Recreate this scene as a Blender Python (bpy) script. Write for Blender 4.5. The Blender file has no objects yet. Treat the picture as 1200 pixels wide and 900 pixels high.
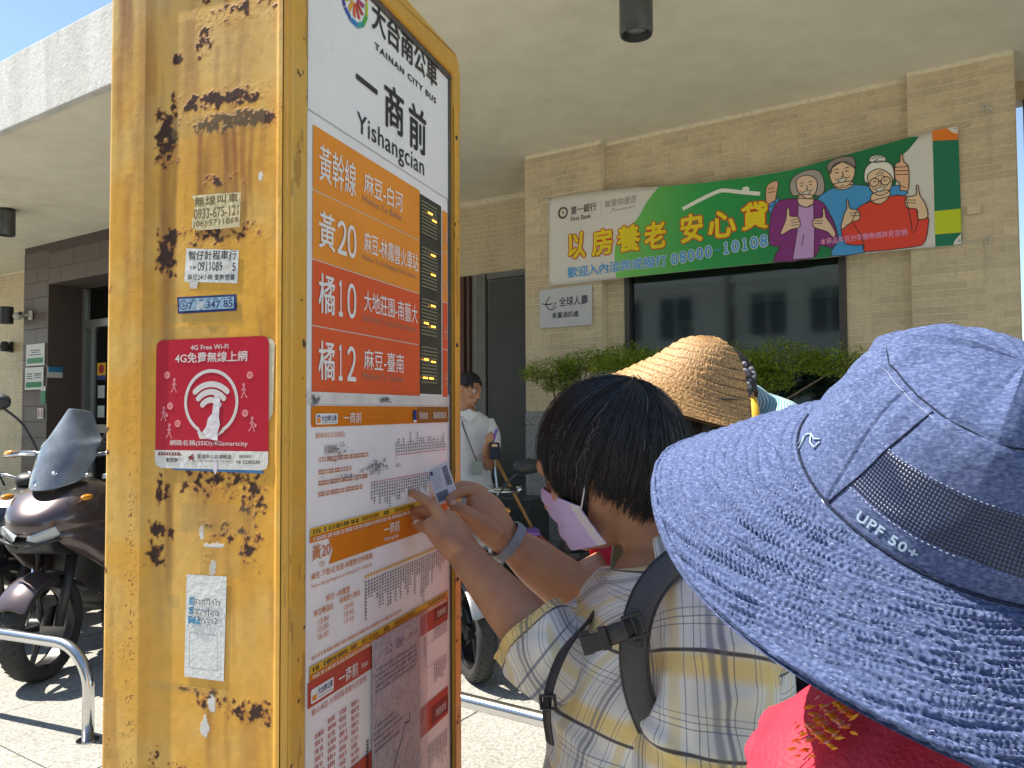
import bpy, bmesh, math, random
from mathutils import Vector, Matrix, noise
from mathutils.geometry import tessellate_polygon
random.seed(7)
D=bpy.data; scn=bpy.context.scene; COL=scn.collection
R=math.radians; PI=math.pi
# ------------------------------------------------------------------ camera
cam_d=D.cameras.new('camera'); cam=D.objects.new('camera',cam_d); COL.objects.link(cam)
cam_d.sensor_width=36; cam_d.lens=27; cam_d.clip_start=.05; cam_d.clip_end=2000
EYE=Vector((0,0,1.5)); PITCH=R(2.04); ROLL=R(.3)
_c,_s=math.cos(ROLL),math.sin(ROLL)
_rx=Matrix.Rotation(PITCH,3,'X')
_r=_rx@Vector((_c,0,-_s)); _u=_rx@Vector((_s,0,_c)); _f=_rx@Vector((0,1,0))
cam.matrix_world=Matrix(((_r.x,_u.x,-_f.x,EYE.x),(_r.y,_u.y,-_f.y,EYE.y),(_r.z,_u.z,-_f.z,EYE.z),(0,0,0,1)))
scn.camera=cam
cam_d.dof.use_dof=False
# ------------------------------------------------------------------ sky and sun
SUN_EL=R(58); SUN_DIR=Vector((-.98*math.cos(SUN_EL),.196*math.cos(SUN_EL),math.sin(SUN_EL))).normalized()
world=D.worlds.new('World'); scn.world=world; world.use_nodes=True
wt=world.node_tree; wt.nodes.clear()
sky=wt.nodes.new('ShaderNodeTexSky'); sky.sky_type='NISHITA'; sky.sun_disc=False
sky.sun_elevation=SUN_EL; sky.sun_rotation=math.atan2(SUN_DIR.x,SUN_DIR.y)
sky.air_density=1.0; sky.dust_density=.1; sky.ozone_density=1.6
bg=wt.nodes.new('ShaderNodeBackground'); bg.inputs[1].default_value=.08
wo=wt.nodes.new('ShaderNodeOutputWorld'); wt.links.new(sky.outputs[0],bg.inputs[0]); wt.links.new(bg.outputs[0],wo.inputs[0])
sl=D.lights.new('sun','SUN'); sl.energy=3.7; sl.angle=R(.5); sl.color=(1,.95,.87)
so=D.objects.new('sun',sl); COL.objects.link(so); so.rotation_euler=SUN_DIR.to_track_quat('Z','Y').to_euler(); so.location=(0,0,12)
scn.view_settings.view_transform='Standard'; scn.view_settings.look='None'; scn.view_settings.gamma=1
scn.view_settings.exposure=1.5; scn.view_settings.use_curve_mapping=False
scn.view_settings.use_white_balance=True; scn.view_settings.white_balance_temperature=6900; scn.view_settings.white_balance_tint=8
scn.cycles.use_denoising=True; scn.cycles.max_bounces=8; scn.cycles.diffuse_bounces=4
scn.cycles.sample_clamp_indirect=8; scn.cycles.caustics_reflective=False; scn.cycles.caustics_refractive=False

# ------------------------------------------------------------------ helpers
def thing(name,label,cat,loc=(0,0,0),rz=0,group=None,kind=None):
    o=D.objects.new(name,None); COL.objects.link(o); o.location=loc; o.rotation_euler=(0,0,rz); o.empty_display_size=.05
    tag(o,label,cat,group,kind); return o
def tag(o,label=None,cat=None,group=None,kind=None):
    if label: o['label']=label
    if cat: o['category']=cat
    if group: o['group']=group
    if kind: o['kind']=kind
    return o
class MB:
    def __init__(s): s.v=[]; s.f=[]; s.uv=None
    def add(s,vs,fs):
        n=len(s.v); s.v+= [tuple(v) for v in vs]; s.f+=[tuple(i+n for i in f) for f in fs]; return s
    def box(s,x0,x1,y0,y1,z0,z1,rot=None,at=None):
        vs=[(x,y,z) for z in(z0,z1) for x,y in((x0,y0),(x1,y0),(x1,y1),(x0,y1))]
        if rot is not None: vs=[rot@Vector(v) for v in vs]
        if at is not None: vs=[Vector(v)+Vector(at) for v in vs]
        return s.add(vs,[(3,2,1,0),(4,5,6,7),(0,1,5,4),(1,2,6,5),(2,3,7,6),(3,0,4,7)])
    def prism(s,pts,axis,a,b):
        # extrude a 2-D outline; axis 'y' -> pts are (x,z), 'x' -> (y,z), 'z' -> (x,y)
        def m(p,t): return {'y':(p[0],t,p[1]),'x':(t,p[0],p[1]),'z':(p[0],p[1],t)}[axis]
        n=len(pts); vs=[m(p,a) for p in pts]+[m(p,b) for p in pts]
        tr=tessellate_polygon([[Vector((p[0],p[1],0)) for p in pts]])
        fs=[tuple(t) for t in tr]+[tuple(i+n for i in t[::-1]) for t in tr]
        fs+=[(i,(i+1)%n,(i+1)%n+n,i+n) for i in range(n)]
        return s.add(vs,fs)
    def tube(s,path,rad,n=10,cap=True,flat=None,up=None):
        path=[Vector(p) for p in path]; m=len(path)
        rr=rad if isinstance(rad,(list,tuple)) else [rad]*m
        ref=Vector(up) if up else Vector((.13,.27,.95)); rings=[]
        for i,p in enumerate(path):
            t=(path[min(i+1,m-1)]-path[max(i-1,0)]).normalized()
            if up: a=(ref-t*ref.dot(t)).normalized()
            else:
                a=(ref-t*ref.dot(t))
                if a.length<1e-3: a=t.orthogonal()
                a.normalize(); ref=a
            b=t.cross(a); r=rr[i]; r1,r2=(r if isinstance(r,(tuple,list)) else (r,r))
            rings.append([p+a*math.cos(2*PI*k/n)*r1+b*math.sin(2*PI*k/n)*r2 for k in range(n)])
        vs=[v for r in rings for v in r]; fs=[]
        for i in range(m-1):
            for k in range(n): k2=(k+1)%n; fs.append((i*n+k,i*n+k2,(i+1)*n+k2,(i+1)*n+k))
        if cap: fs.append(tuple(range(n-1,-1,-1))); fs.append(tuple((m-1)*n+k for k in range(n)))
        return s.add(vs,fs)
    def lathe(s,prof,n=24,c=(0,0,0),cap=True,axis='z'):
        vs=[];c=Vector(c)
        for r,z in prof:
            for k in range(n):
                a=2*PI*k/n; x,y=r*math.cos(a),r*math.sin(a)
                vs.append(c+Vector({'z':(x,y,z),'y':(x,z,y),'x':(z,x,y)}[axis]))
        fs=[(i*n+k,i*n+(k+1)%n,(i+1)*n+(k+1)%n,(i+1)*n+k) for i in range(len(prof)-1) for k in range(n)]
        if cap: fs.append(tuple(range(n-1,-1,-1))); fs.append(tuple((len(prof)-1)*n+k for k in range(n)))
        return s.add(vs,fs)
    def ball(s,c,r,n=12,m=8):
        r=r if isinstance(r,(tuple,list)) else (r,r,r); c=Vector(c)
        vs=[c+Vector((0,0,-r[2]))]
        for i in range(1,m):
            t=-PI/2+PI*i/m
            for k in range(n): a=2*PI*k/n; vs.append(c+Vector((r[0]*math.cos(t)*math.cos(a),r[1]*math.cos(t)*math.sin(a),r[2]*math.sin(t))))
        vs.append(c+Vector((0,0,r[2]))); fs=[]
        for k in range(n): fs.append((0,1+(k+1)%n,1+k)); fs.append((len(vs)-1,1+(m-2)*n+k,1+(m-2)*n+(k+1)%n))
        for i in range(m-2):
            for k in range(n): fs.append((1+i*n+k,1+i*n+(k+1)%n,1+(i+1)*n+(k+1)%n,1+(i+1)*n+k))
        return s.add(vs,fs)
    def build(s,name,mat,parent=None,smooth=False,bevel=0,sub=0,fix=True,loc=None,thick=0):
        me=D.meshes.new(name); me.from_pydata([tuple(v) for v in s.v],[],s.f); me.update()
        if fix:
            bm=bmesh.new(); bm.from_mesh(me); bmesh.ops.recalc_face_normals(bm,faces=bm.faces); bm.to_mesh(me); bm.free()
        me.materials.append(mat)
        o=D.objects.new(name,me); COL.objects.link(o)
        if parent: o.parent=parent
        if loc is not None: o.location=loc
        if smooth:
            for p in me.polygons: p.use_smooth=True
            if smooth=='auto':
                try: me.set_sharp_from_angle(angle=R(38))
                except Exception: pass
        if thick: m=o.modifiers.new('t','SOLIDIFY'); m.thickness=thick; m.offset=0
        if bevel: m=o.modifiers.new('b','BEVEL'); m.width=bevel; m.segments=2; m.limit_method='ANGLE'
        if sub: m=o.modifiers.new('s','SUBSURF'); m.levels=sub; m.render_levels=sub
        return o
def boxo(name,b,mat,parent=None,bevel=0): return MB().box(*b).build(name,mat,parent,bevel=bevel)
def crom(pts,n=6,closed=False):
    P=[Vector(p) for p in pts]; out=[]; m=len(P)
    for i in range(m if closed else m-1):
        if closed: a,b,c,d=P[(i-1)%m],P[i],P[(i+1)%m],P[(i+2)%m]
        else: a,b,c,d=P[max(i-1,0)],P[i],P[i+1],P[min(i+2,m-1)]
        for k in range(n):
            t=k/n; out.append(.5*((2*b)+(c-a)*t+(2*a-5*b+4*c-d)*t*t+(3*b-a-3*c+d)*t**3))
    if not closed: out.append(P[-1])
    return out
# materials --------------------------------------------------------
def newmat(name):
    m=D.materials.new(name); m.use_nodes=True; nt=m.node_tree
    return m,nt,nt.nodes['Principled BSDF']
def node(nt,t,inp=None,**kw):
    n=nt.nodes.new(t)
    for k,v in kw.items(): setattr(n,k,v)
    for k,v in (inp or {}).items():
        if isinstance(v,bpy.types.NodeSocket): nt.links.new(v,n.inputs[k])
        else: n.inputs[k].default_value=v
    return n
def ramp(nt,fac,stops):
    n=nt.nodes.new('ShaderNodeValToRGB'); nt.links.new(fac,n.inputs[0]); e=n.color_ramp.elements
    while len(e)<len(stops): e.new(.5)
    for i,(p,c) in enumerate(stops): e[i].position=p; e[i].color=(c if isinstance(c,tuple) else (c,c,c))+(1,) if len(c if isinstance(c,tuple) else (c,c,c))==3 else c
    return n.outputs[0]
def srgb(h):
    h=h.lstrip('#'); return tuple(((int(h[i:i+2],16)/255+.055)/1.055)**2.4 if int(h[i:i+2],16)>10 else int(h[i:i+2],16)/255/12.92 for i in(0,2,4))
def dirt(c,k): return tuple(max(0,x*k) for x in c)
def mat(name,col,rough=.6,var=.12,scale=8,bump=.0,bscale=120,metal=0,spec=.5,coat=0,stretch=None,emit=0,trans=0,alpha=1,sss=0,col2=None,detail=6):
    m,nt,b=newmat(name); tc=node(nt,'ShaderNodeTexCoord').outputs['Object']
    if stretch: tc=node(nt,'ShaderNodeMapping',{'Vector':tc,'Scale':stretch}).outputs[0]
    nz=node(nt,'ShaderNodeTexNoise',{'Vector':tc,'Scale':scale,'Detail':detail,'Roughness':.6})
    c1=col2 if col2 else dirt(col,1-var); c2=dirt(col,1+var) if not col2 else col
    cr=ramp(nt,nz.outputs['Fac'],[(.3,c1),(.7,c2)])
    nt.links.new(cr,b.inputs['Base Color']); b.inputs['Roughness'].default_value=rough
    if rough<.95:
        rr=ramp(nt,nz.outputs['Fac'],[(.2,max(0,rough-.08)),(.8,min(1,rough+.08))]); nt.links.new(rr,b.inputs['Roughness'])
    b.inputs['Metallic'].default_value=metal; b.inputs['Specular IOR Level'].default_value=spec; b.inputs['Coat Weight'].default_value=coat
    if sss: b.inputs['Subsurface Weight'].default_value=sss; b.inputs['Subsurface Radius'].default_value=(.012,.005,.003); b.inputs['Subsurface Scale'].default_value=1
    if emit: nt.links.new(cr,b.inputs['Emission Color']); b.inputs['Emission Strength'].default_value=emit
    if trans: b.inputs['Transmission Weight'].default_value=trans
    b.inputs['Alpha'].default_value=alpha
    if bump:
        n2=node(nt,'ShaderNodeTexNoise',{'Vector':tc,'Scale':bscale,'Detail':4})
        bp=node(nt,'ShaderNodeBump',{'Height':n2.outputs['Fac'],'Strength':bump,'Distance':.01}); nt.links.new(bp.outputs[0],b.inputs['Normal'])
    return m
def attrmat(name,rough=.5,bump=.15,bscale=90,spec=.5):
    m,nt,b=newmat(name); a=node(nt,'ShaderNodeAttribute',attribute_name='tint')
    tc=node(nt,'ShaderNodeTexCoord').outputs['Object']
    n2=node(nt,'ShaderNodeTexNoise',{'Vector':tc,'Scale':bscale,'Detail':5})
    mx=node(nt,'ShaderNodeMix',{0:.5,6:a.outputs['Color']},data_type='RGBA',blend_type='MULTIPLY')
    nt.links.new(ramp(nt,n2.outputs['Fac'],[(.25,(.8,.8,.8)),(.75,(1.1,1.1,1.1))]),mx.inputs[7])
    nt.links.new(mx.outputs[2],b.inputs['Base Color'])
    nt.links.new(ramp(nt,a.outputs['Alpha'],[(0,rough),(1,.9)]),b.inputs['Roughness']); b.inputs['Specular IOR Level'].default_value=spec
    h=node(nt,'ShaderNodeMath',{0:n2.outputs['Fac'],1:a.outputs['Alpha']},operation='ADD')
    bp=node(nt,'ShaderNodeBump',{'Height':h.outputs[0],'Strength':bump,'Distance':.002}); nt.links.new(bp.outputs[0],b.inputs['Normal'])
    return m
# flat print ------------------------------------------------------
_fc={}
def text(s,box,m,parent,y=-.0012,bold=0,name='lettering',fn=None,sp=1.0,rot=0,shear=0,rim=0):
    """print s so that its ink fills box=(x0,z0,x1,z1) on the local x-z plane"""
    key=(s,bold,sp)
    if key not in _fc:
        cu=D.curves.new('t','FONT'); cu.body=s; cu.size=1; cu.offset=bold; cu.space_character=sp; cu.resolution_u=3
        o=D.objects.new('t',cu); COL.objects.link(o); bpy.context.view_layer.update()
        me=D.meshes.new_from_object(o.evaluated_get(bpy.context.evaluated_depsgraph_get()))
        vs=[tuple(v.co) for v in me.vertices]; fs=[tuple(p.vertices) for p in me.polygons]
        D.objects.remove(o); D.curves.remove(cu); D.meshes.remove(me); _fc[key]=(vs,fs)
    vs,fs=_fc[key]
    if not vs: return None
    x0=min(v[0] for v in vs); x1=max(v[0] for v in vs); z0=min(v[1] for v in vs); z1=max(v[1] for v in vs)
    w=max(x1-x0,1e-6); h=max(z1-z0,1e-6); bx0,bz0,bx1,bz1=box; cx=(bx0+bx1)/2; cz=(bz0+bz1)/2
    out=[]
    for v in vs:
        x=bx0+(v[0]-x0)/w*(bx1-bx0); z=bz0+(v[1]-z0)/h*(bz1-bz0)
        x+=shear*(z-bz0)
        if rot: dx,dz=x-cx,z-cz; x=cx+dx*math.cos(rot)-dz*math.sin(rot); z=cz+dx*math.sin(rot)+dz*math.cos(rot)
        p=(x,y,z); out.append(fn(p) if fn else p)
    if rim:
        base=out; bf=fs; out=[]; fs=[]
        for k in range(9):
            a=2*PI*k/8; dx,dz=(rim*math.cos(a),rim*math.sin(a)) if k<8 else (0,0); n=len(out)
            out+=[(v[0]+dx,v[1]-k*.00004,v[2]+dz) for v in base]; fs+=[tuple(i+n for i in f) for f in bf]
    me=D.meshes.new(name); me.from_pydata(out,[],fs); me.materials.append(m)
    o=D.objects.new(name,me); COL.objects.link(o); o.parent=parent; return o
def flat(polys,m,parent,y,name='print',fn=None):
    mb=MB()
    for pts in polys:
        pts=[(p[0],p[1]) for p in pts]; tr=tessellate_polygon([[Vector((p[0],p[1],0)) for p in pts]])
        vs=[(p[0],y,p[1]) for p in pts]
        if fn: vs=[fn(v) for v in vs]
        mb.add(vs,[tuple(t) for t in tr])
    return mb.build(name,m,parent,fix=False)
def rect(x0,z0,x1,z1): return [(x0,z0),(x1,z0),(x1,z1),(x0,z1)]
def rrect(x0,z0,x1,z1,r,n=5):
    out=[]
    for cx,cz,a in((x1-r,z1-r,0),(x0+r,z1-r,90),(x0+r,z0+r,180),(x1-r,z0+r,270)):
        for k in range(n+1): t=R(a+90*k/n); out.append((cx+r*math.cos(t),cz+r*math.sin(t)))
    return out
def disc(cx,cz,r,n=28,a0=0,a1=360): return [(cx+r*math.cos(R(a0+(a1-a0)*k/n)),cz+r*math.sin(R(a0+(a1-a0)*k/n))) for k in range(n if a1-a0>=360 else n+1)]
def arcband(cx,cz,r,w,a0,a1,n=24):
    o=[(cx+(r+w/2)*math.cos(R(a0+(a1-a0)*k/n)),cz+(r+w/2)*math.sin(R(a0+(a1-a0)*k/n))) for k in range(n+1)]
    i=[(cx+(r-w/2)*math.cos(R(a0+(a1-a0)*k/n)),cz+(r-w/2)*math.sin(R(a0+(a1-a0)*k/n))) for k in range(n+1)]
    return [[o[k],o[k+1],i[k+1],i[k]] for k in range(n)]
def stroke(pts,w,closed=False):
    P=[Vector((p[0],p[1])) for p in pts]; q=[]
    n=len(P)
    for i in range(n if closed else n-1):
        a,b=P[i],P[(i+1)%n]; d=b-a
        if d.length<1e-9: continue
        d.normalize(); nn=Vector((-d.y,d.x))*w/2; e=d*w*.3
        q.append([tuple(a-e+nn),tuple(a-e-nn),tuple(b+e-nn),tuple(b+e+nn)])
    return q
def fbm(x,y,z,o=4): return noise.fractal(Vector((x,y,z)),.9,2.1,o)
# common materials
M={}
M['white']=mat('white_print',(.84,.84,.81),.45,.03); M['black']=mat('black_print',(.025,.025,.03),.45,.1)
M['dark']=mat('dark_plastic',(.03,.03,.033),.45,.2,30); M['steel']=mat('stainless_steel',(.62,.62,.62),.18,.05,6,metal=1,bump=.02,bscale=300)
M['chrome']=mat('chrome',(.75,.75,.77),.08,.03,metal=1); M['rubber']=mat('tyre_rubber',(.03,.03,.031),.8,.25,40,bump=.3)
# ================================================================== SETTING
FO=Vector((.1216,6.5,0)); FTH=R(-33.12); FX=Vector((math.cos(FTH),math.sin(FTH),0)); FN=Vector((math.sin(FTH),-math.cos(FTH),0))
def fw(x,off,z=0): return FO+FX*x+FN*off+Vector((0,0,z))
def fthing(name,label,cat,x,off=0,z=0,group=None): return thing(name,label,cat,fw(x,off,z),FTH,group)
def stone_mat(name,c1,c2,c3,scale=60,rough=.7,bump=.15):
    m,nt,b=newmat(name); tc=node(nt,'ShaderNodeTexCoord').outputs['Object']
    v=node(nt,'ShaderNodeTexVoronoi',{'Vector':tc,'Scale':scale})
    n=node(nt,'ShaderNodeTexNoise',{'Vector':tc,'Scale':1.3,'Detail':6}); n3=node(nt,'ShaderNodeTexNoise',{'Vector':tc,'Scale':scale*1.7,'Detail':3})
    cr=ramp(nt,v.outputs['Color'],[(.1,c1),(.5,c2),(.9,c3)])
    mx=node(nt,'ShaderNodeMix',{0:.6,6:cr},data_type='RGBA',blend_type='MULTIPLY'); nt.links.new(ramp(nt,n.outputs['Fac'],[(.3,(.72,.72,.7)),(.7,(1.08,1.08,1.06))]),mx.inputs[7])
    mx2=node(nt,'ShaderNodeMix',{0:.5,6:mx.outputs[2]},data_type='RGBA',blend_type='MULTIPLY'); nt.links.new(ramp(nt,n3.outputs['Fac'],[(.35,(.6,.6,.6)),(.6,(1.1,1.1,1.1))]),mx2.inputs[7])
    nt.links.new(mx2.outputs[2],b.inputs['Base Color']); b.inputs['Roughness'].default_value=rough
    bp=node(nt,'ShaderNodeBump',{'Height':n3.outputs['Fac'],'Strength':bump,'Distance':.004}); nt.links.new(bp.outputs[0],b.inputs['Normal'])
    return m
M['paving']=stone_mat('paving_granite',(.24,.235,.22),(.345,.34,.32),(.47,.46,.43),110,.75,.3)
M['granite']=stone_mat('grey_granite',(.2,.2,.19),(.31,.31,.3),(.42,.41,.4),90,.5,.1)
M['dgranite']=stone_mat('dark_granite',(.03,.035,.033),(.055,.06,.058),(.09,.09,.09),120,.3,.03)
M['asphalt']=mat('asphalt',(.20,.195,.185),.9,.3,3,bump=.4,bscale=180)
M['grout']=mat('grout',(.5,.47,.4),.9,.1,20)
M['jointdark']=mat('joint_sand',(.12,.115,.1),.95,.2,20)
# ground sheet and pavement
gs=MB().box(-300,300,-300,300,-.6,-.13).build('ground',M['asphalt']); tag(gs,kind='structure')
pv=thing('pavement','pale granite pavement in front of the bank','pavement',fw(0,0,0),FTH,kind='structure')
boxo('pavement_bed',(-16,12,-7.6,1.2,-.125,-.008),M['jointdark'],pv)
boxo('bounce_paving',(-16,12,-12.9,-7.61,-.125,-.001),M['paving'],pv)  # unseen strip behind the camera, added to bounce sunlight under the canopy
boxo('kerb',(-16,12,-13.2,-12.903,-.125,.012),M['granite'],pv,bevel=.012)
sm=None
for ix in range(-12,8):
    for iy in range(0,8):
        x=ix*1.0+.17; y=-.02-iy*.95-.95
        if sm is None:
            so_=boxo('paving_slab',(0,.994,0,.944,-.05,0),M['paving'],pv,bevel=.003); sm=so_.data
        else:
            so_=D.objects.new('paving_slab',sm); COL.objects.link(so_); so_.parent=pv
        so_.location=(x,y,random.uniform(-.0015,.0015))
# canopy slab over the arcade
def mk_ceiling():
    m,nt,b=newmat('ceiling_paint'); tc=node(nt,'ShaderNodeTexCoord').outputs['Object']
    a=node(nt,'ShaderNodeTexNoise',{'Vector':tc,'Scale':.55,'Detail':7,'Roughness':.62}); c=node(nt,'ShaderNodeTexNoise',{'Vector':tc,'Scale':5,'Detail':8})
    cr=ramp(nt,a.outputs['Fac'],[(.30,(.66,.61,.48)),(.46,(.82,.78,.63)),(.68,(.88,.85,.71))])
    mx=node(nt,'ShaderNodeMix',{0:.5,6:cr},data_type='RGBA',blend_type='MULTIPLY'); nt.links.new(ramp(nt,c.outputs['Fac'],[(.3,(.85,.84,.82)),(.7,(1.05,1.05,1.04))]),mx.inputs[7])
    nt.links.new(mx.outputs[2],b.inputs['Base Color']); b.inputs['Roughness'].default_value=.85
    bp=node(nt,'ShaderNodeBump',{'Height':c.outputs['Fac'],'Strength':.12,'Distance':.01}); nt.links.new(bp.outputs[0],b.inputs['Normal']); return m
M['ceiling']=mk_ceiling()
def mk_fascia():
    m,nt,b=newmat('pebble_render'); tc=node(nt,'ShaderNodeTexCoord').outputs['Object']
    v=node(nt,'ShaderNodeTexVoronoi',{'Vector':tc,'Scale':38}); n=node(nt,'ShaderNodeTexNoise',{'Vector':tc,'Scale':14,'Detail':8,'Roughness':.75})
    g=node(nt,'ShaderNodeTexNoise',{'Vector':node(nt,'ShaderNodeMapping',{'Vector':tc,'Scale':(3,3,.5)}).outputs[0],'Scale':1.5,'Detail':4})
    cr=ramp(nt,n.outputs['Fac'],[(.3,(.50,.50,.48)),(.48,(.64,.64,.61)),(.7,(.72,.72,.69))])
    mx=node(nt,'ShaderNodeMix',{0:.6,6:cr},data_type='RGBA',blend_type='MULTIPLY'); nt.links.new(ramp(nt,g.outputs['Fac'],[(.35,(.72,.71,.7)),(.6,(1,1,1))]),mx.inputs[7])
    nt.links.new(mx.outputs[2],b.inputs['Base Color']); b.inputs['Roughness'].default_value=.9
    bp=node(nt,'ShaderNodeBump',{'Height':v.outputs['Distance'],'Strength':.16,'Distance':.01}); nt.links.new(bp.outputs[0],b.inputs['Normal']); return m
M['fascia']=mk_fascia()
cn=fthing('canopy','wide off white concrete canopy with pebbled grey edge over the arcade','canopy',0,0,3.68)
boxo('ceiling_slab',(-16,10,-2.74,1.1,0,.2),M['ceiling'],cn)
boxo('fascia',(-16,10,-2.80,-2.742,-.03,.515),M['fascia'],cn,bevel=.006)
boxo('roof_slab',(-16,10,-2.742,1.1,.203,.5),M['fascia'],cn)
# brick tiles --------------------------------------------------------
def mk_tile(name,c,v=.13):
    m,nt,b=newmat(name); tc=node(nt,'ShaderNodeTexCoord').outputs['Object']; oi=node(nt,'ShaderNodeObjectInfo')
    n=node(nt,'ShaderNodeTexNoise',{'Vector':tc,'Scale':25,'Detail':6})
    cr=ramp(nt,n.outputs['Fac'],[(.3,dirt(c,.9)),(.7,dirt(c,1.08))])
    mx=node(nt,'ShaderNodeMix',{0:1.0,6:cr},data_type='RGBA',blend_type='MULTIPLY'); nt.links.new(ramp(nt,oi.outputs['Random'],[(0,(1-v,1-v,1-v)),(.5,(1,1,.99)),(1,(1+v*.6,1+v*.6,1+v*.5))]),mx.inputs[7])
    gp=node(nt,'ShaderNodeNewGeometry').outputs['Position']; gn=node(nt,'ShaderNodeTexNoise',{'Vector':node(nt,'ShaderNodeMapping',{'Vector':gp,'Scale':(1.6,1.6,.7)}).outputs[0],'Scale':1.5,'Detail':6,'Roughness':.65}); gm=node(nt,'ShaderNodeMix',{0:.8,6:mx.outputs[2]},data_type='RGBA',blend_type='MULTIPLY'); nt.links.new(ramp(nt,gn.outputs['Fac'],[(.3,(.72,.69,.64)),(.55,(1,1,1)),(.75,(1.07,1.06,1.04))]),gm.inputs[7])
    nt.links.new(gm.outputs[2],b.inputs['Base Color']); b.inputs['Roughness'].default_value=.42; b.inputs['Specular IOR Level'].default_value=.35
    bp=node(nt,'ShaderNodeBump',{'Height':n.outputs['Fac'],'Strength':.12,'Distance':.003}); nt.links.new(bp.outputs[0],b.inputs['Normal']); return m
M['tile']=mk_tile('buff_brick_tile',(.64,.53,.35),.11); M['tile_dark']=mk_tile('brown_wall_tile',(.13,.10,.095),.06)
TM={}
def tile_mesh(w,mt,h=.045):
    k=(round(w,3),mt.name,h)
    if k not in TM:
        mb=MB(); t=.0035; e=.0015
        mb.add([(0,0,0),(w,0,0),(w,0,h),(0,0,h),(e,-t,e),(w-e,-t,e),(w-e,-t,h-e),(e,-t,h-e)],[(4,5,6,7),(0,1,5,4),(1,2,6,5),(2,3,7,6),(3,0,4,7)])
        o=mb.build('brick',mt,None,fix=False); TM[k]=o.data; D.objects.remove(o)
    return TM[k]
def tile_wall(parent,x0,x1,z0,z1,y=0,joined=False,mt=None,L=.2,H=.05,holes=(),side=False,seed=1):
    """rows of brick tiles proud of a wall face at local y; holes are (x0,x1,z0,z1)"""
    rnd=random.Random(seed); mt=mt or M['tile']; mb=MB(); n=0; k=0; z=z0
    while z+H<=z1+.001:
        segs=[(x0,x1)]
        for hx0,hx1,hz0,hz1 in holes:
            if z+H>hz0+.004 and z<hz1-.004:
                ns=[]
                for a,b in segs:
                    if hx1<=a or hx0>=b: ns.append((a,b))
                    else:
                        if hx0-a>.02: ns.append((a,hx0))
                        if b-hx1>.02: ns.append((hx1,b))
                segs=ns
        offs=(0 if k%2 else L/2)+rnd.choice((0,0,.05,-.04))
        for a,b in segs:
            cuts=[a]; c=x0+offs
            while c<b:
                if c>a+.03 and c<b-.03: cuts.append(c)
                c+=L
            cuts.append(b)
            for u,v in zip(cuts,cuts[1:]):
                w=round(v-u-.0025,4)
                dy=rnd.uniform(-.0012,.0012)
                if joined:
                    t=.0035;e=.002;h=H-.006;yy=y+dy
                    mb.add([(u,y,z),(u+w,y,z),(u+w,y,z+h),(u,y,z+h),(u+e,yy-t,z+e),(u+w-e,yy-t,z+e),(u+w-e,yy-t,z+h-e),(u+e,yy-t,z+h-e)],[(4,5,6,7),(0,1,5,4),(1,2,6,5),(2,3,7,6),(3,0,4,7)])
                else:
                    me=tile_mesh(w,mt,H-.005); o=D.objects.new('brick',me); COL.objects.link(o); o.parent=parent; o.location=(u+.00125,y+dy*.5,z+.0025); n+=1
        z+=H; k+=1
    if joined:
        o=mb.build('brick_facing',mt,parent,fix=False); o['kind']='stuff'
    return n
Mw=mat('mortar',(.80,.72,.54),.9,.15,30,bump=.3)
# left column beside the dark entrance
lc=fthing('brick_column','buff brick column with grey granite base beside the dark doorway','column',0)
boxo('column_core',(0,.718,.0,.8,0,3.679),Mw,lc)
tile_wall(lc,.0,.72,1.50,3.68,0,seed=2)
boxo('granite_base',(-.004,.722,-.012,.8,.0,1.38),M['granite'],lc,bevel=.004); boxo('granite_course',(-.004,.722,-.012,.8,1.385,1.498),M['granite'],lc,bevel=.004)
boxo('side_lining',(-.006,-.001,.0,.8,1.5,3.67),M['tile'],lc)
# wall with window
bw=fthing('bank_wall','recessed buff brick wall around the wide bank window','wall',.72)
WX0,WX1,WZ0,WZ1=.165,1.80,.95,2.62
wb=MB(); Y=.075
for b in ((0,WX0,0,3.679),(WX1,2.2,0,3.679),(WX0,WX1,WZ1,3.679),(WX0,WX1,0,WZ0)): wb.box(b[0],b[1],Y,Y+.22,b[2],b[3])
wb.build('wall_core',Mw,bw)
tile_wall(bw,.002,2.198,1.55,3.68,Y,holes=((WX0,WX1,WZ0,WZ1),),seed=3)
tile_wall(bw,.002,2.198,.9,1.55,Y,holes=((WX0,WX1,WZ0,WZ1),),seed=3,joined=True)
boxo('plinth',(.0,2.2,Y-.03,Y-.002,0,.9),M['granite'],bw)
# window: frame, pane, pale band drawn for the canopy reflection
fr=MB(); f=.045
fr.box(WX0,WX0+f,Y-.02,Y+.1,WZ0,WZ1).box(WX1-f,WX1,Y-.02,Y+.1,WZ0,WZ1).box(WX0+f,WX1-f,Y-.02,Y+.1,WZ1-f,WZ1).box(WX0+f,WX1-f,Y-.02,Y+.1,WZ0,WZ0+f)
M['alu']=mat('bronze_aluminium',(.09,.08,.07),.4,.1,metal=.6)
wf=fr.build('window_frame',M['alu'],bw,bevel=.003)
def mk_glass(name,tint=(.55,.6,.58),base=.12,ior=1.6):
    m=D.materials.new(name); m.use_nodes=True; nt=m.node_tree; nt.nodes.clear()
    tr=node(nt,'ShaderNodeBsdfTransparent',{0:tint+(1,)}); gl=node(nt,'ShaderNodeBsdfGlossy',{0:(.9,.95,.95,1),1:.05})
    fr_=node(nt,'ShaderNodeFresnel',{0:ior}); ad=node(nt,'ShaderNodeMath',{0:fr_.outputs[0],1:base},operation='ADD')
    mx=node(nt,'ShaderNodeMixShader',{0:ad.outputs[0],1:tr.outputs[0],2:gl.outputs[0]}); out=node(nt,'ShaderNodeOutputMaterial',{0:mx.outputs[0]}); return m
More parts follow.
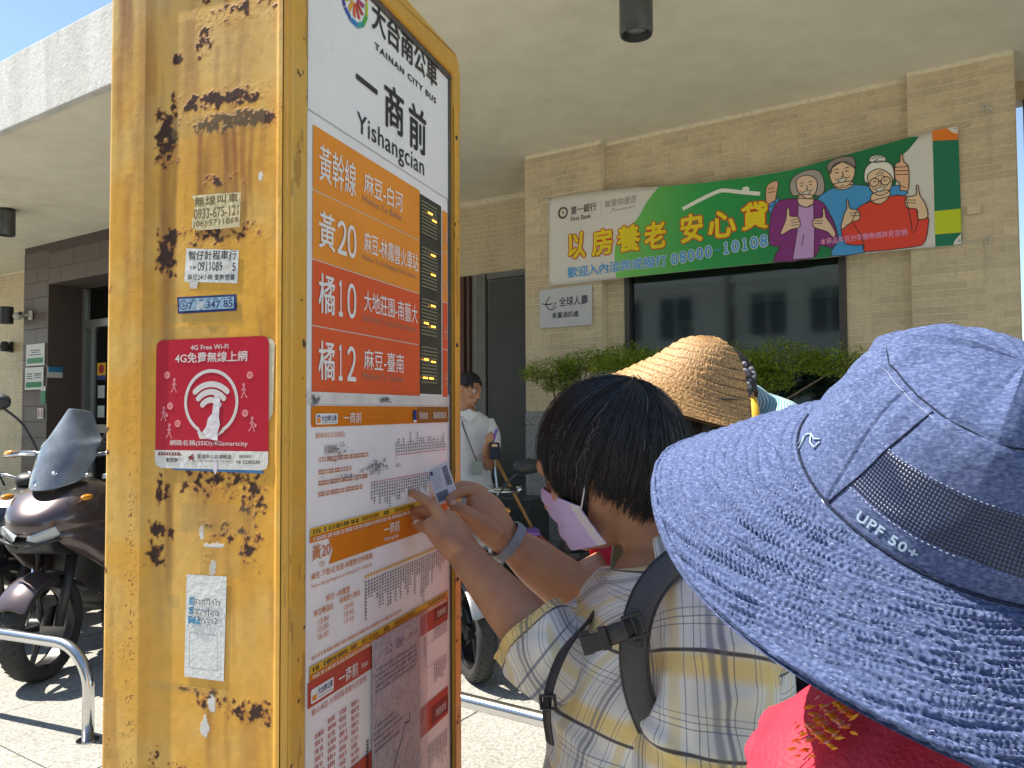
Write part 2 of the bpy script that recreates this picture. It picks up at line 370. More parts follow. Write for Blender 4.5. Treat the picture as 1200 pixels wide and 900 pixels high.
M['glass']=mk_glass('tinted_window_glass',(.45,.52,.48),.07,1.55)
boxo('window_pane',(WX0+f,WX1-f,Y+.03,Y+.038,WZ0+f,WZ1-f),M['glass'],bw)
M['roomw']=mat('office_wall',(.35,.36,.33),.8,.1); M['bluepanel']=mat('blue_panel',srgb('#1d52a0'),.5,.1); M['palegrey']=mat('pale_grey_board',(.42,.44,.43),.6,.06); M['paleref']=mat('pale_reflection',(.85,.85,.78),.8,.05)
MB().box(-3.4,2.4,3.6,3.65,.1,3.66).box(-3.4,-3.35,.9,3.6,.1,3.66).box(2.35,2.4,Y+.24,3.6,.1,3.66).box(-3.35,0,.9,.95,.1,3.66).box(-3.35,2.35,.95,3.6,.1,.15).box(0,2.35,Y+.24,.95,.1,.15).box(-3.35,2.35,.95,3.6,3.6,3.66).box(0,2.35,Y+.24,.95,3.6,3.66).build('office_room',M['roomw'],bw)
boxo('blue_reflection',(WX0+.1,WX1+2.2,1.4,1.5,.6,2.0),M['bluepanel'],bw)  # blue box behind the glass imitates a reflected bus
fl=MB(); 
flat([rect(WX0+.05,2.40,.98,WZ1-f),rect(.98,2.28,WX1-f-.02,WZ1-f)],M['paleref'],bw,Y+.06,'ceiling_reflection')  # pale sheet painted as the canopy underside reflected in the pane
flat([rrect(.42,1.98,.60,2.24,.03)],M['paleref'],bw,.5,'reflection_shape'); flat([disc(1.0,1.93,.17,30,0,180)],M['paleref'],bw,.52,'reflection_shape')  # pale shapes drawn in place of reflected bus art
flat([rect(.49,2.14,.51,2.17),rect(.55,2.14,.57,2.17),rect(.48,2.04,.57,2.06)],M['black'],bw,.497,'reflection_mark'); flat([rect(.93,1.96,.96,2.0),rect(1.05,1.96,1.08,2.0)],M['black'],bw,.517,'reflection_mark')  # dark details of the same drawn reflection
# right column
rc=fthing('brick_column','buff brick column right of the window with loose white strings','column',2.92)
boxo('column_core',(0,.578,.0,.6,0,3.679),Mw,rc)
tile_wall(rc,.0,.58,1.45,3.68,0,seed=5)
boxo('side_lining',(.579,.585,.004,.6,0,3.67),M['tile'],rc); boxo('granite_base',(-.004,.59,-.01,.0,0,1.44),M['granite'],rc)
# recessed entrance
er=fthing('entrance_bay','recessed dark glass door bay under a buff brick transom','doorway',-2.6,-.87)
boxo('transom_wall',(0,2.6,.0,.2,2.905,3.679),Mw,er); tile_wall(er,0,2.6,2.91,3.68,0,joined=True,seed=8)
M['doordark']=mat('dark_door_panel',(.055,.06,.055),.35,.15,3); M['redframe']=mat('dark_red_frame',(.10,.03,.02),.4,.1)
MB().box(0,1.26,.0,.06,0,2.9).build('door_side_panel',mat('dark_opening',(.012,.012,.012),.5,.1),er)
MB().box(1.26,1.31,-.02,.06,0,2.9).box(1.36,1.38,-.02,.06,0,2.9).build('door_post',M['redframe'],er)
MB().box(1.47,1.58,-.02,.06,.8,2.9).box(1.6,2.6,-.02,.06,2.84,2.9).build('door_frame',mat('grey_door_frame',(.16,.16,.15),.4,.1,metal=.3),er)
dl=boxo('door_leaf',(1.62,2.6,-.01,.03,.86,2.82),M['doordark'],er); MB().tube([(2.22,-.06,1.8),(2.22,-.1,1.86),(2.22,-.06,1.93)],.02).ball((2.2,-.03,1.86),.045).build('door_handle',M['dark'],dl,smooth=True)
boxo('door_threshold',(1.4,2.6,-.2,0,.78,.86),M['dgranite'],er)
boxo('bay_ceiling_return',(0,2.6,-.005,-.001,3.62,3.675),Mw,er)
# steps and platform
st=fthing('entrance_steps','dark polished granite steps up to the recessed doorway','steps',-2.4)
for i in range(5):
    z=.8-.18*i; y0=-.30*i-.02
    boxo('step',(0,2.62,y0-.28 if i else -.3,.83 if i==0 else y0+.017,0 if i>2 else z-.36,z),M['dgranite'],st,bevel=.008)
# facade wall between portal and steps (behind the bus sign)
mwall=fthing('brick_wall','plain buff brick wall between the brown portal and the entrance steps','wall',-4.878)
boxo('wall_core',(0,2.27,.0,1.2,0,3.679),Mw,mwall); tile_wall(mwall,0,2.27,.1,3.68,0,joined=True,seed=9)
# brown portal
M['brown']=mat('brown_stone_tile',(.105,.078,.068),.5,.10,3,bump=.04)
pt=fthing('brown_portal','dark brown tiled portal framing the glass sliding door','portal',-7.44,.58)
pb=MB().box(0,.64,0,.5,0,3.679).box(2.2,2.56,0,.5,0,3.679).box(.64,2.2,0,.5,3.15,3.679); pb.build('portal_core',mat('brown_grout',(.085,.064,.056),.8,.1),pt)
for a in ((0,.64,.0,3.68,()),(.64,2.2,3.15,3.68,()),(2.2,2.56,0,3.68,())): tile_wall(pt,a[0],a[1],a[2],a[3],0,joined=True,mt=M['brown'],L=.6,H=.2,seed=4)
M['cglass']=mk_glass('clear_door_glass',(.75,.82,.8),.12,1.5)
gd=fthing('glass_sliding_door','tall glass sliding door in a silver frame inside the brown portal','door',-6.8,.12)
g=MB().box(.0,.07,-.04,.04,0,3.14).box(.2,.25,-.03,.03,0,2.6).box(1.5,1.56,-.04,.04,0,3.14).box(.07,1.5,-.04,.04,2.62,2.72).box(.25,1.5,-.02,.02,0,.1)
g.build('door_frame',mat('silver_frame',(.35,.36,.35),.35,.08,metal=.7),gd,bevel=.003)
boxo('glass_pane',(.25,1.5,-.005,.005,.1,2.62),M['cglass'],gd); boxo('curtain',(.27,1.5,.25,.28,0,2.6),mat('pale_blind',(.55,.62,.60),.7,.12,3,stretch=(20,1,.3)),gd)
boxo('top_light',(.07,1.5,-.005,.005,2.72,3.14),mk_glass('dark_glass',(.1,.1,.1),.1),gd); boxo('door_interior',(-.2,2.0,.9,.93,0,3.3),M['roomw'],gd)
sg=M['white']
flat([rect(.36,1.95,.56,2.15)],mat('yellow_sticker',srgb('#c9961c'),.5,.05),gd,-.025,'sticker'); flat([rect(.36,1.93,.56,1.99)],mat('navy_sticker',srgb('#26336b'),.5,.05),gd,-.027,'sticker_band')
flat([disc(.46,2.07,.06)],mat('red_sticker',srgb('#8e1c18'),.5,.05),gd,-.027,'sticker_disc')
flat([rect(.38,1.70,.54,1.86),rect(.38,1.45,.54,1.6)],mat('faint_notice',(.35,.40,.38),.6,.1),gd,-.025,'notice')
flat([rect(.26,1.25,1.5,1.36)],mat('door_band',(.33,.30,.26),.6,.05),gd,-.024,'push_band')
# signs on the portal
M['green']=mat('green_print',srgb('#1c7a4a'),.5,.05); M['cream']=mat('cream_print',(.62,.62,.58),.5,.04)
def portal_sign(x,z0,z1,lab,lines):
    t=fthing('wall_sign',lab,'sign',x,.592,z0,'green and white signs on the brown portal'); w=.47; h=z1-z0
    boxo('sign_board',(0,w,-.012,0,0,h),M['cream'],t,bevel=.002); flat([rect(.03,.03,w-.03,.1)],M['green'],t,-.0135,'green_band')
    flat([rect(x0,z,x1,z+.012) for x0,x1,z in lines],M['dark'],t,-.0135,'text_line')
portal_sign(.13-7.44,2.12,2.40,'upper of two white notices with green strip on the brown portal',[(.1,.38,.19),(.14,.34,.165),(.07,.4,.135)])
portal_sign(.11-7.44,1.81,2.10,'lower of two white notices with green strip on the brown portal',[(.05,.2,.2),(.05,.2,.17),(.25,.42,.2),(.25,.42,.18),(.25,.42,.15),(.05,.2,.14)])
t=fthing('wall_sticker','small blue and white square notice inside the portal reveal','sign',-6.79,.4,1.96); 
MB().box(-.012,.0,-.18,0,0,.14).build('sticker_base',M['cream'],t); MB().box(-.0,.004,-.18,0,.07,.14).build('blue_band',mat('blue_print',srgb('#2c7fa8'),.5),t)
t=fthing('wall_sticker','small green exit notice below the white signs on the portal','sign',-6.93,.592,1.63); boxo('sticker_base',(0,.12,-.006,0,0,.16),M['green'],t); boxo('white_top',(0,.12,-.006,0,.162,.22),M['cream'],t)
t=fthing('wall_sticker','little red and white notice low on the brown portal','sign',-7.0,.592,1.44); boxo('sticker_base',(0,.14,-.006,0,0,.13),M['cream'],t); flat([rect(.02,.02,.05,.11),rect(.09,.02,.12,.11)],mat('dull_red_print',srgb('#a33b2c'),.5),t,-.0075,'red_mark')
# far left brick wall, its fixtures
lw=fthing('brick_wall','far left buff brick wall beyond the brown portal','wall',-14,-.13)
boxo('wall_core',(0,6.56,.0,.4,0,3.679),Mw,lw); tile_wall(lw,0,6.56,.3,3.68,0,joined=True,seed=12)
pl=fthing('wall_pier','dark brown tiled strip beside the left brick wall','pier',-7.85,0); boxo('pier_core',(0,.4,0,.3,0,2.75),M['brown'],pl); tile_wall(pl,0,.4,.05,2.75,0,joined=True,mt=M['brown'],L=.4,H=.2,seed=6); boxo('pier_top',(0,.4,.05,.3,2.751,3.679),M['tile'],pl)
t=fthing('wall_lamp','black cylindrical wall lamp at the corner of the brown portal','lamp',-7.5,.62,2.78); MB().lathe([(.075,-.1),(.08,-.1),(.08,.12),(.0,.12)],20,(-.05,-.12,0)).build('lamp_shade',M['dark'],t,smooth='auto'); MB().box(-.08,-.02,-.05,.04,-.03,.03).build('lamp_arm',M['dark'],t)
t=fthing('security_camera','small white security camera beside the black wall lamp','camera',-7.2,.60,2.78)
MB().box(-.04,.04,-.02,0,-.06,.06).build('mount_plate',M['cream'],t,bevel=.004); MB().tube([(0,-.02,0),(.0,-.1,-.01)],.015).build('camera_arm',M['cream'],t,smooth=True); MB().ball((-.06,-.13,-.02),(.06,.06,.05)).tube([(.0,-.12,0),(.07,-.16,.0)],.033).build('camera_body',mat('camera_plastic',(.5,.5,.48),.4),t,smooth=True); MB().ball((.07,-.165,0),.024).build('lens',M['dark'],t,smooth=True)
t=fthing('wall_lamp','small black wall light on the far left brick wall','lamp',-9.35,-.12,2.52); MB().box(-.05,.05,-.04,0,-.08,.08).build('lamp_mount',M['dark'],t); MB().lathe([(.05,-.07),(.07,.0),(.04,.08)],16,(0,-.1,0)).build('lamp_shade',M['dark'],t,smooth='auto')
# ramp railing by the portal
rl=fthing('ramp_railing','stainless steel ramp railing in front of the left brick wall','railing',-9.6,1.3)
for z in (1.42,1.18,.94,.7): MB().tube(crom([(-3,0,z-.0),(1.0,0,z),(1.9,0,z),(2.05,0,z-.04)] if z<1.3 else [(-3,0,z),(1.9,0,z),(2.1,0,z-.05),(2.12,0,z-.2),(1.95,0,1.18)],5),.022,10).build('rail',M['steel'],rl,smooth=True)
for x in (-2.2,-.6,.9,1.8): MB().tube([(x,0,0),(x,0,1.41)],.025,10).build('rail_post',M['steel'],rl,smooth=True)
# ceiling spotlights
def ceil_lamp(x,off,lab):
    t=fthing('ceiling_spotlight',lab,'lamp',x,off,3.679,'cylinder spotlights under the canopy'); Mz=M.setdefault('zinc',mat('zinc_grey',(.10,.105,.11),.4,.25,10,metal=.5))
    MB().lathe([(.085,-.0),(.085,-.012),(.06,-.015),(.06,-.03)],28).build('mounting_plate',Mz,t,smooth='auto')
    MB().lathe([(.0,-.03),(.082,-.03),(.084,-.04),(.084,-.27),(.080,-.285),(.070,-.285),(.066,-.23),(.0,-.23)],32,cap=False).build('lamp_body',Mz,t,smooth='auto')
    MB().lathe([(.064,-.232),(.05,-.255),(.0,-.26)],24,cap=False).build('reflector',mat('lamp_reflector',(.4,.4,.4),.3,.05,metal=.4),t,smooth=True)
    for a in (0,120,240): MB().box(-.006,.006,-.086,-.08,-.045,-.035,rot=Matrix.Rotation(R(a),3,'Z')).build('screw',M['dark'],t)
ceil_lamp(1.90,1.97,'grey cylinder spotlight hanging above the middle of the arcade'); ceil_lamp(-5.47,1.66,'dark cylinder spotlight at the far left of the ceiling')
# neighbour beyond right column
nb=fthing('neighbour_shopfront','pale blue glazed shopfront beyond the right brick column','shopfront',3.55,-.6)
boxo('glazing',(0,4,0,.05,0,3.55),mat('blue_glazing',(.22,.32,.42),.2,.1,2,stretch=(6,1,.5)),nb)
for x in (.0,.5,1.3): boxo('mullion',(x,x+.06,-.05,0,0,3.55),M['alu'],nb)
boxo('meter_box',(-.0,.2,-.35,-.1,2.1,2.75),M['dark'],nb,bevel=.01); boxo('lintel',(-.04,4,-.03,.1,3.55,3.679),M['tile'],nb); boxo('brick_pier',(.02,.3,-.32,-.06,0,2.09),M['tile'],nb)
# buildings across the road (seen mirrored in the bank window)
M['opp']=mat('pale_render_wall',(.60,.60,.54),.8,.12,.6); M['oppwin']=mat('dark_window',(.05,.06,.07),.15,.2,2)
for k,(x,w,h,lab) in enumerate(((-24,19,10,'pale three storey shophouse across the road, left one'),(-4.8,8,12.5,'tall pale shophouse across the road, middle one'),(3.4,14,10,'low pale shophouse across the road, right one'))):
    t=fthing('shophouse',lab,'building',x,21+k*.4); boxo('building_wall',(0,w,-8,0,0,h),M['opp'],t)
    for r_ in range(int(h//3.1)):
        boxo('floor_band',(-.05,w+.05,.003,.25,3.1*r_+2.9,3.1*r_+3.15),M['cream'],t)
        for c_ in range(int(w//2)):
            wn=boxo('window',(.6+c_*2,1.8+c_*2,.003,.05,3.1*r_+1.0,3.1*r_+2.5),M['oppwin'],t); wn2=MB().box(.55+c_*2,1.85+c_*2,.003,.09,3.1*r_+2.5,3.1*r_+2.56).box(1.17+c_*2,1.23+c_*2,.05,.08,3.1*r_+1,3.1*r_+2.5).build('window_frame',M['cream'],wn)
# stainless hoop rails on the pavement
def hoop(name,p0,d,L,h,lab,r=.026):
    t=thing(name,lab,'rail',p0,math.atan2(d[1],d[0]),'stainless steel hoop rails on the pavement')
    q=.2
    path=[(0,0,0),(0,0,h-q)]+[(q-q*math.cos(R(a)),0,h-q+q*math.sin(R(a))) for a in range(10,91,10)]
    path+= [(L-q+q*math.sin(R(a)),0,h-q+q*math.cos(R(a))) for a in range(0,91,10)]+[(L,0,0)]
    MB().tube(path,r,16).build('hoop',M['steel'],t,smooth=True)
    for x in (0,L): MB().lathe([(.05,0),(.05,.006),(.03,.008)],20,(x,0,0)).build('base_flange',M['steel'],t,smooth='auto')
hoop('hoop_rail',(-1.955,3.58,0),(-.927,.374),1.5,.425,'left steel hoop rail in front of the dark scooter')
hoop('hoop_rail',tuple(fw(.55,3.19,0)),(FX.x,FX.y),1.9,.43,'low steel rail right of the yellow bus stop sign')
# ================================================================== BUS STOP SIGN
BW,BD,BH=.528,.2718,2.156
bs=thing('bus_stop_sign','tall rusty yellow bus stop pillar with printed timetables and a peeling red sticker','bus stop sign',(-.2737,.909,0),R(71.3))
def vn(x,z,s,o=3,k=0): return noise.fractal(Vector((x*s+k,z*s*1.0,k*1.7)),1,2,o)
YEL=(.74,.385,.05)
def lerp(a,b,t): t=max(0,min(1,t)); return tuple(a[i]+(b[i]-a[i])*t for i in range(3))
def ss(a,b,x): t=max(0,min(1,(x-a)/(b-a))); return t*t*(3-2*t)
# rust patches on the side face: (x, z, half width, half height, strength)
PATCH=[(-.098,1.892,.042,.008,1.5),(-.06,1.894,.012,.004,.4),(-.100,1.862,.03,.009,1.25),(-.055,1.862,.034,.009,1.4),(-.178,1.852,.012,.024,1.6),(-.168,1.886,.005,.014,1.1),(-.188,1.88,.004,.01,.9),(-.16,1.953,.006,.006,1.3),(-.127,1.962,.005,.005,1.2),(-.176,1.706,.011,.021,1.6),
 (-.095,1.722,.05,.010,.55),(-.1,1.722,.012,.012,.9),(-.055,1.727,.008,.008,.8),(-.12,1.98,.012,.03,.35),(-.07,2.0,.05,.012,.3),(-.045,2.03,.02,.02,.25),
 (-.10,1.415,.045,.016,.85),(-.045,1.405,.014,.022,1.1),(-.035,1.39,.009,.016,1.0),(-.185,1.405,.005,.014,1.2),(-.172,1.402,.005,.009,.8),(-.186,1.353,.011,.012,1.2),(-.187,1.322,.011,.012,1.05),(-.166,1.346,.005,.008,.9),(-.085,1.355,.04,.01,.5),(-.045,1.335,.012,.016,.9),(-.08,1.345,.008,.006,.9),(-.108,1.322,.005,.005,.9),
 (-.046,1.143,.024,.011,1.15),(-.105,1.154,.02,.010,.85),(-.14,1.158,.01,.004,.8),(-.19,1.07,.008,.012,1.0),(-.14,1.055,.016,.012,1.0),(-.09,1.79,.03,.008,.3),(-.245,2.14,.022,.02,1.5),(-.262,1.66,.003,.004,1.2),(-.263,1.48,.003,.004,1.4),(-.262,1.45,.003,.003,1.4),(-.263,1.30,.003,.004,1.2)]
# rain streaks of rust: (x, z top, half width, length, strength)
STREAK=[(-.178,1.84,.010,.34,.75),(-.165,1.87,.004,.25,.6),(-.125,1.86,.004,.24,.55),(-.112,1.855,.006,.14,.4),(-.088,1.86,.004,.20,.55),(-.072,1.85,.003,.16,.5),(-.06,1.855,.004,.22,.6),(-.048,1.855,.003,.17,.5),(-.034,1.86,.005,.12,.4),(-.10,1.95,.004,.06,.5),(-.16,1.95,.003,.04,.3),(-.176,1.69,.006,.2,.4),(-.24,2.13,.010,.28,.95),(-.25,2.13,.006,.5,.5),(-.17,1.40,.005,.15,.4),(-.05,1.39,.006,.12,.45),(-.1,1.40,.008,.14,.35),(-.046,1.135,.014,.14,.4),(-.10,1.15,.012,.1,.35),(-.19,1.05,.008,.2,.4),(-.03,1.7,.003,.3,.2),(-.15,1.99,.02,.16,.3),(-.07,1.98,.03,.12,.25),(-.09,1.84,.05,.18,.32),(-.17,1.66,.012,.25,.35),(-.21,2.1,.012,1.0,.4),(-.235,1.8,.008,.7,.3),(-.10,1.40,.05,.10,.3),(-.05,1.31,.01,.12,.3),(-.186,1.31,.01,.14,.35),(-.01,1.8,.003,.6,.25)]
PAPER=[(-.035,1.787,.0025,.006),(-.101,1.312,.004,.009),(-.101,1.148,.005,.012),(-.111,1.120,.006,.014),(-.118,1.352,.003,.01),(-.10,1.338,.014,.0025)]
def side_col(x,z):
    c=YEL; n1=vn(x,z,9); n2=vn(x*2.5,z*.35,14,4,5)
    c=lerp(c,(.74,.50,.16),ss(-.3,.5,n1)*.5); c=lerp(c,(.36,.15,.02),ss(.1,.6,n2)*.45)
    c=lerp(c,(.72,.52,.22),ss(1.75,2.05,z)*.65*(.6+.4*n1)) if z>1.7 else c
    a=0.
    dd=vn(x,z,75,4,3)*.8+.5*vn(x,z,210,2,8)
    # rub line of speckled dirt by the left fold
    w=math.exp(-((x+.222)/.012)**2)*(ss(1.75,1.3,z)*.8+.25); sp=vn(x,z,330,3,9)+.25*vn(x,z,60,2,4)
    if sp>.72-.26*w and w>.05: c=lerp(c,(.13,.05,.015),min(.8,w*.8)); a=.3
    w=math.exp(-((x+.255)/.02)**2)*ss(1.7,1.1,z); 
    if sp>.80-.25*w and w>.1: c=lerp(c,(.18,.07,.02),.6*w)
    for sx,sz,hw,L,k in STREAK:
        d=abs(x-sx-.002*math.sin(z*40+sx*90))/hw
        if d<1.6 and sz-L<z<sz+.01:
            t=(sz-z)/L; c=lerp(c,(.27,.09,.022),min(1,k*1.2)*(1-ss(.25,1,t))*(1-ss(.3,1.6,d))*(.75+.5*n2))
    m=-9
    for px_,pz,hw,hh,k in PATCH:
        q=((x-px_)/hw)**2; q2=((z-pz)/hh)**2
        if q<9 and q2<9:
            e=k-(q*q+q2*q2)**.5*.72; m=max(m,e-(.24 if z>1.6 else .40))
    if m>-3:
        v=m*.5+dd*1.0-.14
        if v>0.02: c=lerp((.30,.11,.03),(.055,.026,.017),ss(.02,.17,v)); a=1
        elif v>-.36: c=lerp(c,(.42,.17,.035),ss(-.36,.02,v)**1.6*.8); a=.2
    if z>1.0:
        for px_,pz,hw,hh in PAPER:
            q=((x-px_)/hw)**2+((z-pz)/hh)**2+dd*1.2
            if q<1: c=(.68,.68,.66); a=.4
        # old glue marks
        for gx,gz,gw,gh in ((-.095,1.37,.055,.018),(-.09,1.318,.03,.017),(-.12,1.625,.06,.012),(-.13,1.6,.05,.008),(-.10,1.862,.07,.013),(-.14,1.16,.06,.005),(-.16,1.265,.01,.008)):
            if abs(x-gx)<gw+.002*dd and abs(z-gz)<gh+.002*dd: c=lerp(c,(.36,.26,.11),.30+.15*n1)
    return c+(a,)
def grid_face(name,fx,x0,x1,z0,z1,step,colf,m,parent):
    """grid in (u,z); fx(u) -> (x,y) of the cross-section"""
    nu=max(2,int((x1-x0)/step)); nz=max(2,int((z1-z0)/step)); vs=[];cs=[]
    for j in range(nz+1):
        z=z0+(z1-z0)*j/nz
        for i in range(nu+1):
            u=x0+(x1-x0)*i/nu; p=fx(u); c=colf(u,z); vs.append((p[0],p[1],z)); cs+=list(c)
    fs=[(j*(nu+1)+i,j*(nu+1)+i+1,(j+1)*(nu+1)+i+1,(j+1)*(nu+1)+i) for j in range(nz) for i in range(nu)]
    me=D.meshes.new(name); me.from_pydata(vs,[],fs); at=me.attributes.new('tint','FLOAT_COLOR','POINT'); at.data.foreach_set('color',cs)
    me.materials.append(m); me.polygons.foreach_set('use_smooth',[True]*len(fs))
    o=D.objects.new(name,me); COL.objects.link(o); o.parent=parent; return o
M['ypaint']=attrmat('weathered_yellow_paint',.42,.25,70)
# side face: u runs -BD..0, local position x=0 plane, y=-u ; slight folded profile
def side_prof(u):
    # rounded outer fold at the far edge, shallow step to the inner panel
    d=0
    if u<-.262: d=.010*((-.262-u)/.0098)**2
    elif u<-.208: d=0
    elif u<-.198: d=.006*ss(-.208,-.198,u)
    elif u<-.012: d=.006
    else: d=.006*(1-ss(-.012,-.006,u))
    return (d,-u)
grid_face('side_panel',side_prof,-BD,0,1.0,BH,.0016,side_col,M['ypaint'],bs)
M['yplain']=mat('yellow_paint',YEL,.42,.22,7,bump=.08,bscale=60,col2=(.54,.29,.045))
boxo('side_panel_lower',(0.0,.004,0,BD,0,.9995),M['yplain'],bs)
# front frame faces coloured like the side, in shade with scuffed edges
def front_col(x,z):
    n1=vn(x,z,11,3,2); c=lerp(YEL,(.68,.44,.12),ss(-.3,.5,n1)*.5); a=0
    dd=vn(x,z,45,4,4); e=min(abs(x-.0352),abs(x-(BW-.032)))
    if dd>.50+e*45: c=(.06,.03,.02); a=1
    elif vn(x*3,z*.4,20,3,6)>.35: c=lerp(c,(.28,.13,.03),.5)
    if vn(x,z,60,2,12)>.74: c=(.07,.035,.02); a=.7
    return c+(a,)
grid_face('frame_side_near',lambda u:(u,-.012+.006*max(0,1-u/.006)**2),0,.034,1.0,BH,.0022,front_col,M['ypaint'],bs)
grid_face('frame_side_far',lambda u:(u,-.012+.010*max(0,(u-(BW-.010))/.010)**2),BW-.030,BW,.6,2.06,.0022,front_col,M['ypaint'],bs)
MB().box(.0008,.034,-.0115,.0,0,.9995).box(.0008,.0345,-.0105,-.001,.9995,2.15).box(BW-.0298,BW-.0008,-.0105,.0,0,2.06).build('frame_post',M['yplain'],bs)
boxo('frame_inner_edge',(.0346,.0356,-.0112,0,.4,2.10),M['dark'],bs)
# body box and back
MB().box(.008,BW-.012,.0,BD-.012,0,2.09).build('pillar_body',M['yplain'],bs,bevel=.008)
# top rail with cut corner
tr=[(.0345,2.113),(BW-.0302,2.113),(BW-.0302,2.05),(BW-.0005,2.05),(BW-.0005,2.118)]+[(BW-.036+.0355*math.cos(R(a)),2.1205+.0355*math.sin(R(a))) for a in range(0,91,12)]+[(.0345,BH)]
MB().prism(tr,'y',-.0135,BD-.02).build('top_rail',M['yplain'],bs,bevel=.008)
boxo('gasket',(.0357,BW-.031,-.007,-.002,2.103,2.112),mat('grey_gasket',(.10,.085,.07),.7,.3,40),bs); boxo('gasket',(BW-.0375,BW-.0312,-.006,-.0021,.62,2.1025),D.materials['grey_gasket'],bs)
MB().prism([(0.003,2.05),(.0343,2.05),(.0343,BH-.001),(.003,BH-.001)],'y',-.0002,BD-.01).build('top_corner',M['yplain'],bs)
MB().box(.0,.46,.004,BD+.004,BH,BH+.010).build('top_cap',M['yplain'],bs,bevel=.003)
for zz in (2.0,1.62,1.2): MB().ball((BW-.02,-.012,zz),(.004,.003,.004)).build('rivet',M['dark'],bs,smooth=True)
# board panel
bd=boxo('board_panel',(.0357,BW-.031,-.002,.0,.62,2.112),mat('board_white',(.88,.87,.83),.5,.06,6,bump=.02),bs)
MB().box(.0357,.0475,-.0045,-.002,.62,1.53).box(BW-.043,BW-.031,-.0045,-.002,.62,1.53).box(.0477,BW-.0432,-.0045,-.002,1.5105,1.526).build('poster_frame',mat('worn_white_strip',(.74,.71,.66),.5,.14,20,bump=.1),bd)
P0=-.003
C={k:mat(k,srgb(h),.6,.05,12,spec=.25) for k,h in dict(route_orange='#f0983a',route_red='#e66238',amber='#dd7d18',brown_orange='#9a6120',poster_white='#f6f2f0',yellow_band='#e0b23a',text_orange='#d07a30',text_red='#c05040',maroon='#8a3a33',tag_white='#f0eee8',navy='#2b3a78',map_grey='#a9a8b0').items()}
bk=M['black']; wh=mat('route_white',(.9,.88,.82),.4,.03)
hd=flat([rect(.0485,1.8825,.4905,2.1025)],mat('header_white',(.90,.90,.86),.3,.03),bs,P0,'header_panel')
def T(s,x0,z0,x1,z1,m,par,y=-.0042,b=0,**k): return text(s,(x0,z0,x1,z1),m,par,y,b,**k)
for ch,x0,x1 in (('大',.211,.252),('台',.258,.299),('南',.305,.346),('公',.351,.393),('車',.399,.441)): T(ch,x0,2.064,x1,2.109,bk,hd,rim=.0009)
T('TAINAN CITY BUS',.219,2.036,.437,2.0465,bk,hd,b=.03,sp=1.25)
T('一',.166,1.970,.226,1.976,bk,hd,rim=.001); T('商',.250,1.934,.312,2.002,bk,hd,rim=.0013); T('前',.333,1.930,.395,2.003,bk,hd,rim=.0013)
T('Yishangcian',.168,1.886,.388,1.924,bk,hd,b=.004,sp=1.05)
# round emblem of coloured strokes
cols=['#d23a2a','#e0662a','#e6a62a','#b8c832','#4fae4c','#2aa59a','#2a86c8','#2a5cb0','#3b3f94','#7a3a8c','#b0306a','#b5322f']
ec=[mat('emblem_colour',srgb(h),.4,.02) for h in cols]
ex,ez=.160,2.083
for k in range(12):
    a=R(90-k*30); rad=[]
    def pp(r,b): return (ex+r*math.cos(a+b)*(.95),ez+r*math.sin(a+b))
    flat([[pp(.0415,-.25),pp(.0415,.25),pp(.0335,.24),pp(.0335,-.24)]],ec[k],hd,-.0042,'emblem_ring')
    flat([[pp(.008,-.3),pp(.027,-.14),pp(.030,.12),pp(.009,.3)]],ec[(k+7)%12],hd,-.0042,'emblem_ray')
flat([rect(.048,1.8815,.4905,1.8822)],M['palegrey'],bs,-.0044,'panel_seam')
# route rows
rows=[(1.784,1.8665,'route_orange'),(1.695,1.7825,'route_orange'),(1.6105,1.6935,'route_red'),(1.526,1.609,'route_red')]
rl_=[]
for i,(z0,z1,cn_) in enumerate(rows):
    rl_.append(flat([rect(.0605,z0,.3722,z1)],C[cn_],bs,P0,'route_panel')); rl_[-1]['label']='route row panel on '+('orange' if i<2 else 'red')
    flat([rect(.4655,z0,.487,z1 if i else 1.857)],C[cn_],bs,P0,'unit_strip')
ROW=[('黃幹線',(.073,.165),'麻豆-白河',(.188,.309),'Madou To Baihe',1.799,1.848,1.8135,1.8445),
 ('黃20',(.073,.166),'麻豆-林鳳營火車站',(.188,.364),'Madou To Linfengying Train Station',1.712,1.760,1.7285,1.7585),
 ('橘10',(.073,.166),'大地莊園-南藝大',(.188,.362),'Dadi Manor To Tainan Univ of the Arts',1.628,1.679,1.643,1.6735),
 ('橘12',(.073,.166),'麻豆-臺南',(.188,.3125),'Madou To Tainan',1.542,1.592,1.5605,1.590)]
gray=mat('faded_grey_text',(.42,.24,.16),.5,.1)
for i,(a,ax,b_,bx_,e_,z0,z1,z2,z3) in enumerate(ROW):
    if i==0: T(a,ax[0],z0,ax[1],z1,wh,rl_[i],b=.004)
    else:
        T(a[0],.073,z0,.111,z1,wh,rl_[i],rim=.0005)
        for q_,dg in enumerate(a[1:]):
            x_=.1175+.0255*q_; T({'1':'１','2':'２','0':'０'}[dg],x_+(.004 if dg=='1' else 0),z0+.001,x_+(.0125 if dg=='1' else .0225),z1-.002,wh,rl_[i],rim=.0007)
    T(b_,bx_[0],z2,bx_[1],z3,wh,rl_[i],b=.004); T(e_,bx_[0]-.004,z2-.014,bx_[1]-.004,z2-.004,gray,rl_[i])
    zc=(z2+z3)/2-.02; T('分',.469,zc-.010,.485,zc+.014,mat('unit_text',(.72,.45,.3),.5) if i==0 else D.materials['unit_text'],bs)
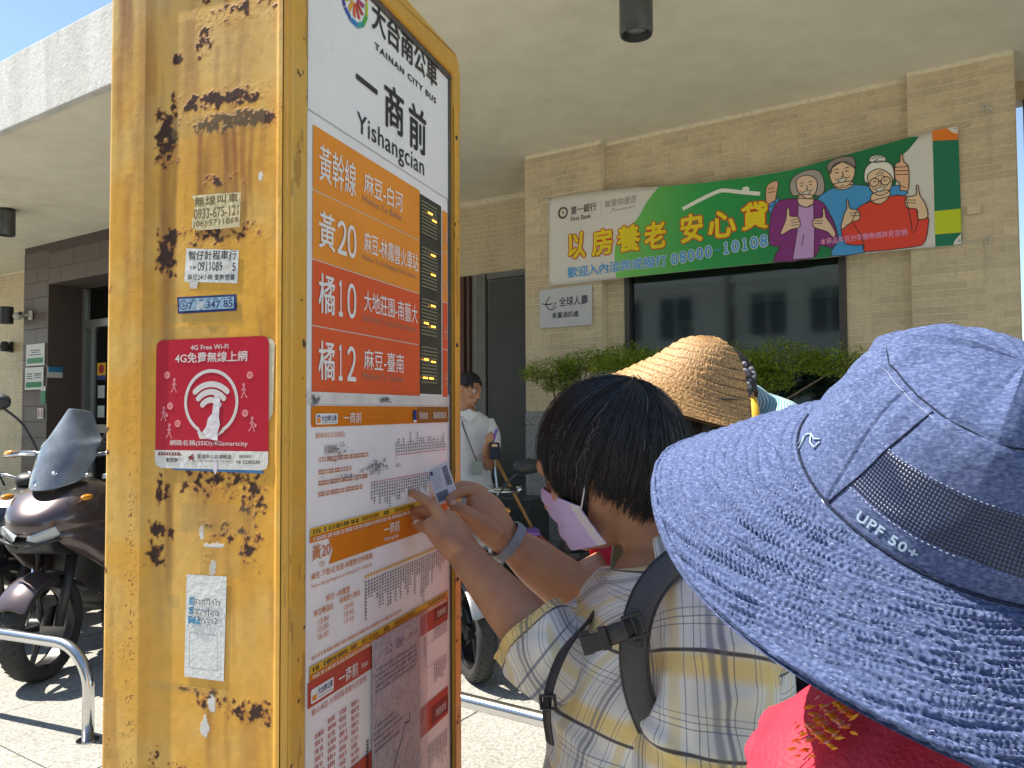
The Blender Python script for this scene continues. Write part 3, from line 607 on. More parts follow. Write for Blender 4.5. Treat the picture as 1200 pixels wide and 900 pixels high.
# LED panel
led=boxo('led_panel',(.3724,.4600,-.0032,-.001,1.530,1.862),mat('led_black',(.045,.047,.038),.3,.2,30),bs)
lv=mat('led_louvre',(.20,.20,.13),.45,.1); lo=mat('led_amber',(1.0,.42,.05),.4,.02,emit=2.2)
for i,(z0,z1) in enumerate(((1.797,1.855),(1.708,1.775),(1.628,1.690),(1.548,1.607))):
    mb=MB(); z=z0
    while z<z1: mb.box(.3765,.437,-.0056,-.0033,z,z+.0028); z+=.0058
    g=mb.build('louvre',lv,led)
    dots=((.408,.66),(.425,.5)) if i==0 else (((.42,.86),(.42,.36)) if i==1 else (((.42,.82),(.392,.3),(.42,.25)) if i==2 else ((.392,.64),(.42,.6),(.388,.12),(.412,.12))))
    mb=MB()
    for dx,k in dots:
        zz=z0+(z1-z0)*k
        for q in range(4): mb.box(dx-.008+q*.0045,dx-.0052+q*.0045,-.0062,-.0057,zz,zz+.0026)
    mb.build('lit_diodes',lo,led)
for zz in (1.78,1.70,1.62,1.845,1.54): MB().lathe([(.0014,0),(.0014,-.001)],8,(.4515,-.0034,zz),axis='y').build('panel_screw',M['steel'],led)
# timetable posters
po=flat([rect(.0478,.64,.4882,1.51)],C['poster_white'],bs,P0,'poster_sheet')
L2=-.0040; L3=-.0048
def bars(cols_,m,par,y=L2,name='small_print'):
    return flat([rect(*c) for c in cols_],m,par,y,name)
rb=random.Random(3)
def vcols(x0,x1,n,ztop,zbot,mi,mx,up,m,par,slope=0,w=.0034):
    """columns of tiny vertical print hanging from (or standing on) a line"""
    out=[]
    for i in range(n):
        x=x0+(x1-x0)*i/(n-1); L=rb.uniform(mi,mx)*(1 if rb.random()<.85 else 1.35); z=ztop+slope*i/(n-1); q=0
        while q<L:
            s_=min(rb.uniform(.0028,.0042),L-q)
            if s_>.001:
                zz=z+q if up else z-q-s_
                out.append(rect(x,zz,x+w*.42,zz+s_*.9)); out.append(rect(x+w*.5,zz+s_*.15,x+w,zz+s_*.75)); out.append(rect(x,zz+s_*.35,x+w*.95,zz+s_*.5))
            q+=.0046
    return flat(out,m,par,L3,'stop_name_column')
def hline(x0,x1,z,h,m,par,n=None):
    """a line of illegible small print"""
    out=[];x=x0
    while x<x1-.001:
        w=rb.uniform(.0022,.0044)
        out.append(rect(x,z,x+w,z+h*.32)); out.append(rect(x,z+h*.62,x+w,z+h*.9)); out.append(rect(x+w*.3,z,x+w*.55,z+h)); x+=w+rb.choice((.0009,.0009,.003))
    return flat(out,m,par,L3,'small_print')
def header(z0,z1,cm,logo=True):
    f_=flat([rrect(.0575,z0,.4865,z1,.004)],cm,bs,L2,'timetable_header')
    return f_
# poster 1
h1=header(1.4815,1.5085,C['amber']); flat([rect(.361,1.482,.4865,1.508)],C['brown_orange'],bs,L3,'header_block')
flat([rrect(.066,1.4845,.118,1.4985,.003)],C['tag_white'],h1,L3,'logo_tag'); T('大台南公車',.079,1.4885,.115,1.4965,C['navy'],h1,y=-.0054,b=.01); T('TAINAN CITY BUS',.08,1.4858,.114,1.4876,C['navy'],h1,y=-.0054)
flat([rect(.0685,1.4865,.0765,1.4925)],C['route_orange'],h1,-.0054,'logo_mark'); flat([arcband(.0725,1.493,.003,.0018,0,180,6)[k] for k in range(6)],C['navy'],h1,-.0054,'logo_mark')
T('一商前',.132,1.485,.179,1.5,C['tag_white'],h1,y=-.0054,b=.004); T('Yishangcian',.187,1.4875,.242,1.497,C['cream'] if 0 else C['route_orange'],h1,y=-.0054)
T('時刻查詢',.366,1.488,.398,1.5,C['tag_white'],h1,y=-.0056); T('路線資訊',.42,1.488,.475,1.5,C['tag_white'],h1,y=-.0056)
flat([rect(.343,1.487,.356,1.503)],C['navy'],h1,-.0054,'header_icon'); flat([rect(.344,1.483,.355,1.487)],C['tag_white'],h1,-.0054,'header_icon'); flat([rect(.4085,1.483,.4092,1.507)],C['route_orange'],bs,-.0054,'block_rule')
T('黃幹線 麻豆-白河(經官田)',.0665,1.466,.137,1.4745,C['text_orange'],po,y=L3)
for z,a,b_ in ((1.437,.075,.2),(1.421,.074,.157),(1.407,.074,.195),(1.393,.074,.187)): hline(a,b_,z,.0062,C['text_orange'],po)
# worn grey scrape marks
scr=mat('scrape_grey',(.33,.32,.31),.8,.3,60)
def scrape(cx,cz,w,h,n,par,seed):
    rs=random.Random(seed); out=[]
    for _ in range(n):
        x=cx+rs.gauss(0,.35)*w; z=cz+rs.gauss(0,.3)*h; a=rs.uniform(.0008,.0035)
        out.append([(x+a*rs.uniform(.6,1.3)*math.cos(t),z+a*.55*rs.uniform(.5,1.2)*math.sin(t)) for t in (0,1.1,2.2,3.2,4.4,5.4)])
    return flat(out,scr,par,-.0056,'scrape_mark')
scrape(.225,1.421,.045,.014,90,po,1); scrape(.12,1.448,.04,.018,40,po,2); scrape(.25,1.518,.03,.006,60,bd,3); scrape(.062,1.515,.012,.010,40,bd,4); scrape(.15,1.412,.09,.012,50,po,5)
flat([rect(.088,1.447,.101,1.457),rect(.104,1.447,.117,1.457)],mat('faded_block',(.50,.42,.42),.6,.2,40),po,L3,'faded_block')
flat([rect(.2865,1.4335,.4775,1.4345),rect(.285,1.4275,.286,1.4345)],C['text_red'],po,L3,'route_line')
vcols(.285,.472,24,1.4375,0,.010,.024,True,C['navy'] if 0 else bk,po)
flat([rect(.2085,1.3985,.407,1.3995)],C['text_red'],po,L3,'route_line'); vcols(.209,.405,26,1.397,0,.014,.036,False,bk,po)
T('往白河',.286,1.4155,.3,1.4215,C['navy'],po,y=L3)
# bands between posters
def band(zt,seed):
    flat([rect(.0555,zt-.0095,.4825,zt)],C['yellow_band'],bs,L3,'yellow_band'); flat([rect(.0555,zt-.018,.4825,zt-.0097)],C['amber'],bs,L3,'orange_band')
    for a,b_,mm in ((.061,.078,bk),(.086,.094,C['navy']),(.097,.145,bk),(.152,.17,bk),(.182,.23,C['brown_orange']),(.245,.26,bk),(.28,.33,C['brown_orange']),(.33,.35,bk),(.40,.47,bk)):
        o=hline(a,b_,zt-.0075,.0052,mm,bs)
        for v in o.data.vertices: v.co.y=-.0056
    o=hline(.061,.47,zt-.0160,.0045,C['tag_white'],bs)
    for v in o.data.vertices: v.co.y=-.0056
band(1.3555,1)
# poster 2
h2=flat([[(.1085,1.3200),(.0985,1.3365),(.4825,1.3372),(.4825,1.3035),(.0985,1.3035)]],C['amber'],bs,L2,'timetable_header')
T('一商前',.247,1.3175,.297,1.334,C['tag_white'],h2,y=L3,b=.006); T('Yishangcian',.246,1.3065,.293,1.3150,C['tag_white'],h2,y=L3)
T('黃20',.0595,1.3145,.1025,1.3335,C['text_orange'],po,y=L3,b=.006); T('Y20',.075,1.304,.088,1.3105,C['text_orange'],po,y=L3)
T('麻豆-下營-紅毛厝-林鳳營(往林鳳營)',.058,1.2895,.214,1.2995,C['text_orange'],po,y=L3,b=.006); T('Madou-Xiaying-Hongmaocuo-Linfengying(To Linfengying)',.058,1.2795,.211,1.2855,C['text_orange'],po,y=L3)
T('麻豆→林鳳營',.092,1.2565,.150,1.2655,C['text_orange'],po,y=L3,b=.004); T('林鳳營火車站',.124,1.2465,.178,1.2545,C['text_orange'],po,y=L3,b=.004)
T('麻豆轉運站',.064,1.244,.109,1.2525,C['text_orange'],po,y=L3,b=.004)
for k,s_ in enumerate(('13:00','15:00','16:30')): T(s_,.0745,1.2325-k*.0095,.0975,1.239-k*.0095,C['text_orange'],po,y=L3)
for k,s_ in enumerate(('13:45','15:45','17:10')): T(s_,.137,1.2355-k*.0095,.160,1.242-k*.0095,C['text_orange'],po,y=L3)
flat([[(x,1.2685),(x+.0035,1.2655),(x+.007,1.2685),(x+.0035,1.2715)] for x in [.190+.0078*i for i in range(37)]],C['yellow_band'],po,L3,'route_line')
vcols(.192,.464,34,1.2625,0,.018,.055,False,C['navy'] if 0 else bk,po,w=.0038)
for z in (1.1925,): hline(.06,.30,z,.0042,C['text_orange'],po)
band(1.1855,2)
# poster 3
h3=flat([rect(.0525,1.135,.4825,1.1665)],C['text_red'],bs,L2,'timetable_header'); flat([rrect(.058,1.139,.110,1.1565,.003)],C['tag_white'],h3,L3,'logo_tag')
T('大台南公車',.073,1.1455,.107,1.1545,C['navy'],h3,y=-.0054,b=.01); T('TAINAN CITY BUS',.074,1.1415,.106,1.1435,C['navy'],h3,y=-.0054); flat([rect(.0605,1.142,.07,1.148)],C['route_orange'],h3,-.0054,'logo_mark')
T('一商前',.1225,1.139,.172,1.158,C['tag_white'],h3,y=L3,b=.006); T('Yishangcian',.18,1.142,.2,1.152,C['tag_white'],h3,y=L3)
flat([rect(.425,1.1455,.4815,1.1662)],C['maroon'],bs,L3,'header_block'); T('路線資訊',.436,1.150,.472,1.161,C['tag_white'],bs,y=-.0054)
T('橘10 麻豆-大地莊園-南藝大(往官田)',.06,1.122,.196,1.1315,C['text_red'],po,y=L3)
for cx in (.068,.097,.125,.155):
    for k in range(12): hline(cx,cx+.018,1.105-k*.0095-(.004 if cx>.09 else .012),.0052,C['text_red'],po)
vcols(.425,.474,8,1.118,0,.014,.03,True,bk,po,w=.003); vcols(.425,.474,8,1.075,0,.012,.034,False,bk,po,w=.003); vcols(.385,.39,2,1.13,0,.03,.05,False,bk,po,w=.003); flat([rect(.396,1.0770,.476,1.0778),rect(.396,1.1160,.476,1.1167)],C['text_red'],po,L3,'route_line')
vcols(.196,.199,2,1.04,0,.05,.07,False,bk,po,w=.003)
h4=flat([rect(.0525,.972,.4825,1.020)],C['text_red'],bs,L2,'timetable_header'); flat([rect(.415,.978,.4815,1.006)],C['maroon'],bs,L3,'header_block'); T('時刻查詢',.43,.985,.47,.998,C['tag_white'],bs,y=-.0054)
for k in range(9): hline(.06,.19,.955-k*.011,.0052,C['text_red'],po)
vcols(.40,.474,12,.95,0,.02,.045,False,bk,po,w=.003); vcols(.22,.38,22,.86,0,.02,.05,False,bk,po,w=.003)
# paper notice in a creased plastic sleeve
mp=newmat('map_print'); m_,nt,b=mp; tc=node(nt,'ShaderNodeTexCoord').outputs['Object']; v_=node(nt,'ShaderNodeTexVoronoi',{'Vector':node(nt,'ShaderNodeTexNoise',{'Vector':tc,'Scale':14,'Detail':3}).outputs['Color'],'Scale':9},feature='DISTANCE_TO_EDGE')
nt.links.new(ramp(nt,v_.outputs[0],[(.0,(.45,.44,.48)),(.05,(.66,.65,.70)),(.3,(.76,.75,.79))]),b.inputs['Base Color']); b.inputs['Roughness'].default_value=.5
nt_=flat([rect(.209,.86,.366,1.172)],m_,bs,-.0062,'paper_notice')
T('公 告',.245,1.142,.305,1.157,C['navy'],nt_,y=-.0068); T('109.10.14',.325,1.148,.355,1.153,C['navy'],nt_,y=-.0068)
for k in range(5): hline(.222-.004*(k>0),.35,1.127-k*.0075,.0042,C['navy'],nt_)
for k in range(5):
    o=hline(.215,.27+.02*(k%3),1.048-k*.0085,.0042,C['navy'],nt_)
for o in list(nt_.children):
    if o.name.startswith('small_print'):
        for v in o.data.vertices: v.co.y=-.0068
rv=crom([(.225,.93,0),(.26,.95,0),(.285,.985,0),(.30,1.0,0),(.31,1.02,0),(.325,1.018,0),(.328,1.03,0)],6); flat(stroke([(p.x,p.y) for p in rv],.003),C['navy'],nt_,-.0068,'river_line')
def sleeve():
    nx,nz=60,110; vs=[]
    for j in range(nz+1):
        for i in range(nx+1):
            x=.203+.188*i/nx; z=.86+.316*j/nz; q=noise.fractal(Vector((x*22,z*9,3)),1,2.2,5); c=abs(noise.noise(Vector((x*16+z*11,z*14,7)))); c2=abs(noise.noise(Vector((x*30-z*22,z*9,2))))
            vs.append((x+.004*noise.noise(Vector((z*9,1,1)))*(i in(0,nx)),-.0080-.0010*q-.003*max(0,.10-c)/.10*.5-.003*max(0,.05-c2)/.05*.5,z))
    fs=[(j*(nx+1)+i,j*(nx+1)+i+1,(j+1)*(nx+1)+i+1,(j+1)*(nx+1)+i) for j in range(nz) for i in range(nx)]
    m=D.materials.new('clear_plastic'); m.use_nodes=True; t=m.node_tree; t.nodes.clear()
    tr=node(t,'ShaderNodeBsdfTransparent',{0:(.93,.93,.95,1)}); gl=node(t,'ShaderNodeBsdfGlossy',{0:(1,1,1,1),1:.4}); df=node(t,'ShaderNodeBsdfDiffuse',{0:(.8,.8,.82,1)})
    fr_=node(t,'ShaderNodeFresnel',{0:1.12}); mx=node(t,'ShaderNodeMixShader',{0:.16,1:tr.outputs[0],2:df.outputs[0]}); m2=node(t,'ShaderNodeMixShader',{0:fr_.outputs[0],1:mx.outputs[0],2:gl.outputs[0]}); node(t,'ShaderNodeOutputMaterial',{0:m2.outputs[0]})
    return MB().add(vs,fs).build('plastic_sleeve',m,nt_,smooth=True,fix=False)
sleeve()
# ---- stickers on the side face (local frame of the side: text right = -y) ----
sf=thing('side_print','x','x'); 
for k in list(sf.keys()): del sf[k]
sf.parent=bs; sf.rotation_euler=(0,0,R(-90)); sf.location=(.006,0,0); sf.name='sticker_set'
# sticker_set local: x -> -y of pillar, so x=-BD..0 runs left to right as seen; outward is -y
def sticker(name,poly,m,y=-.0009,lab=None):
    o=flat([poly],m,sf,y,name); 
    if lab: o['label']=lab
    return o
S1=-.0015; S2=-.0020
def paper(name,h,k=.1): return mat(name,srgb(h),.6,k,45,bump=.1)
s1=sticker('taxi_sticker',[(-.1388,1.7734),(-.10,1.7725),(-.063,1.7706),(-.0643,1.7277),(-.10,1.728),(-.128,1.7285),(-.1361,1.7325),(-.1365,1.7445),(-.133,1.7465),(-.1325,1.767)],paper('aged_paper','#d8c89c'),lab='aged cream radio taxi sticker, torn along its left edge')
T('無線叫車',-.132,1.7585,-.067,1.7705,mat('olive_ink',(.10,.085,.03),.6),s1,y=S1,b=.01,sp=1.2); T('0933-675-121',-.133,1.7425,-.066,1.7555,mat('brown_ink',(.16,.12,.06),.6),s1,y=S1,b=.006); T('(06):5711869',-.1335,1.7305,-.066,1.7405,D.materials['brown_ink'],s1,y=S1,b=.008)
s2=sticker('taxi_sticker',[(-.1446,1.7073),(-.0653,1.6990),(-.067,1.6585),(-.1472,1.6652),(-.147,1.672)],paper('white_paper','#dcdedb'),lab='white taxi phone sticker with black print and a torn spot')
dk=mat('black_ink',(.03,.03,.035),.6)
T('智仔計程車行',-.141,1.690,-.068,1.7015,dk,s2,y=S1,b=.012,rot=-.06); T('手機',-.139,1.6795,-.129,1.6845,dk,s2,y=S1,rot=-.06); T('0911089',-.1265,1.676,-.089,1.6875,dk,s2,y=S1,b=.006,rot=-.06); T('5',-.0745,1.674,-.0695,1.684,dk,s2,y=S1,b=.006); T('麻豆24小時 重新營業',-.142,1.6645,-.0705,1.672,dk,s2,y=S1,b=.008,rot=-.06)
flat([[(-.09,1.686),(-.08,1.691),(-.075,1.683),(-.078,1.674),(-.088,1.678)],[(-.139,1.6645),(-.125,1.6635),(-.127,1.655),(-.137,1.656)]],paper('torn_paper','#c9c6c2'),s2,S2,'torn_patch')
s3=sticker('plate_sticker',[(-.1584,1.6461),(-.0681,1.6452),(-.0679,1.625),(-.1568,1.6250)],paper('navy_edge','#1f2f6b',.2),lab='small blue edged number plate sticker')
flat([[(-.155,1.6435),(-.0715,1.6425),(-.0715,1.628),(-.154,1.628)]],paper('pale_blue_paper','#8fb0c8'),s3,S1,'plate_face'); nv=mat('navy_ink',srgb('#1d3468'),.6)
flat(arcband(-.1475,1.6355,.0055,.0012,0,360),nv,s3,S2,'round_logo'); T('電',-.150,1.633,-.145,1.638,nv,s3,y=S2); T('7 2  347 85',-.140,1.6295,-.073,1.6385,nv,s3,y=S2,b=.014); T('臺 灣 戶 號 分號',-.136,1.6392,-.074,1.6420,nv,s3,y=S2)
flat([rect(-.1275,1.6292,-.115,1.6385)],paper('faded_white','#a9b4b8'),s3,-.0024,'worn_patch')
# wifi sticker
uw=sticker('old_sticker',[(-.12,1.5905),(-.075,1.588),(-.062,1.5905),(-.04,1.5885),(-.0165,1.589),(-.0125,1.583),(-.015,1.50),(-.03,1.47),(-.06,1.585)],paper('under_paper','#c8c0a8'),-.0007,'edge of an older sticker peeling behind the red one')
wred=mat('wifi_red',srgb('#b5122f'),.35,.10,5,bump=.06,bscale=12)
w=sticker('wifi_sticker',rrect(-.190,1.4310,-.0205,1.5925,.010),wred,-.0012,'red free wireless internet sticker with a white ring and torn centre')
flat([[(-.190,1.4535),(-.0205,1.4535),(-.0205,1.440),(-.023,1.433),(-.03,1.431),(-.18,1.431),(-.1875,1.434),(-.190,1.441)]],paper('sticker_white','#d6d4cf',.06),w,S1,'white_footer')
flat([[(-.165,1.4312),(-.03,1.4312),(-.026,1.4270),(-.16,1.4290)]],mat('blue_edge',srgb('#3f7fb4'),.5,.2,60),w,-.0010,'blue_edge')
ww=mat('wifi_white',(.66,.62,.60),.45,.06); pk=mat('wifi_pink',srgb('#e08a90'),.5,.08)
T('4G Free Wi-Fi',-.136,1.5785,-.079,1.5845,ww,w,y=S1,b=.01); T('4G免費無線上網',-.160,1.5625,-.0515,1.5755,ww,w,y=S1,b=.012); T('網路名稱(SSID):4Gsmartcity',-.167,1.4585,-.050,1.4665,ww,w,y=S1,b=.008)
cx,cz=-.1045,1.5135
flat(arcband(cx,cz,.0385,.0042,-62,242,48),ww,w,S1,'wifi_ring'); flat([[(-.0875,1.4805),(-.0845,1.477),(-.1,1.468),(-.121,1.468),(-.1245,1.4765),(-.122,1.4805),(-.115,1.472),(-.0975,1.470)]],ww,w,S1,'wifi_ring_tail')
for rr_,a_ in ((.036,42),(.0265,46),(.0165,50)):
    arc=arcband(cx,1.4995,rr_,.0072,90-a_*.98,90+a_,18); flat(arc,ww,w,S1,'wifi_wave')
    for aa in (90-a_,90+a_): flat([disc(cx+rr_*math.cos(R(aa)),1.4995+rr_*math.sin(R(aa)),.0036,12)],ww,w,-.00155,'wifi_wave_end')
flat([[(-.0985,1.5235),(-.094,1.5235),(-.0935,1.519),(-.0905,1.5175),(-.092,1.495),(-.0905,1.485),(-.094,1.476),(-.0935,1.466),(-.1,1.4665),(-.112,1.470),(-.117,1.476),(-.1105,1.484),(-.109,1.492),(-.106,1.496),(-.1025,1.499),(-.1005,1.51)],[(-.1,1.445),(-.095,1.445),(-.094,1.43),(-.097,1.424),(-.1,1.43)]],paper('torn_backing','#d9d2d8',.12),w,-.0019,'torn_patch')
def icon(x,z,dx=0):
    flat([disc(x,z,.0046,16)],pk,w,S1,'icon_disc'); flat([stroke([(x-.0015,z-.001),(x+.0016,z-.001)],.0007)[0]]+arcband(x,z-.0008,.0022,.0006,20,160,6),wred,w,S2,'icon_mark')
def walker(x,z,fl=1,bag=False):
    q=stroke([(x,z+.0045),(x,z-.001)],.0028)+stroke([(x,z-.001),(x+.002*fl,z-.005),(x+.0035*fl,z-.009)],.0015)+stroke([(x,z-.001),(x-.002*fl,z-.0055),(x-.0045*fl,z-.0085)],.0015)+stroke([(x,z+.0035),(x+.0035*fl,z+.0005)],.0012)+stroke([(x,z+.0035),(x-.003*fl,z+.0005)],.0012)
    flat(q+[disc(x+.0004*fl,z+.0072,.0019,10)]+([rect(x+.003,z-.004,x+.0065,z)] if bag else []),pk,w,S1,'walking_figure')
for x,z in ((-.172,1.548),(-.167,1.509),(-.155,1.487),(-.0475,1.5455),(-.0540,1.4995)): icon(x,z)
walker(-.161,1.535); walker(-.177,1.4995,bag=True); walker(-.168,1.478); walker(-.056,1.527,-1); walker(-.044,1.4865,bag=True)
T('PARKnSYNC',-.185,1.4470,-.148,1.4500,mat('maroon_ink',srgb('#7d2430'),.6),w,y=S2,b=.01) if 0 else flat(stroke([(-.185,1.4475),(-.148,1.4475)],.0009)+[rect(-.184+.0042*k,1.4482,-.1815+.0042*k,1.4508) for k in range(8)]+[[(-.148,1.4475),(-.153,1.4515),(-.151,1.4475)]],mat('maroon_ink',srgb('#7d2430'),.6),w,S2,'footer_logo')
T('新西南',-.172,1.4380,-.154,1.4440,dk,w,y=S2,b=.012); mi=D.materials['maroon_ink']
flat([[(-.139,1.445),(-.134,1.447),(-.1295,1.4505),(-.131,1.4455),(-.127,1.446),(-.1305,1.4435),(-.128,1.439),(-.133,1.4425),(-.1375,1.4395),(-.1355,1.443)]],mi,w,S2,'footer_emblem')
T('臺南市公共運輸處',-.124,1.4435,-.073,1.4490,dk,w,y=S2,b=.004); T('Public Transport Office of Tainan',-.124,1.4400,-.073,1.4420,dk,w,y=S2); T('服務專線 :',-.062,1.4450,-.042,1.4490,dk,w,y=S2); T('06 2230330',-.066,1.4385,-.032,1.4425,dk,w,y=S2,b=.006)
# white language service sticker (its square code is left blank)
q=sticker('service_sticker',[(-.1393,1.3005),(-.0793,1.3015),(-.0827,1.1755),(-.1416,1.1755)],paper('glossy_white','#dcdedd',.05),lab='white strip sticker with blue and black bubble lettering')
bl=mat('sky_ink',srgb('#3f97c4'),.5,.05)
for k,(ws,a,b_) in enumerate((('English',-.134,-.089),('Service',-.135,-.0905),('Map!',-.1355,-.0935))):
    z=1.2635-k*.0115
    T(ws,a,z,b_,z+.0095,dk,q,y=S1,b=.035); T(ws,a+.0005,z+.0004,b_-.0005,z+.0091,paper('bubble_white_%d'%k,'#dcdedd',.05),q,y=S2,b=.012); T(ws[:1 if k<2 else 2],a+.0005,z+.0004,a+(.0075 if k<2 else .019),z+.0091,bl,q,y=-.0024,b=.02)
flat(stroke(rrect(-.1335,1.187,-.092,1.2295,.002),.0006,True),M['palegrey'],q,S1,'blank_box')
for o in list(sf.children): o.parent=bs; o.location=sf.location; o.rotation_euler=sf.rotation_euler
D.objects.remove(sf)
# ================================================================== BANNER, WALL SIGN
bn=fthing('bank_banner','long green and white bank banner with yellow characters and three cheering older people','banner',0,.02)
def bulge(p):
    x,y,z=p; t=(x-.24)/2.96
    return (x, y-.035*math.sin(PI*t)*(1-.3*math.cos(t*9))-.02*math.sin(PI*(z-2.5)/.8)*math.sin(PI*t)-.005*math.sin(x*7+z*3), z)
def topz(x):
    ks=[(.24,3.276),(.6,3.262),(1.02,3.232),(1.24,3.196),(1.6,3.165),(1.92,3.155),(2.21,3.158),(2.58,3.201),(2.89,3.241),(3.06,3.262),(3.205,3.262)]
    for (a,b),(c,d) in zip(ks,ks[1:]):
        if x<=c: return b+(d-b)*(x-a)/(c-a)
    return ks[-1][1]
def clipz(x,z): return min(z,topz(x)-.001)
def dens(poly,step=.05):
    out=[]
    for a,b in zip(poly,poly[1:]+poly[:1]):
        n=max(1,int(math.hypot(b[0]-a[0],b[1]-a[1])/step))
        for k in range(n): t=k/n; out.append((a[0]+(b[0]-a[0])*t,a[1]+(b[1]-a[1])*t))
    return out
BY=0.0
nx,nz=90,14; mb=MB(); vs=[];ci=[]
# one cloth sheet; the printed regions are separate thin sheets on it
for j in range(nz+1):
    for i in range(nx+1):
        x=.241+2.963*i/nx; z0=2.538-.018*(x-.24)/2.96; z1=topz(x); vs.append(bulge((x,BY,z0+(z1-z0)*j/nz)))
fs=[(j*(nx+1)+i,j*(nx+1)+i+1,(j+1)*(nx+1)+i+1,(j+1)*(nx+1)+i) for j in range(nz) for i in range(nx)]
M['vinyl']=mat('banner_white',(.74,.72,.66),.35,.04,3,bump=.03,bscale=8)
sheet=MB().add(vs,fs).build('banner_sheet',M['vinyl'],bn,smooth=True,fix=False,thick=.002)
def cloth(poly,m,y,name,clip=True,smooth=0,st=None):
    """print region laid on the bulging sheet: fine cells cut to the outline in x-z"""
    P=[(p[0]/1000,p[1]/1000) for p in poly]
    if smooth: P=[(q.x,q.y) for q in crom([(a,b,0) for a,b in P],smooth,True)]
    if clip: P=[(x,clipz(x,z)) for x,z in dens(P,.04)]
    bm=bmesh.new(); vv=[bm.verts.new((x,0,z)) for x,z in P]
    tr=tessellate_polygon([[Vector((x,z,0)) for x,z in P]])
    for t in tr:
        try: bm.faces.new([vv[i] for i in t])
        except ValueError: pass
    xs=[p[0] for p in P]; zs=[p[1] for p in P]
    if max(xs)-min(xs)>.15:
        x=math.ceil(min(xs)/.05)*.05
        while x<max(xs): bmesh.ops.bisect_plane(bm,geom=bm.verts[:]+bm.edges[:]+bm.faces[:],plane_co=(x,0,0),plane_no=(1,0,0)); x+=.05
    if max(zs)-min(zs)>.15:
        z=math.ceil(min(zs)/.08)*.08
        while z<max(zs): bmesh.ops.bisect_plane(bm,geom=bm.verts[:]+bm.edges[:]+bm.faces[:],plane_co=(0,0,z),plane_no=(0,0,1)); z+=.08
    for v in bm.verts: v.co=bulge((v.co.x,y,v.co.z))
    me=D.meshes.new(name); bm.to_mesh(me); bm.free(); me.materials.append(m)
    o=D.objects.new(name,me); COL.objects.link(o); o.parent=bn
    for p_ in me.polygons: p_.use_smooth=True
    if st:
        q=stroke(P,st,True); flat(q,M['outline'],bn,y-.0012,'outline',fn=bulge)
    return o
def ink(n,h,v=.05): M[n]=mat(n,tuple(min(.85,c*1.3) for c in srgb(h)),.38,v,3); return M[n]
M['outline']=mat('outline_ink',(.06,.035,.035),.5)
for n,h in dict(b_green='#1f7a45',b_lgreen='#3d9a44',b_dgreen='#0e6a4c',b_lime='#b4c020',b_orange='#dd6f22',b_purple='#7b2a72',b_lilac='#b48fc0',b_blue='#3f8cc4',b_red='#cf3f2b',b_skin='#d9b49a',b_skin2='#dfb694',b_skin3='#d6a583',b_grey='#9d948c',b_dgrey='#857c74',b_silver='#d8d3c8',b_yellow='#f2bf1e',b_rim='#b8341f',b_text='#3a8fc9',b_pink='#e58fb4').items(): ink(n,h)
def bgreen():
    m,nt,b=newmat('banner_green'); tc=node(nt,'ShaderNodeTexCoord').outputs['Object']; sx=node(nt,'ShaderNodeSeparateXYZ',{0:tc})
    mp_=node(nt,'ShaderNodeMapRange',{0:sx.outputs[0],1:.9,2:2.6}); nt.links.new(ramp(nt,mp_.outputs[0],[(0,srgb('#78c860')),(.4,srgb('#2aa052')),(1,srgb('#10784a'))]),b.inputs['Base Color']); b.inputs['Roughness'].default_value=.35; return m
y1,y2,y3,y4,y5,y6=[-.0025-.0012*k for k in range(6)]
cloth([(1262,3230),(1237,3196),(1185,3150),(1128,3084),(1090,3020),(1053,2971),(980,2915),(917,2879),(885,2830),(863,2774),(858,2650),(868,2536),(1400,2532),(2420,2526),(2864,2553),(2844,2927),(2876,3126),(2926,3166),(2987,3240),(2900,3260),(2200,3200)],bgreen(),y1,'green_field')
cloth([(3062,3262),(3203,3262),(3207,2521),(3062,2523)],M['b_dgreen'],y1,'dark_green_end'); cloth([(3062,2748),(3205,2745),(3205,2596),(3062,2600)],M['b_lime'],y2,'lime_block'); cloth([(3060,3262),(3203,3262),(3202,3178),(3061,3196)],M['b_orange'],y2,'orange_block')
cloth([(3140,3262),(3200,3262),(3200,3215),(3175,3225)],M['vinyl'],y3,'eyelet_patch'); cloth([(3165,2545),(3203,2590),(3204,2523),(3160,2524)],M['vinyl'],y3,'eyelet_patch')
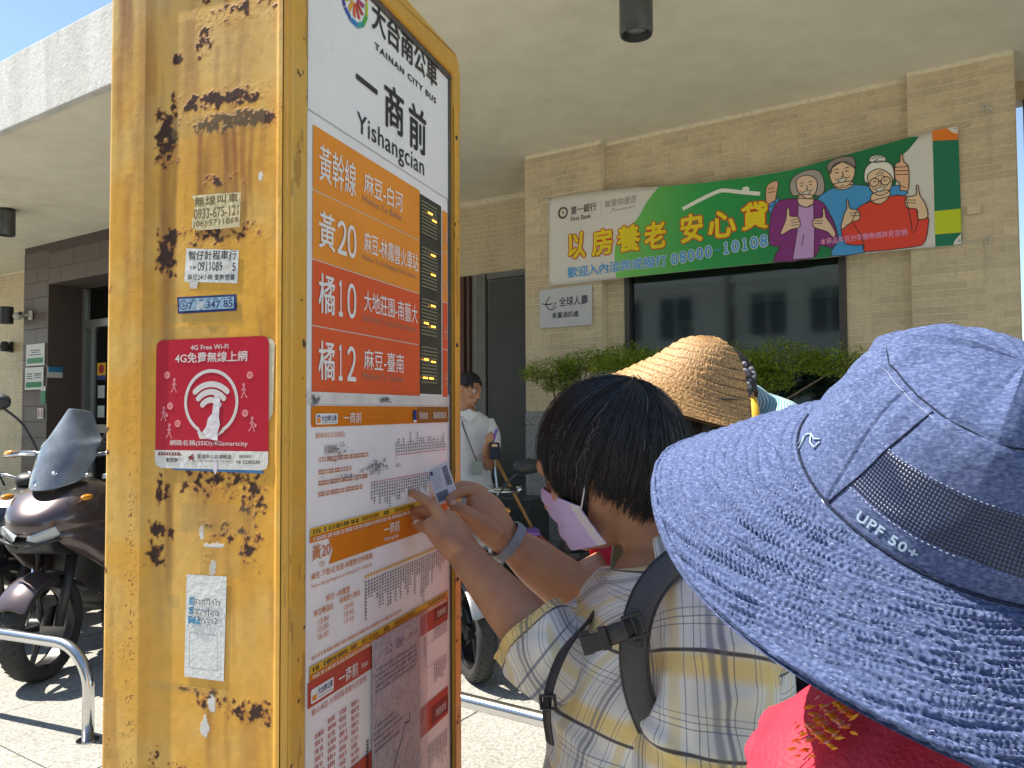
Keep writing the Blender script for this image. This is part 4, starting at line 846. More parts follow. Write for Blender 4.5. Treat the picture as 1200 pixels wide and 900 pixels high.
PC=eval('''{'w1_hair':[(2210,2979),(2192,3041),(2212,3098),(2269,3128),(2338,3135),(2387,3113),(2411,3064),(2419,2997),(2409,2960),(2372,2946),(2335,2972),(2248,2972)],
'w1_face':[(2243,3086),(2306,3101),(2362,3066),(2373,3011),(2354,2962),(2316,2935),(2267,2970),(2239,3024)],'w1_neck':[(2254,2972),(2341,2958),(2344,2898),(2299,2879),(2247,2913)],
'w1_jacket':[(2059,2841),(2100,2936),(2158,2957),(2247,2949),(2347,2930),(2407,2895),(2437,2838),(2488,2702),(2493,2624),(2450,2585),(2378,2613),(2339,2532),(2073,2532),(2121,2632),(2050,2654)],
'w1_shirt':[(2247,2906),(2299,2879),(2346,2898),(2349,2721),(2339,2532),(2199,2532),(2237,2736)],
'w1_handL':[(2129,2737),(2162,2813),(2173,2891),(2189,2882),(2192,2835),(2245,2821),(2254,2754),(2193,2742),(2141,2716),(2122,2725)],
'w1_handR':[(2482,2677),(2453,2746),(2424,2795),(2416,2854),(2404,2850),(2400,2798),(2347,2793),(2343,2741),(2428,2697),(2463,2654)],
'm_hand':[(2034,2932),(2033,3061),(2090,3099),(2115,3081),(2101,2996),(2087,2931),(2054,2920)],
'm_cuff':[(2050,2935),(2095,2960),(2120,2985),(2110,2930),(2075,2880),(2052,2880)],
'm_shirt':[(2371,2920),(2421,2964),(2482,2987),(2589,2991),(2692,2964),(2872,2940),(2909,2903),(2892,2869),(2690,2864),(2643,2808),(2600,2650),(2653,2579),(2652,2530),(2449,2532),(2474,2601),(2488,2702),(2437,2838)],
'm_face':[(2460,3113),(2533,3152),(2597,3121),(2608,3061),(2577,2996),(2523,2977),(2476,3007),(2453,3063)],'m_neck':[(2482,3012),(2589,3014),(2591,2981),(2535,2962),(2482,2984)],
'm_hair':[(2442,3104),(2439,3150),(2485,3180),(2557,3186),(2604,3164),(2612,3099),(2593,3109),(2533,3152),(2475,3137),(2460,3088)],
'r_shirt':[(2518,2704),(2584,2740),(2620,2824),(2690,2857),(2804,2877),(2903,2867),(2966,2772),(3024,2714),(3026,2666),(3005,2559),(2939,2534),(2661,2534),(2653,2579),(2546,2598)],
'r_face':[(2688,3041),(2752,3068),(2818,3018),(2828,2960),(2804,2908),(2754,2891),(2709,2924),(2690,2977)],'r_neck':[(2714,2910),(2805,2921),(2810,2876),(2758,2834),(2702,2862)],
'r_hairb':[(2664,3007),(2672,3082),(2713,3119),(2775,3116),(2825,3085),(2840,3027),(2834,2972),(2800,2940),(2710,2945),(2687,2978)],
'r_bun':[(2696,3128),(2708,3158),(2748,3162),(2787,3142),(2792,3116),(2747,3112)],
'r_handL':[(2516,2711),(2538,2798),(2556,2833),(2554,2885),(2565,2886),(2574,2831),(2626,2810),(2631,2752),(2584,2740),(2536,2706)],
'r_handR':[(2970,2710),(2966,2772),(2907,2793),(2905,2855),(2963,2864),(2964,2919),(2975,2923),(2984,2860),(3015,2795),(3024,2714)],
'm_hand2':[(2873,2912),(2870,2959),(2845,2988),(2847,3081),(2873,3095),(2878,3141),(2889,3139),(2897,3091),(2923,3049),(2920,2911),(2893,2904)]}''')
LW=.0055
for k,m_,y,sm_ in (('m_hand','b_skin3',y1-.0006,3),('m_cuff','b_blue',y2,3),('m_shirt','b_blue',y2,2),('m_neck','b_skin2',y2-.0008,2),('m_face','b_skin2',y3,4),('m_hair','b_dgrey',y3-.0008,3),('m_hand2','b_skin3',y3,3),
    ('w1_hair','b_grey',y2-.0006,4),('w1_jacket','b_purple',y3,2),('w1_neck','b_skin',y3-.0005,2),('w1_shirt','b_lilac',y4,1),('w1_face','b_skin',y4,4),('w1_handL','b_skin',y5,3),('w1_handR','b_skin',y5,3),
    ('r_shirt','b_red',y4,2),('r_neck','b_skin2',y4-.0008,2),('r_hairb','b_silver',y3-.0004,4),('r_bun','b_silver',y3,4),('r_face','b_skin2',y5,4),('r_handL','b_skin2',y5,3),('r_handR','b_skin2',y5,3)):
    cloth(PC[k],M[m_],y,'printed_'+{'m':'man','w':'woman','r':'grandmother'}[k[0]],smooth=sm_,st=LW)
def cs(pts,w=.005,y=y6,m='outline',close=False): flat(stroke([(q.x,q.y) for q in crom([(a/1000,b/1000,0) for a,b in pts],4)],w),M[m],bn,y,'drawn_line',fn=bulge)
def face(cx,cz,s=1,glasses=False):
    for dx in(-32,30): 
        cs([(cx+(dx-9)*s,cz+12*s),(cx+dx*s,cz+17*s),(cx+(dx+9)*s,cz+12*s)]); cs([(cx+(dx-14)*s,cz+34*s),(cx+dx*s,cz+40*s),(cx+(dx+12)*s,cz+34*s)],.004)
    cs([(cx+2*s,cz+14*s),(cx+8*s,cz-14*s),(cx-4*s,cz-16*s)]); cloth([(cx-26*s,cz-34*s),(cx+28*s,cz-28*s),(cx+14*s,cz-52*s),(cx-8*s,cz-56*s)],M['vinyl'],y6+.0004,'smile',smooth=3,st=.0045)
    cs([(cx-44*s,cz-22*s),(cx-36*s,cz-38*s)],.003); cs([(cx+44*s,cz-18*s),(cx+38*s,cz-34*s)],.003)
    if glasses:
        for dx in(-33,33): flat(arcband((cx+dx*s)/1000,(cz+10*s)/1000,.027*s,.006,0,360,20),M['outline'],bn,y6,'glasses_ring',fn=bulge)
        cs([(cx-7*s,cz+14*s),(cx+7*s,cz+14*s)],.006)
face(2303,3018,.92); face(2530,3070,1.0); face(2757,2972,1.0,True)
for dy in (0,14,26): cs([(2730+dy*.3,3015+dy),(2757,3022+dy),(2785-dy*.3,3012+dy)],.0035)
for a in ([(2198,2805),(2248,2808)],[(2200,2788),(2252,2788)],[(2200,2770),(2250,2768)],[(2350,2778),(2402,2776)],[(2350,2762),(2398,2758)],[(2578,2800),(2628,2794)],[(2578,2782),(2630,2776)],[(2910,2840),(2960,2832)],[(2908,2822),(2958,2814)],[(2850,3062),(2918,3056)],[(2850,3038),(2920,3030)],[(2850,3015),(2918,3005)],[(2280,2700),(2262,2620)],[(2590,2730),(2640,2640),(2655,2560)],[(2905,2860),(2930,2700),(2935,2640)],[(2965,2760),(2970,2690),(2945,2620)],[(2045,3045),(2085,3052)],[(2045,3020),(2095,3022)],[(2710,3140),(2745,3150),(2780,3135)],[(2725,3122),(2750,3138)]): cs(a,.0045)
# roof stroke with little chimney, drawn white on green
cs([(1437,2996),(1560,3040),(1680,3078),(1739,3084),(1850,3056),(1983,3024)],.028,y2,'b_silver'); cloth([(1868,3050),(1868,3085),(1900,3090),(1918,3075),(1915,3040)],M['b_silver'],y2-.0006,'chimney')
# lettering
def bt(s,box,m,y,b=0,sh=0,rim=0): return text(s,tuple(v/1000 for v in box),M[m] if isinstance(m,str) else m,bn,y,b,fn=bulge,shear=sh,rim=rim)
for ch,x0,x1,z0,z1 in (('以',428,598,2733,2951),('房',655,850,2730,2945),('養',880,1085,2728,2942),('老',1115,1296,2725,2935),('安',1409,1585,2735,2950),('心',1620,1825,2740,2938),('貸',1858,2046,2770,2972)):
    bt(ch,(x0+8,z0+8,x1-8,z1-8),'b_rim',y3,rim=.015); bt(ch,(x0+8,z0+8,x1-8,z1-8),'b_yellow',y4,rim=.0065)
bt('歡迎入內洽詢或撥打',(422,2588,1294,2672),'vinyl',y3,rim=.0055); bt('歡迎入內洽詢或撥打',(422,2588,1294,2672),'b_text',y4,rim=.0018)
bt('08000-10108',(1320,2578,2054,2735),'vinyl',y3,.09) if 0 else None
for i,ch in enumerate('08000-10108'):
    x0=1330+i*65.5+(0 if i<5 else 0); z0=2590+i*5.5; w_=52
    if ch=='-': bt(ch,(x0+8,z0+36,x0+48,z0+46),'b_text',y3); continue
    fw_={'0':'０','8':'８','1':'１'}[ch]; dx_=8 if ch=='1' else 0; bt(fw_,(x0+4+dx_,z0+3,x0+w_-4-dx_,z0+80),'vinyl',y3,rim=.0095); bt(fw_,(x0+4+dx_,z0+3,x0+w_-4-dx_,z0+80),'b_text',y4,rim=.0042)
bt('第一銀行',(459,3100,701,3168),'outline',y3,.006); bt('First Bank',(459,3046,650,3084),'outline',y3,.004)
flat(arcband(.383,3.132,.040,.013,0,360,32),M['outline'],bn,y2,'bank_emblem',fn=bulge); flat(arcband(.383,3.132,.050,.004,100,300,24),mat('emblem_gold',srgb('#a8742c'),.5),bn,y2,'bank_emblem',fn=bulge); flat([[(.383,3.152),(.391,3.132),(.383,3.112),(.375,3.132)],[(.363,3.132),(.383,3.138),(.403,3.132),(.383,3.126)]],D.materials['emblem_gold'],bn,y3,'bank_emblem',fn=bulge)
flat([rect(.7425,3.058,.7445,3.171)],M['b_dgrey'],bn,y2,'divider',fn=bulge); bt('就是你是否',(775,3108,1051,3166),'b_dgrey',y3,0,.1); cs([(828,3052),(850,3092),(868,3070),(890,3076),(905,3068),(925,3078),(945,3068),(965,3080),(985,3070),(1010,3080),(1039,3078)],.004,y3,'b_dgrey')
bt('本商品年百分率簡表請詳見官網',(2384,2612,2907,2655),'b_pink',y6,.012)
# eyelets and cords
for x,z in ((.262,3.25),(.262,2.56),(3.185,3.243),(3.188,2.545)): MB().lathe([(.010,-.001),(.010,.002),(.004,.002)],14,bulge((x,-.004,z)),axis='y').build('eyelet',M['chrome'],bn,smooth=True)
M['string']=mat('white_string',(.6,.58,.52),.8,.1)
MB().tube(crom([(.262,-.01,3.25),(.20,.0,3.285),(.14,.015,3.275),(.125,.014,3.31)],5),.004,6).tube([(.14,.012,3.275),(.13,.012,3.25)],.004,6).build('tie_cord',M['string'],bn,smooth=True)
MB().tube(crom([(3.19,-.008,2.545),(3.26,0,2.53),(3.34,.008,2.545),(3.36,.008,2.57),(3.345,.006,2.50)],5),.0035,6).tube(crom([(3.33,.006,2.54),(3.335,.005,2.42),(3.33,.006,2.26)],4),.003,6).build('tie_cord',M['string'],bn,smooth=True)
MB().tube(crom([(3.185,-.008,3.243),(3.28,.0,3.28),(3.35,.008,3.36)],5),.0025,6).tube(crom([(3.35,.006,3.37),(3.365,.005,3.3),(3.36,.006,3.12)],4),.0035,6).tube(crom([(3.33,.006,3.34),(3.35,-.0,3.37),(3.38,.005,3.33)],4),.004,6).build('tie_cord',M['string'],bn,smooth=True)
wsn=fthing('insurance_sign','small white insurance office sign below the banner on the left column','sign',.147,.012,2.19)
boxo('sign_plate',(0,.492,-.008,.0,0,.325),mat('sign_white',(.55,.56,.58),.35,.04),wsn,bevel=.003)
nvy=mat('sign_navy',srgb('#20243f'),.5)
text('全球人壽',(.19,.17,.455,.248),nvy,wsn,-.0095,.012); text('東臺通訊處',(.12,.075,.37,.125),nvy,wsn,-.0095,.012)
flat(stroke([(q.x,q.y) for q in crom([(.10,.26,0),(.07,.22,0),(.075,.17,0),(.12,.15,0),(.16,.17,0)],5)],.008)+stroke([(q.x,q.y) for q in crom([(.03,.205,0),(.08,.195,0),(.125,.20,0)],5)],.009)+stroke([(.125,.165),(.16,.20),(.145,.205)],.005),nvy,wsn,-.0095,'company_mark')
boxo('pipe_clip',(3.24,3.31,-.03,-.001,2.70,2.76),M['tile'],rc); rc.children[-1].location.x=-2.92 if 0 else 0
for o in rc.children:
    if o.name.startswith('pipe_clip'): o.location=(-2.92,0,0)
# ================================================================== PLANTS
def mk_leaf():
    m,nt,b=newmat('leaf_green'); g=node(nt,'ShaderNodeAttribute',attribute_name='tint')
    nt.links.new(g.outputs['Color'],b.inputs['Base Color']); b.inputs['Roughness'].default_value=.45; b.inputs['Subsurface Weight'].default_value=0
    tl=node(nt,'ShaderNodeBsdfTranslucent',{0:(.30,.48,.05,1)}); mx=node(nt,'ShaderNodeMixShader',{0:.35,1:b.outputs[0],2:tl.outputs[0]}); nt.links.new(mx.outputs[0],nt.nodes['Material Output'].inputs[0]); return m
M['leaf']=mk_leaf(); M['bark']=mat('bark',(.16,.12,.08),.9,.3,30,bump=.5)
def bonsai(name,lab,x,off,clumps,trunkx,seed,leafn=900,z0=.0,s=.02):
    t=fthing(name,lab,'potted tree',x,off,z0,'small potted trees in front of the bank wall'); rs=random.Random(seed)
    MB().lathe([(.0,0),(.17,0),(.2,.05),(.24,.42),(.27,.44),(.27,.48),(.24,.48),(.225,.40),(.0,.40)],28,cap=False).build('plant_pot',M.setdefault('pot',mat('dark_glazed_pot',(.05,.04,.035),.3,.2)),t,smooth='auto')
    tops=[]; mb=MB()
    trunk=crom([(0,0,.38),(.03,.01,.8),(-.02,.0,1.1),(trunkx*.4,0,1.4),(trunkx,0,clumps[0][1]-.1)],5); mb.tube(trunk,[.035-.02*i/len(trunk) for i in range(len(trunk))],10)
    for cx,cz,w,h in clumps:
        a=trunk[len(trunk)*2//3]; mb.tube(crom([tuple(a),((a.x+cx)/2,rs.uniform(-.05,.05),(a.z+cz)/2-.03),(cx,0,cz-.02)],4),[.014-.0014*i for i in range(9)],7)
        for q in range(5): 
            ex,ey,ez=cx+rs.uniform(-.8,.8)*w,rs.uniform(-.6,.6)*w*.6,cz+rs.uniform(-.3,.7)*h; mb.tube(crom([(cx,0,cz-.03),((cx+ex)/2,ey/2,cz-.01),(ex,ey,ez)],3),[.006-.0008*i for i in range(7)],5)
    mb.build('trunk',M['bark'],t,smooth=True)
    vs=[];fs=[];cs_=[]
    tot=sum(c[2]*c[3] for c in clumps)
    for cx,cz,w,h in clumps:
        for _ in range(int(leafn*w*h/tot)):
            # twigs: cluster centres then leaves round them
            r=rs.random()**.45; a=rs.uniform(0,2*PI); e=rs.uniform(-.6,1)
            px,py,pz=cx+w*r*math.cos(a),w*.6*r*math.sin(a),cz+h*e*(1-r*r*.7)
            shade=.35+.75*rs.random()
            for _q in range(6):
                q=Vector((px+rs.gauss(0,.018),py+rs.gauss(0,.018),pz+rs.gauss(0,.014)))
                d=Vector((rs.uniform(-1,1),rs.uniform(-1,1),rs.uniform(-.35,.6))).normalized(); n=Vector((rs.uniform(-.6,.6),rs.uniform(-.6,.6),1)).normalized(); sd_=d.cross(n).normalized(); L=s*rs.uniform(.7,1.25); W=L*.26
                i=len(vs); vs+= [q,q+d*L*.5+sd_*W,q+d*L,q+d*L*.5-sd_*W]; fs.append((i,i+1,i+2,i+3))
                g=shade*rs.uniform(.8,1.2); cs_+= [.33*g,.42*g,.05*g,1]*4
    me=D.meshes.new('crown'); me.from_pydata(vs,[],fs); at=me.attributes.new('tint','FLOAT_COLOR','POINT'); at.data.foreach_set('color',cs_); me.materials.append(M['leaf'])
    o=D.objects.new('crown',me); COL.objects.link(o); o.parent=t
bonsai('potted_tree','small leafy potted tree nearest the dark entrance below the white sign',.62,.45,[(-.12,1.78,.25,.13),(.20,1.83,.26,.13),(.52,1.86,.26,.12),(.0,1.68,.18,.09),(.75,1.80,.2,.10)],.15,1,2600)
bonsai('potted_tree','potted tree with wide low crown under the right half of the bank window',1.85,.75,[(-.28,1.78,.28,.15),(.08,1.76,.30,.16),(.42,1.78,.26,.15),(-.05,1.63,.25,.10),(.3,1.66,.2,.1),(-.62,1.80,.22,.11),(.75,1.76,.2,.12)],.1,2,3900)
bonsai('potted_tree','thin potted tree at the far left beside the ramp railing',-8.6,.9,[(-.3,1.86,.5,.16),(.25,1.95,.3,.14)],.25,3,800,s=.045)
# ================================================================== SCOOTERS
def smoothmesh(name,rings,m,parent,closed=True,caps=True,sub=1,thick=0):
    n=len(rings[0]); mb=MB(); vs=[v for r in rings for v in r]; fs=[]
    for i in range(len(rings)-1):
        for k in range(n if closed else n-1): fs.append((i*n+k,i*n+(k+1)%n,(i+1)*n+(k+1)%n,(i+1)*n+k))
    if caps and closed: fs.append(tuple(range(n-1,-1,-1))); fs.append(tuple((len(rings)-1)*n+k for k in range(n)))
    mb.add(vs,fs); return mb.build(name,m,parent,smooth=True,sub=sub,thick=thick)
def sec(x,zc,w,h,n=10,p=2.4,y0=0,shear=0):
    """super-ellipse section across the scooter at station x"""
    out=[]
    for k in range(n):
        a=2*PI*k/n; c,s=math.cos(a),math.sin(a); yy=w*math.copysign(abs(c)**(2/p),c); zz=h*math.copysign(abs(s)**(2/p),s); out.append((x+shear*zz,y0+yy,zc+zz))
    return out
def paint(name,c,flake=.4):
    m,nt,b=newmat(name); lw=node(nt,'ShaderNodeLayerWeight',{0:.5}); nt.links.new(ramp(nt,lw.outputs[1],[(0,c),(1,tuple(min(1,v*1.8+.02) for v in c))]),b.inputs['Base Color'])
    b.inputs['Metallic'].default_value=.35; b.inputs['Roughness'].default_value=.3; b.inputs['Coat Weight'].default_value=1; b.inputs['Coat Roughness'].default_value=.05; return m
def wheel(parent,x,R_=.27,w=.055,z=None):
    z=R_ if z is None else z
    wh_=thing('tmp','t','t')
    for k in list(wh_.keys()): del wh_[k]
    wh_.name='wheel'; wh_.parent=parent; wh_.location=(x,0,z); wh_.empty_display_size=.02
    prof=[(R_-.07,-.045),(R_-.035,-w),(R_-.012,-w*.8),(R_,-w*.3),(R_,w*.3),(R_-.012,w*.8),(R_-.035,w),(R_-.07,.045)]
    MB().lathe(prof,40,axis='y',cap=False).build('tyre',M['rubber'],wh_,smooth=True)
    mb=MB().lathe([(R_-.065,-.04),(R_-.075,-.03),(R_-.075,.03),(R_-.065,.04)],36,axis='y',cap=False).lathe([(.03,-.05),(.045,-.05),(.045,.05),(.03,.05)],20,axis='y')
    for k in range(5):
        a=2*PI*k/5; mb.tube([(.03*math.cos(a),0,.03*math.sin(a)),((R_-.07)*math.cos(a+.1),0,(R_-.07)*math.sin(a+.1))],[.018,.012],8)
    mb.build('rim',M['rimg'],wh_,smooth='auto')
    tr=MB()
    for k in range(40):
        a=2*PI*k/40
        for s_ in(-1,1): tr.tube([((R_+.0005)*math.cos(a),s_*.006,(R_+.0005)*math.sin(a)),((R_-.008)*math.cos(a+.09),s_*w*.8,(R_-.008)*math.sin(a+.09))],.0028,4)
    tr.build('tread',M['rubber'],wh_)
    MB().lathe([(.06,.052),(.105,.052),(.105,.056),(.06,.056)],30,axis='y').build('brake_disc',M['steel'],wh_,smooth='auto')
    return wh_
M['rimg']=mat('dark_alloy',(.04,.04,.042),.35,.2,20,metal=.6); M['seat']=mat('seat_vinyl',(.022,.022,.024),.5,.25,30,bump=.1)
def mk_screen():
    m=D.materials.new('smoked_windshield'); m.use_nodes=True; t=m.node_tree; t.nodes.clear()
    tr=node(t,'ShaderNodeBsdfTransparent',{0:(.30,.34,.42,1)}); gl=node(t,'ShaderNodeBsdfGlossy',{0:(.9,.95,1,1),1:.05}); df=node(t,'ShaderNodeBsdfDiffuse',{0:(.36,.41,.48,1)})
    fr_=node(t,'ShaderNodeFresnel',{0:1.7}); tc=node(t,'ShaderNodeTexCoord').outputs['Object']; nz=node(t,'ShaderNodeTexNoise',{'Vector':tc,'Scale':9,'Detail':6})
    a=node(t,'ShaderNodeMixShader',{0:ramp(t,nz.outputs['Fac'],[(.35,.3),(.7,.6)]),1:tr.outputs[0],2:df.outputs[0]}); b=node(t,'ShaderNodeMixShader',{0:fr_.outputs[0],1:a.outputs[0],2:gl.outputs[0]}); node(t,'ShaderNodeOutputMaterial',{0:b.outputs[0]}); return m
M['screen']=mk_screen(); M['lens']=mat('headlight_lens',(.45,.48,.5),.08,.1,8,coat=1); M['amberp']=mat('amber_plastic',srgb('#e0962a'),.3,.1,coat=.5); M['redp']=mat('red_lens',srgb('#b01a14'),.2,.1,coat=.7)
def mirror(root,s,z=1.30,x=-.16):
    mb=MB().tube(crom([(x-.02,s*.16,z-.27),(x-.01,s*.24,z-.12),(x+.02,s*.33,z-.03)],4),.007,8)
    a=mb.build('mirror_stem',M['dark'],root,smooth=True)
    smoothmesh('mirror',[sec(x+.06,z,.012,.010,12,2,s*.37),sec(x+.045,z,.075,.042,12,2.6,s*.38),sec(x+.01,z,.092,.052,12,2.6,s*.38),sec(x-.004,z,.090,.050,12,2.6,s*.38)],M['dark'],root)
    MB().add(sec(x-.006,z,.080,.042,20,2.8,s*.38),[tuple(range(20))]).build('mirror_glass',M['chrome'],root)
def scooter(loc,rz,lab,body,trim,screen=True,hb=.12,mz=1.43):
    """x forward; origin on the ground under the front wheel"""
    r=thing('scooter',lab,'scooter',loc,rz,'scooters parked under the arcade'); P=paint('scooter_paint_'+body[0],body[1])
    wheel(r,0,.27,.058); wheel(r,-1.32,.25,.065)
    # fork and mudguard
    for s in(-1,1): 
        MB().tube([(0,s*.085,.27),(-.10,s*.085,.62)],[.022,.028],10).build('fork_leg',M['chrome'] if s<0 else M['dark'],r,smooth=True)
    gd_=[]
    for k in range(9):
        a=R(150-k*15.); gd_.append([( .295*math.cos(a)+.0, y, .27+.295*math.sin(a)-abs(y)*.35) for y in(-.085,-.06,0,.06,.085)])
    smoothmesh('mudguard',gd_,P,r,closed=False,thick=.006)
    # front cowl
    smoothmesh('front_cowl',[sec(.16,.80,.04,.03,14,2.5),sec(.12,.80,.13,.075,14,2.6),sec(.02,.83,.20,.12,14,2.8),sec(-.12,.86,.235,.15,14,2.8),sec(-.26,.88,.22,.15,14,2.6),sec(-.34,.88,.17,.12,14,2.4)],P,r,sub=2)
    for s in(-1,1):
        smoothmesh('cowl_wing',[sec(.10,.74,.02,.03,8,2,s*.13),sec(-.02,.72,.035,.09,8,2,s*.185),sec(-.2,.66,.04,.16,8,2,s*.215),sec(-.36,.60,.035,.17,8,2,s*.215),sec(-.44,.52,.02,.10,8,2,s*.2)],P,r,sub=2)
        hl=MB().add([(.165,s*.03,.755),(.12,s*.135,.80),(.10,s*.15,.755),(.135,s*.07,.715),(.172,s*.03,.735),(.10,s*.02,.76),(.06,s*.12,.80),(.05,s*.13,.75),(.08,s*.06,.70)],[(0,1,2,3,4),(5,8,7,6),(0,5,6,1),(1,6,7,2),(2,7,8,3)]).build('headlight',M['lens'],r,bevel=.006)
        MB().ball((-.02,s*.205,.93),(.045,.018,.016)).build('turn_signal',M['amberp'],r,smooth=True)
        MB().tube([(.17,s*.02,.70),(.11,s*.16,.735)],.008,6).build('brow_trim',M['dark'],r,smooth=True)
    MB().prism([(-.10,.62),(.10,.66),(.13,.72),(.05,.79),(-.12,.79)],'y',-.11,.11).build('grille',M['dark'],r,bevel=.015)
    MB().box(.11,.118,-.05,.05,.56,.62).build('badge_plate',M['dark'],r) if 0 else None
    # leg shield, floor, seat, tail
    smoothmesh('leg_shield',[sec(-.30,.62,.21,.30,12,3),sec(-.38,.60,.20,.32,12,3),sec(-.44,.42,.19,.16,12,3)],M['seat'],r,sub=1)
    smoothmesh('floor_board',[sec(-.36,.30,.15,.07,12,4),sec(-.6,.29,.17,.06,12,4),sec(-.82,.32,.17,.08,12,4)],M['seat'],r,sub=1)
    smoothmesh('tail_body',[sec(-.74,.45,.12,.15,12,2.8),sec(-.86,.54,.17,.20,12,2.8),sec(-1.15,.62,.18,.15,12,2.6),sec(-1.45,.72,.14,.10,12,2.4),sec(-1.66,.80,.07,.05,12,2.2)],P,r,sub=2)
    smoothmesh('seat',[sec(-.68,.74,.08,.035,12,2.6),sec(-.78,.775,.13,.045,12,2.8),sec(-1.05,.79,.16,.05,12,2.8),sec(-1.2,.84,.15,.06,12,2.6),sec(-1.45,.88,.12,.045,12,2.4),sec(-1.55,.885,.07,.03,12,2.2)],M['seat'],r,sub=2)
    smoothmesh('engine_case',[sec(-.9,.30,.10,.10,10,3),sec(-1.1,.28,.13,.11,10,3),sec(-1.36,.26,.12,.09,10,3),sec(-1.5,.27,.08,.05,10,3)],M['rimg'],r,sub=1)
    MB().tube(crom([(-1.0,-.14,.25),(-1.2,-.17,.27),(-1.55,-.18,.36)],5),[.03,.032,.036,.04,.045,.05,.055,.055,.055,.055,.05],14).build('exhaust',M['dark'],r,smooth=True)
    MB().ball((-1.69,0,.80),(.03,.09,.03)).build('tail_light',M['redp'],r,smooth=True)
    for s in(-1,1): MB().tube([(-1.25,s*.12,.60),(-1.33,s*.12,.27)],.02,8).build('rear_shock',M['redp'] if s<0 else M['dark'],r,smooth=True); MB().tube(crom([(-1.2,s*.16,.86),(-1.5,s*.16,.93),(-1.62,s*.09,.94)],4),.011,8).build('grab_rail',M['dark'],r,smooth=True)
    # handlebar
    smoothmesh('handlebar_cover',[sec(-.12,.98+hb,.03,.03,10,2.4),sec(-.17,1.0+hb,.10,.05,10,2.4),sec(-.26,1.01+hb,.11,.045,10,2.4),sec(-.31,1.0+hb,.05,.02,10,2.4)],M['dark'],r,sub=2)
    for s in(-1,1):
        MB().tube(crom([(-.22,s*.08,1.0+hb),(-.22,s*.2,1.03+hb),(-.27,s*.34,1.02+hb)],4),.012,8).build('handlebar',M['steel'],r,smooth=True)
        g=MB().tube([(-.245,s*.235,1.03+hb),(-.275,s*.355,1.02+hb)],.018,12).build('grip',M['rubber'],r,smooth=True)
        MB().tube([(-.275,s*.355,1.02+hb),(-.29,s*.405,1.018+hb)],.021,12).build('bar_end',M['amberp'] if (s<0 and screen) else M['steel'],r,smooth=True)
        MB().tube(crom([(-.19,s*.17,1.02+hb),(-.17,s*.26,1.02+hb),(-.21,s*.36,1.01+hb)],4),[.007]*8+[.009],8).build('brake_lever',M['steel'],r,smooth=True)
        mirror(r,s,mz)
    if screen:
        rg=[]
        for k in range(9):
            t=k/8; z=.965+.43*t; xw=.135+.03*math.sin(PI*t)-.085*max(0,t-.55)/.45 if t<.999 else .06; xc=.06-.22*t-.04*t*t
            rg.append([(xc-.10*(y*y)*1.0-.9*(y*xw)**2*3,y*xw,z-.02*y*y*(1 if t>.5 else -2)) for y in(-1,-.75,-.5,-.25,0,.25,.5,.75,1)])
        ws=smoothmesh('windshield',rg,M['screen'],r,closed=False,sub=2,thick=.004)
        for y in(-.06,.06): MB().lathe([(.0,-.003),(.011,-.001),(.011,.003),(.0,.006)],12,(.0,0,0),axis='x').build('screen_bolt',M['chrome'],r,smooth=True,loc=(.022,y,1.055))
        MB().lathe([(.0,-.003),(.009,-.001),(.009,.003),(.0,.006)],12,(.0,0,0),axis='x').build('screen_bolt',M['chrome'],r,smooth=True,loc=(.068,0,.995))
    MB().box(.03,.035,-.09,.09,.50,.6).build('number_plate',M['cream'],r) if 0 else None
    return r
scooter((-2.67,4.40,0),R(-94),'dark plum brown sports scooter with a smoked windshield parked at the left edge',('plum',(.062,.042,.044)),None,True).scale=(1.1,1.16,1.10)
scooter((-3.35,5.1,0),R(-96),'black scooter mostly hidden behind the plum coloured one',('black',(.015,.015,.017)),None,False,.05,1.28)
scooter((-2.45,5.0,0),R(-96),'dark scooter with a red tail shock squeezed behind the yellow pillar',('graphite',(.03,.032,.036)),None,False,.05,1.28)
scooter((-.22,4.35,0),R(-70),'grey scooter beyond the pointing hands, one mirror showing',('silver',(.16,.17,.18)),None,False,0,1.17)
scooter((-3.9,4.9,0),R(-92),'blue grey scooter at the very edge of the photo beside the plum coloured one',('slate',(.04,.05,.09)),None,False,.05,1.28)
# ================================================================== PEOPLE
def skinmat(name,c,sss=.12):
    m,nt,b=newmat(name); tc=node(nt,'ShaderNodeTexCoord').outputs['Object']; n=node(nt,'ShaderNodeTexNoise',{'Vector':tc,'Scale':22,'Detail':5}); n2=node(nt,'ShaderNodeTexVoronoi',{'Vector':tc,'Scale':900})
    nt.links.new(ramp(nt,n.outputs['Fac'],[(.3,(c[0]*.92,c[1]*.8,c[2]*.8)),(.7,(c[0]*1.06,c[1]*1.08,c[2]*1.08))]),b.inputs['Base Color']); b.inputs['Roughness'].default_value=.48; b.inputs['Specular IOR Level'].default_value=.4
    b.inputs['Subsurface Weight'].default_value=sss; b.inputs['Subsurface Radius'].default_value=(1,.35,.18); b.inputs['Subsurface Scale'].default_value=.006
    bp=node(nt,'ShaderNodeBump',{'Height':n2.outputs['Distance'],'Strength':.12,'Distance':.0006}); bp2=node(nt,'ShaderNodeBump',{'Height':node(nt,'ShaderNodeTexNoise',{'Vector':tc,'Scale':90,'Detail':4}).outputs['Fac'],'Strength':.35,'Distance':.002,'Normal':bp.outputs[0]}); nt.links.new(bp2.outputs[0],b.inputs['Normal']); return m
M['skin']=skinmat('tanned_skin',(.50,.265,.155)); M['skin2']=skinmat('light_brown_skin',(.52,.30,.20)); M['hair']=mat('black_hair',(.007,.0065,.008),.5,.3,200,spec=.6)
M['nail']=mat('fingernail',(.62,.40,.33),.25,.05,coat=.3)
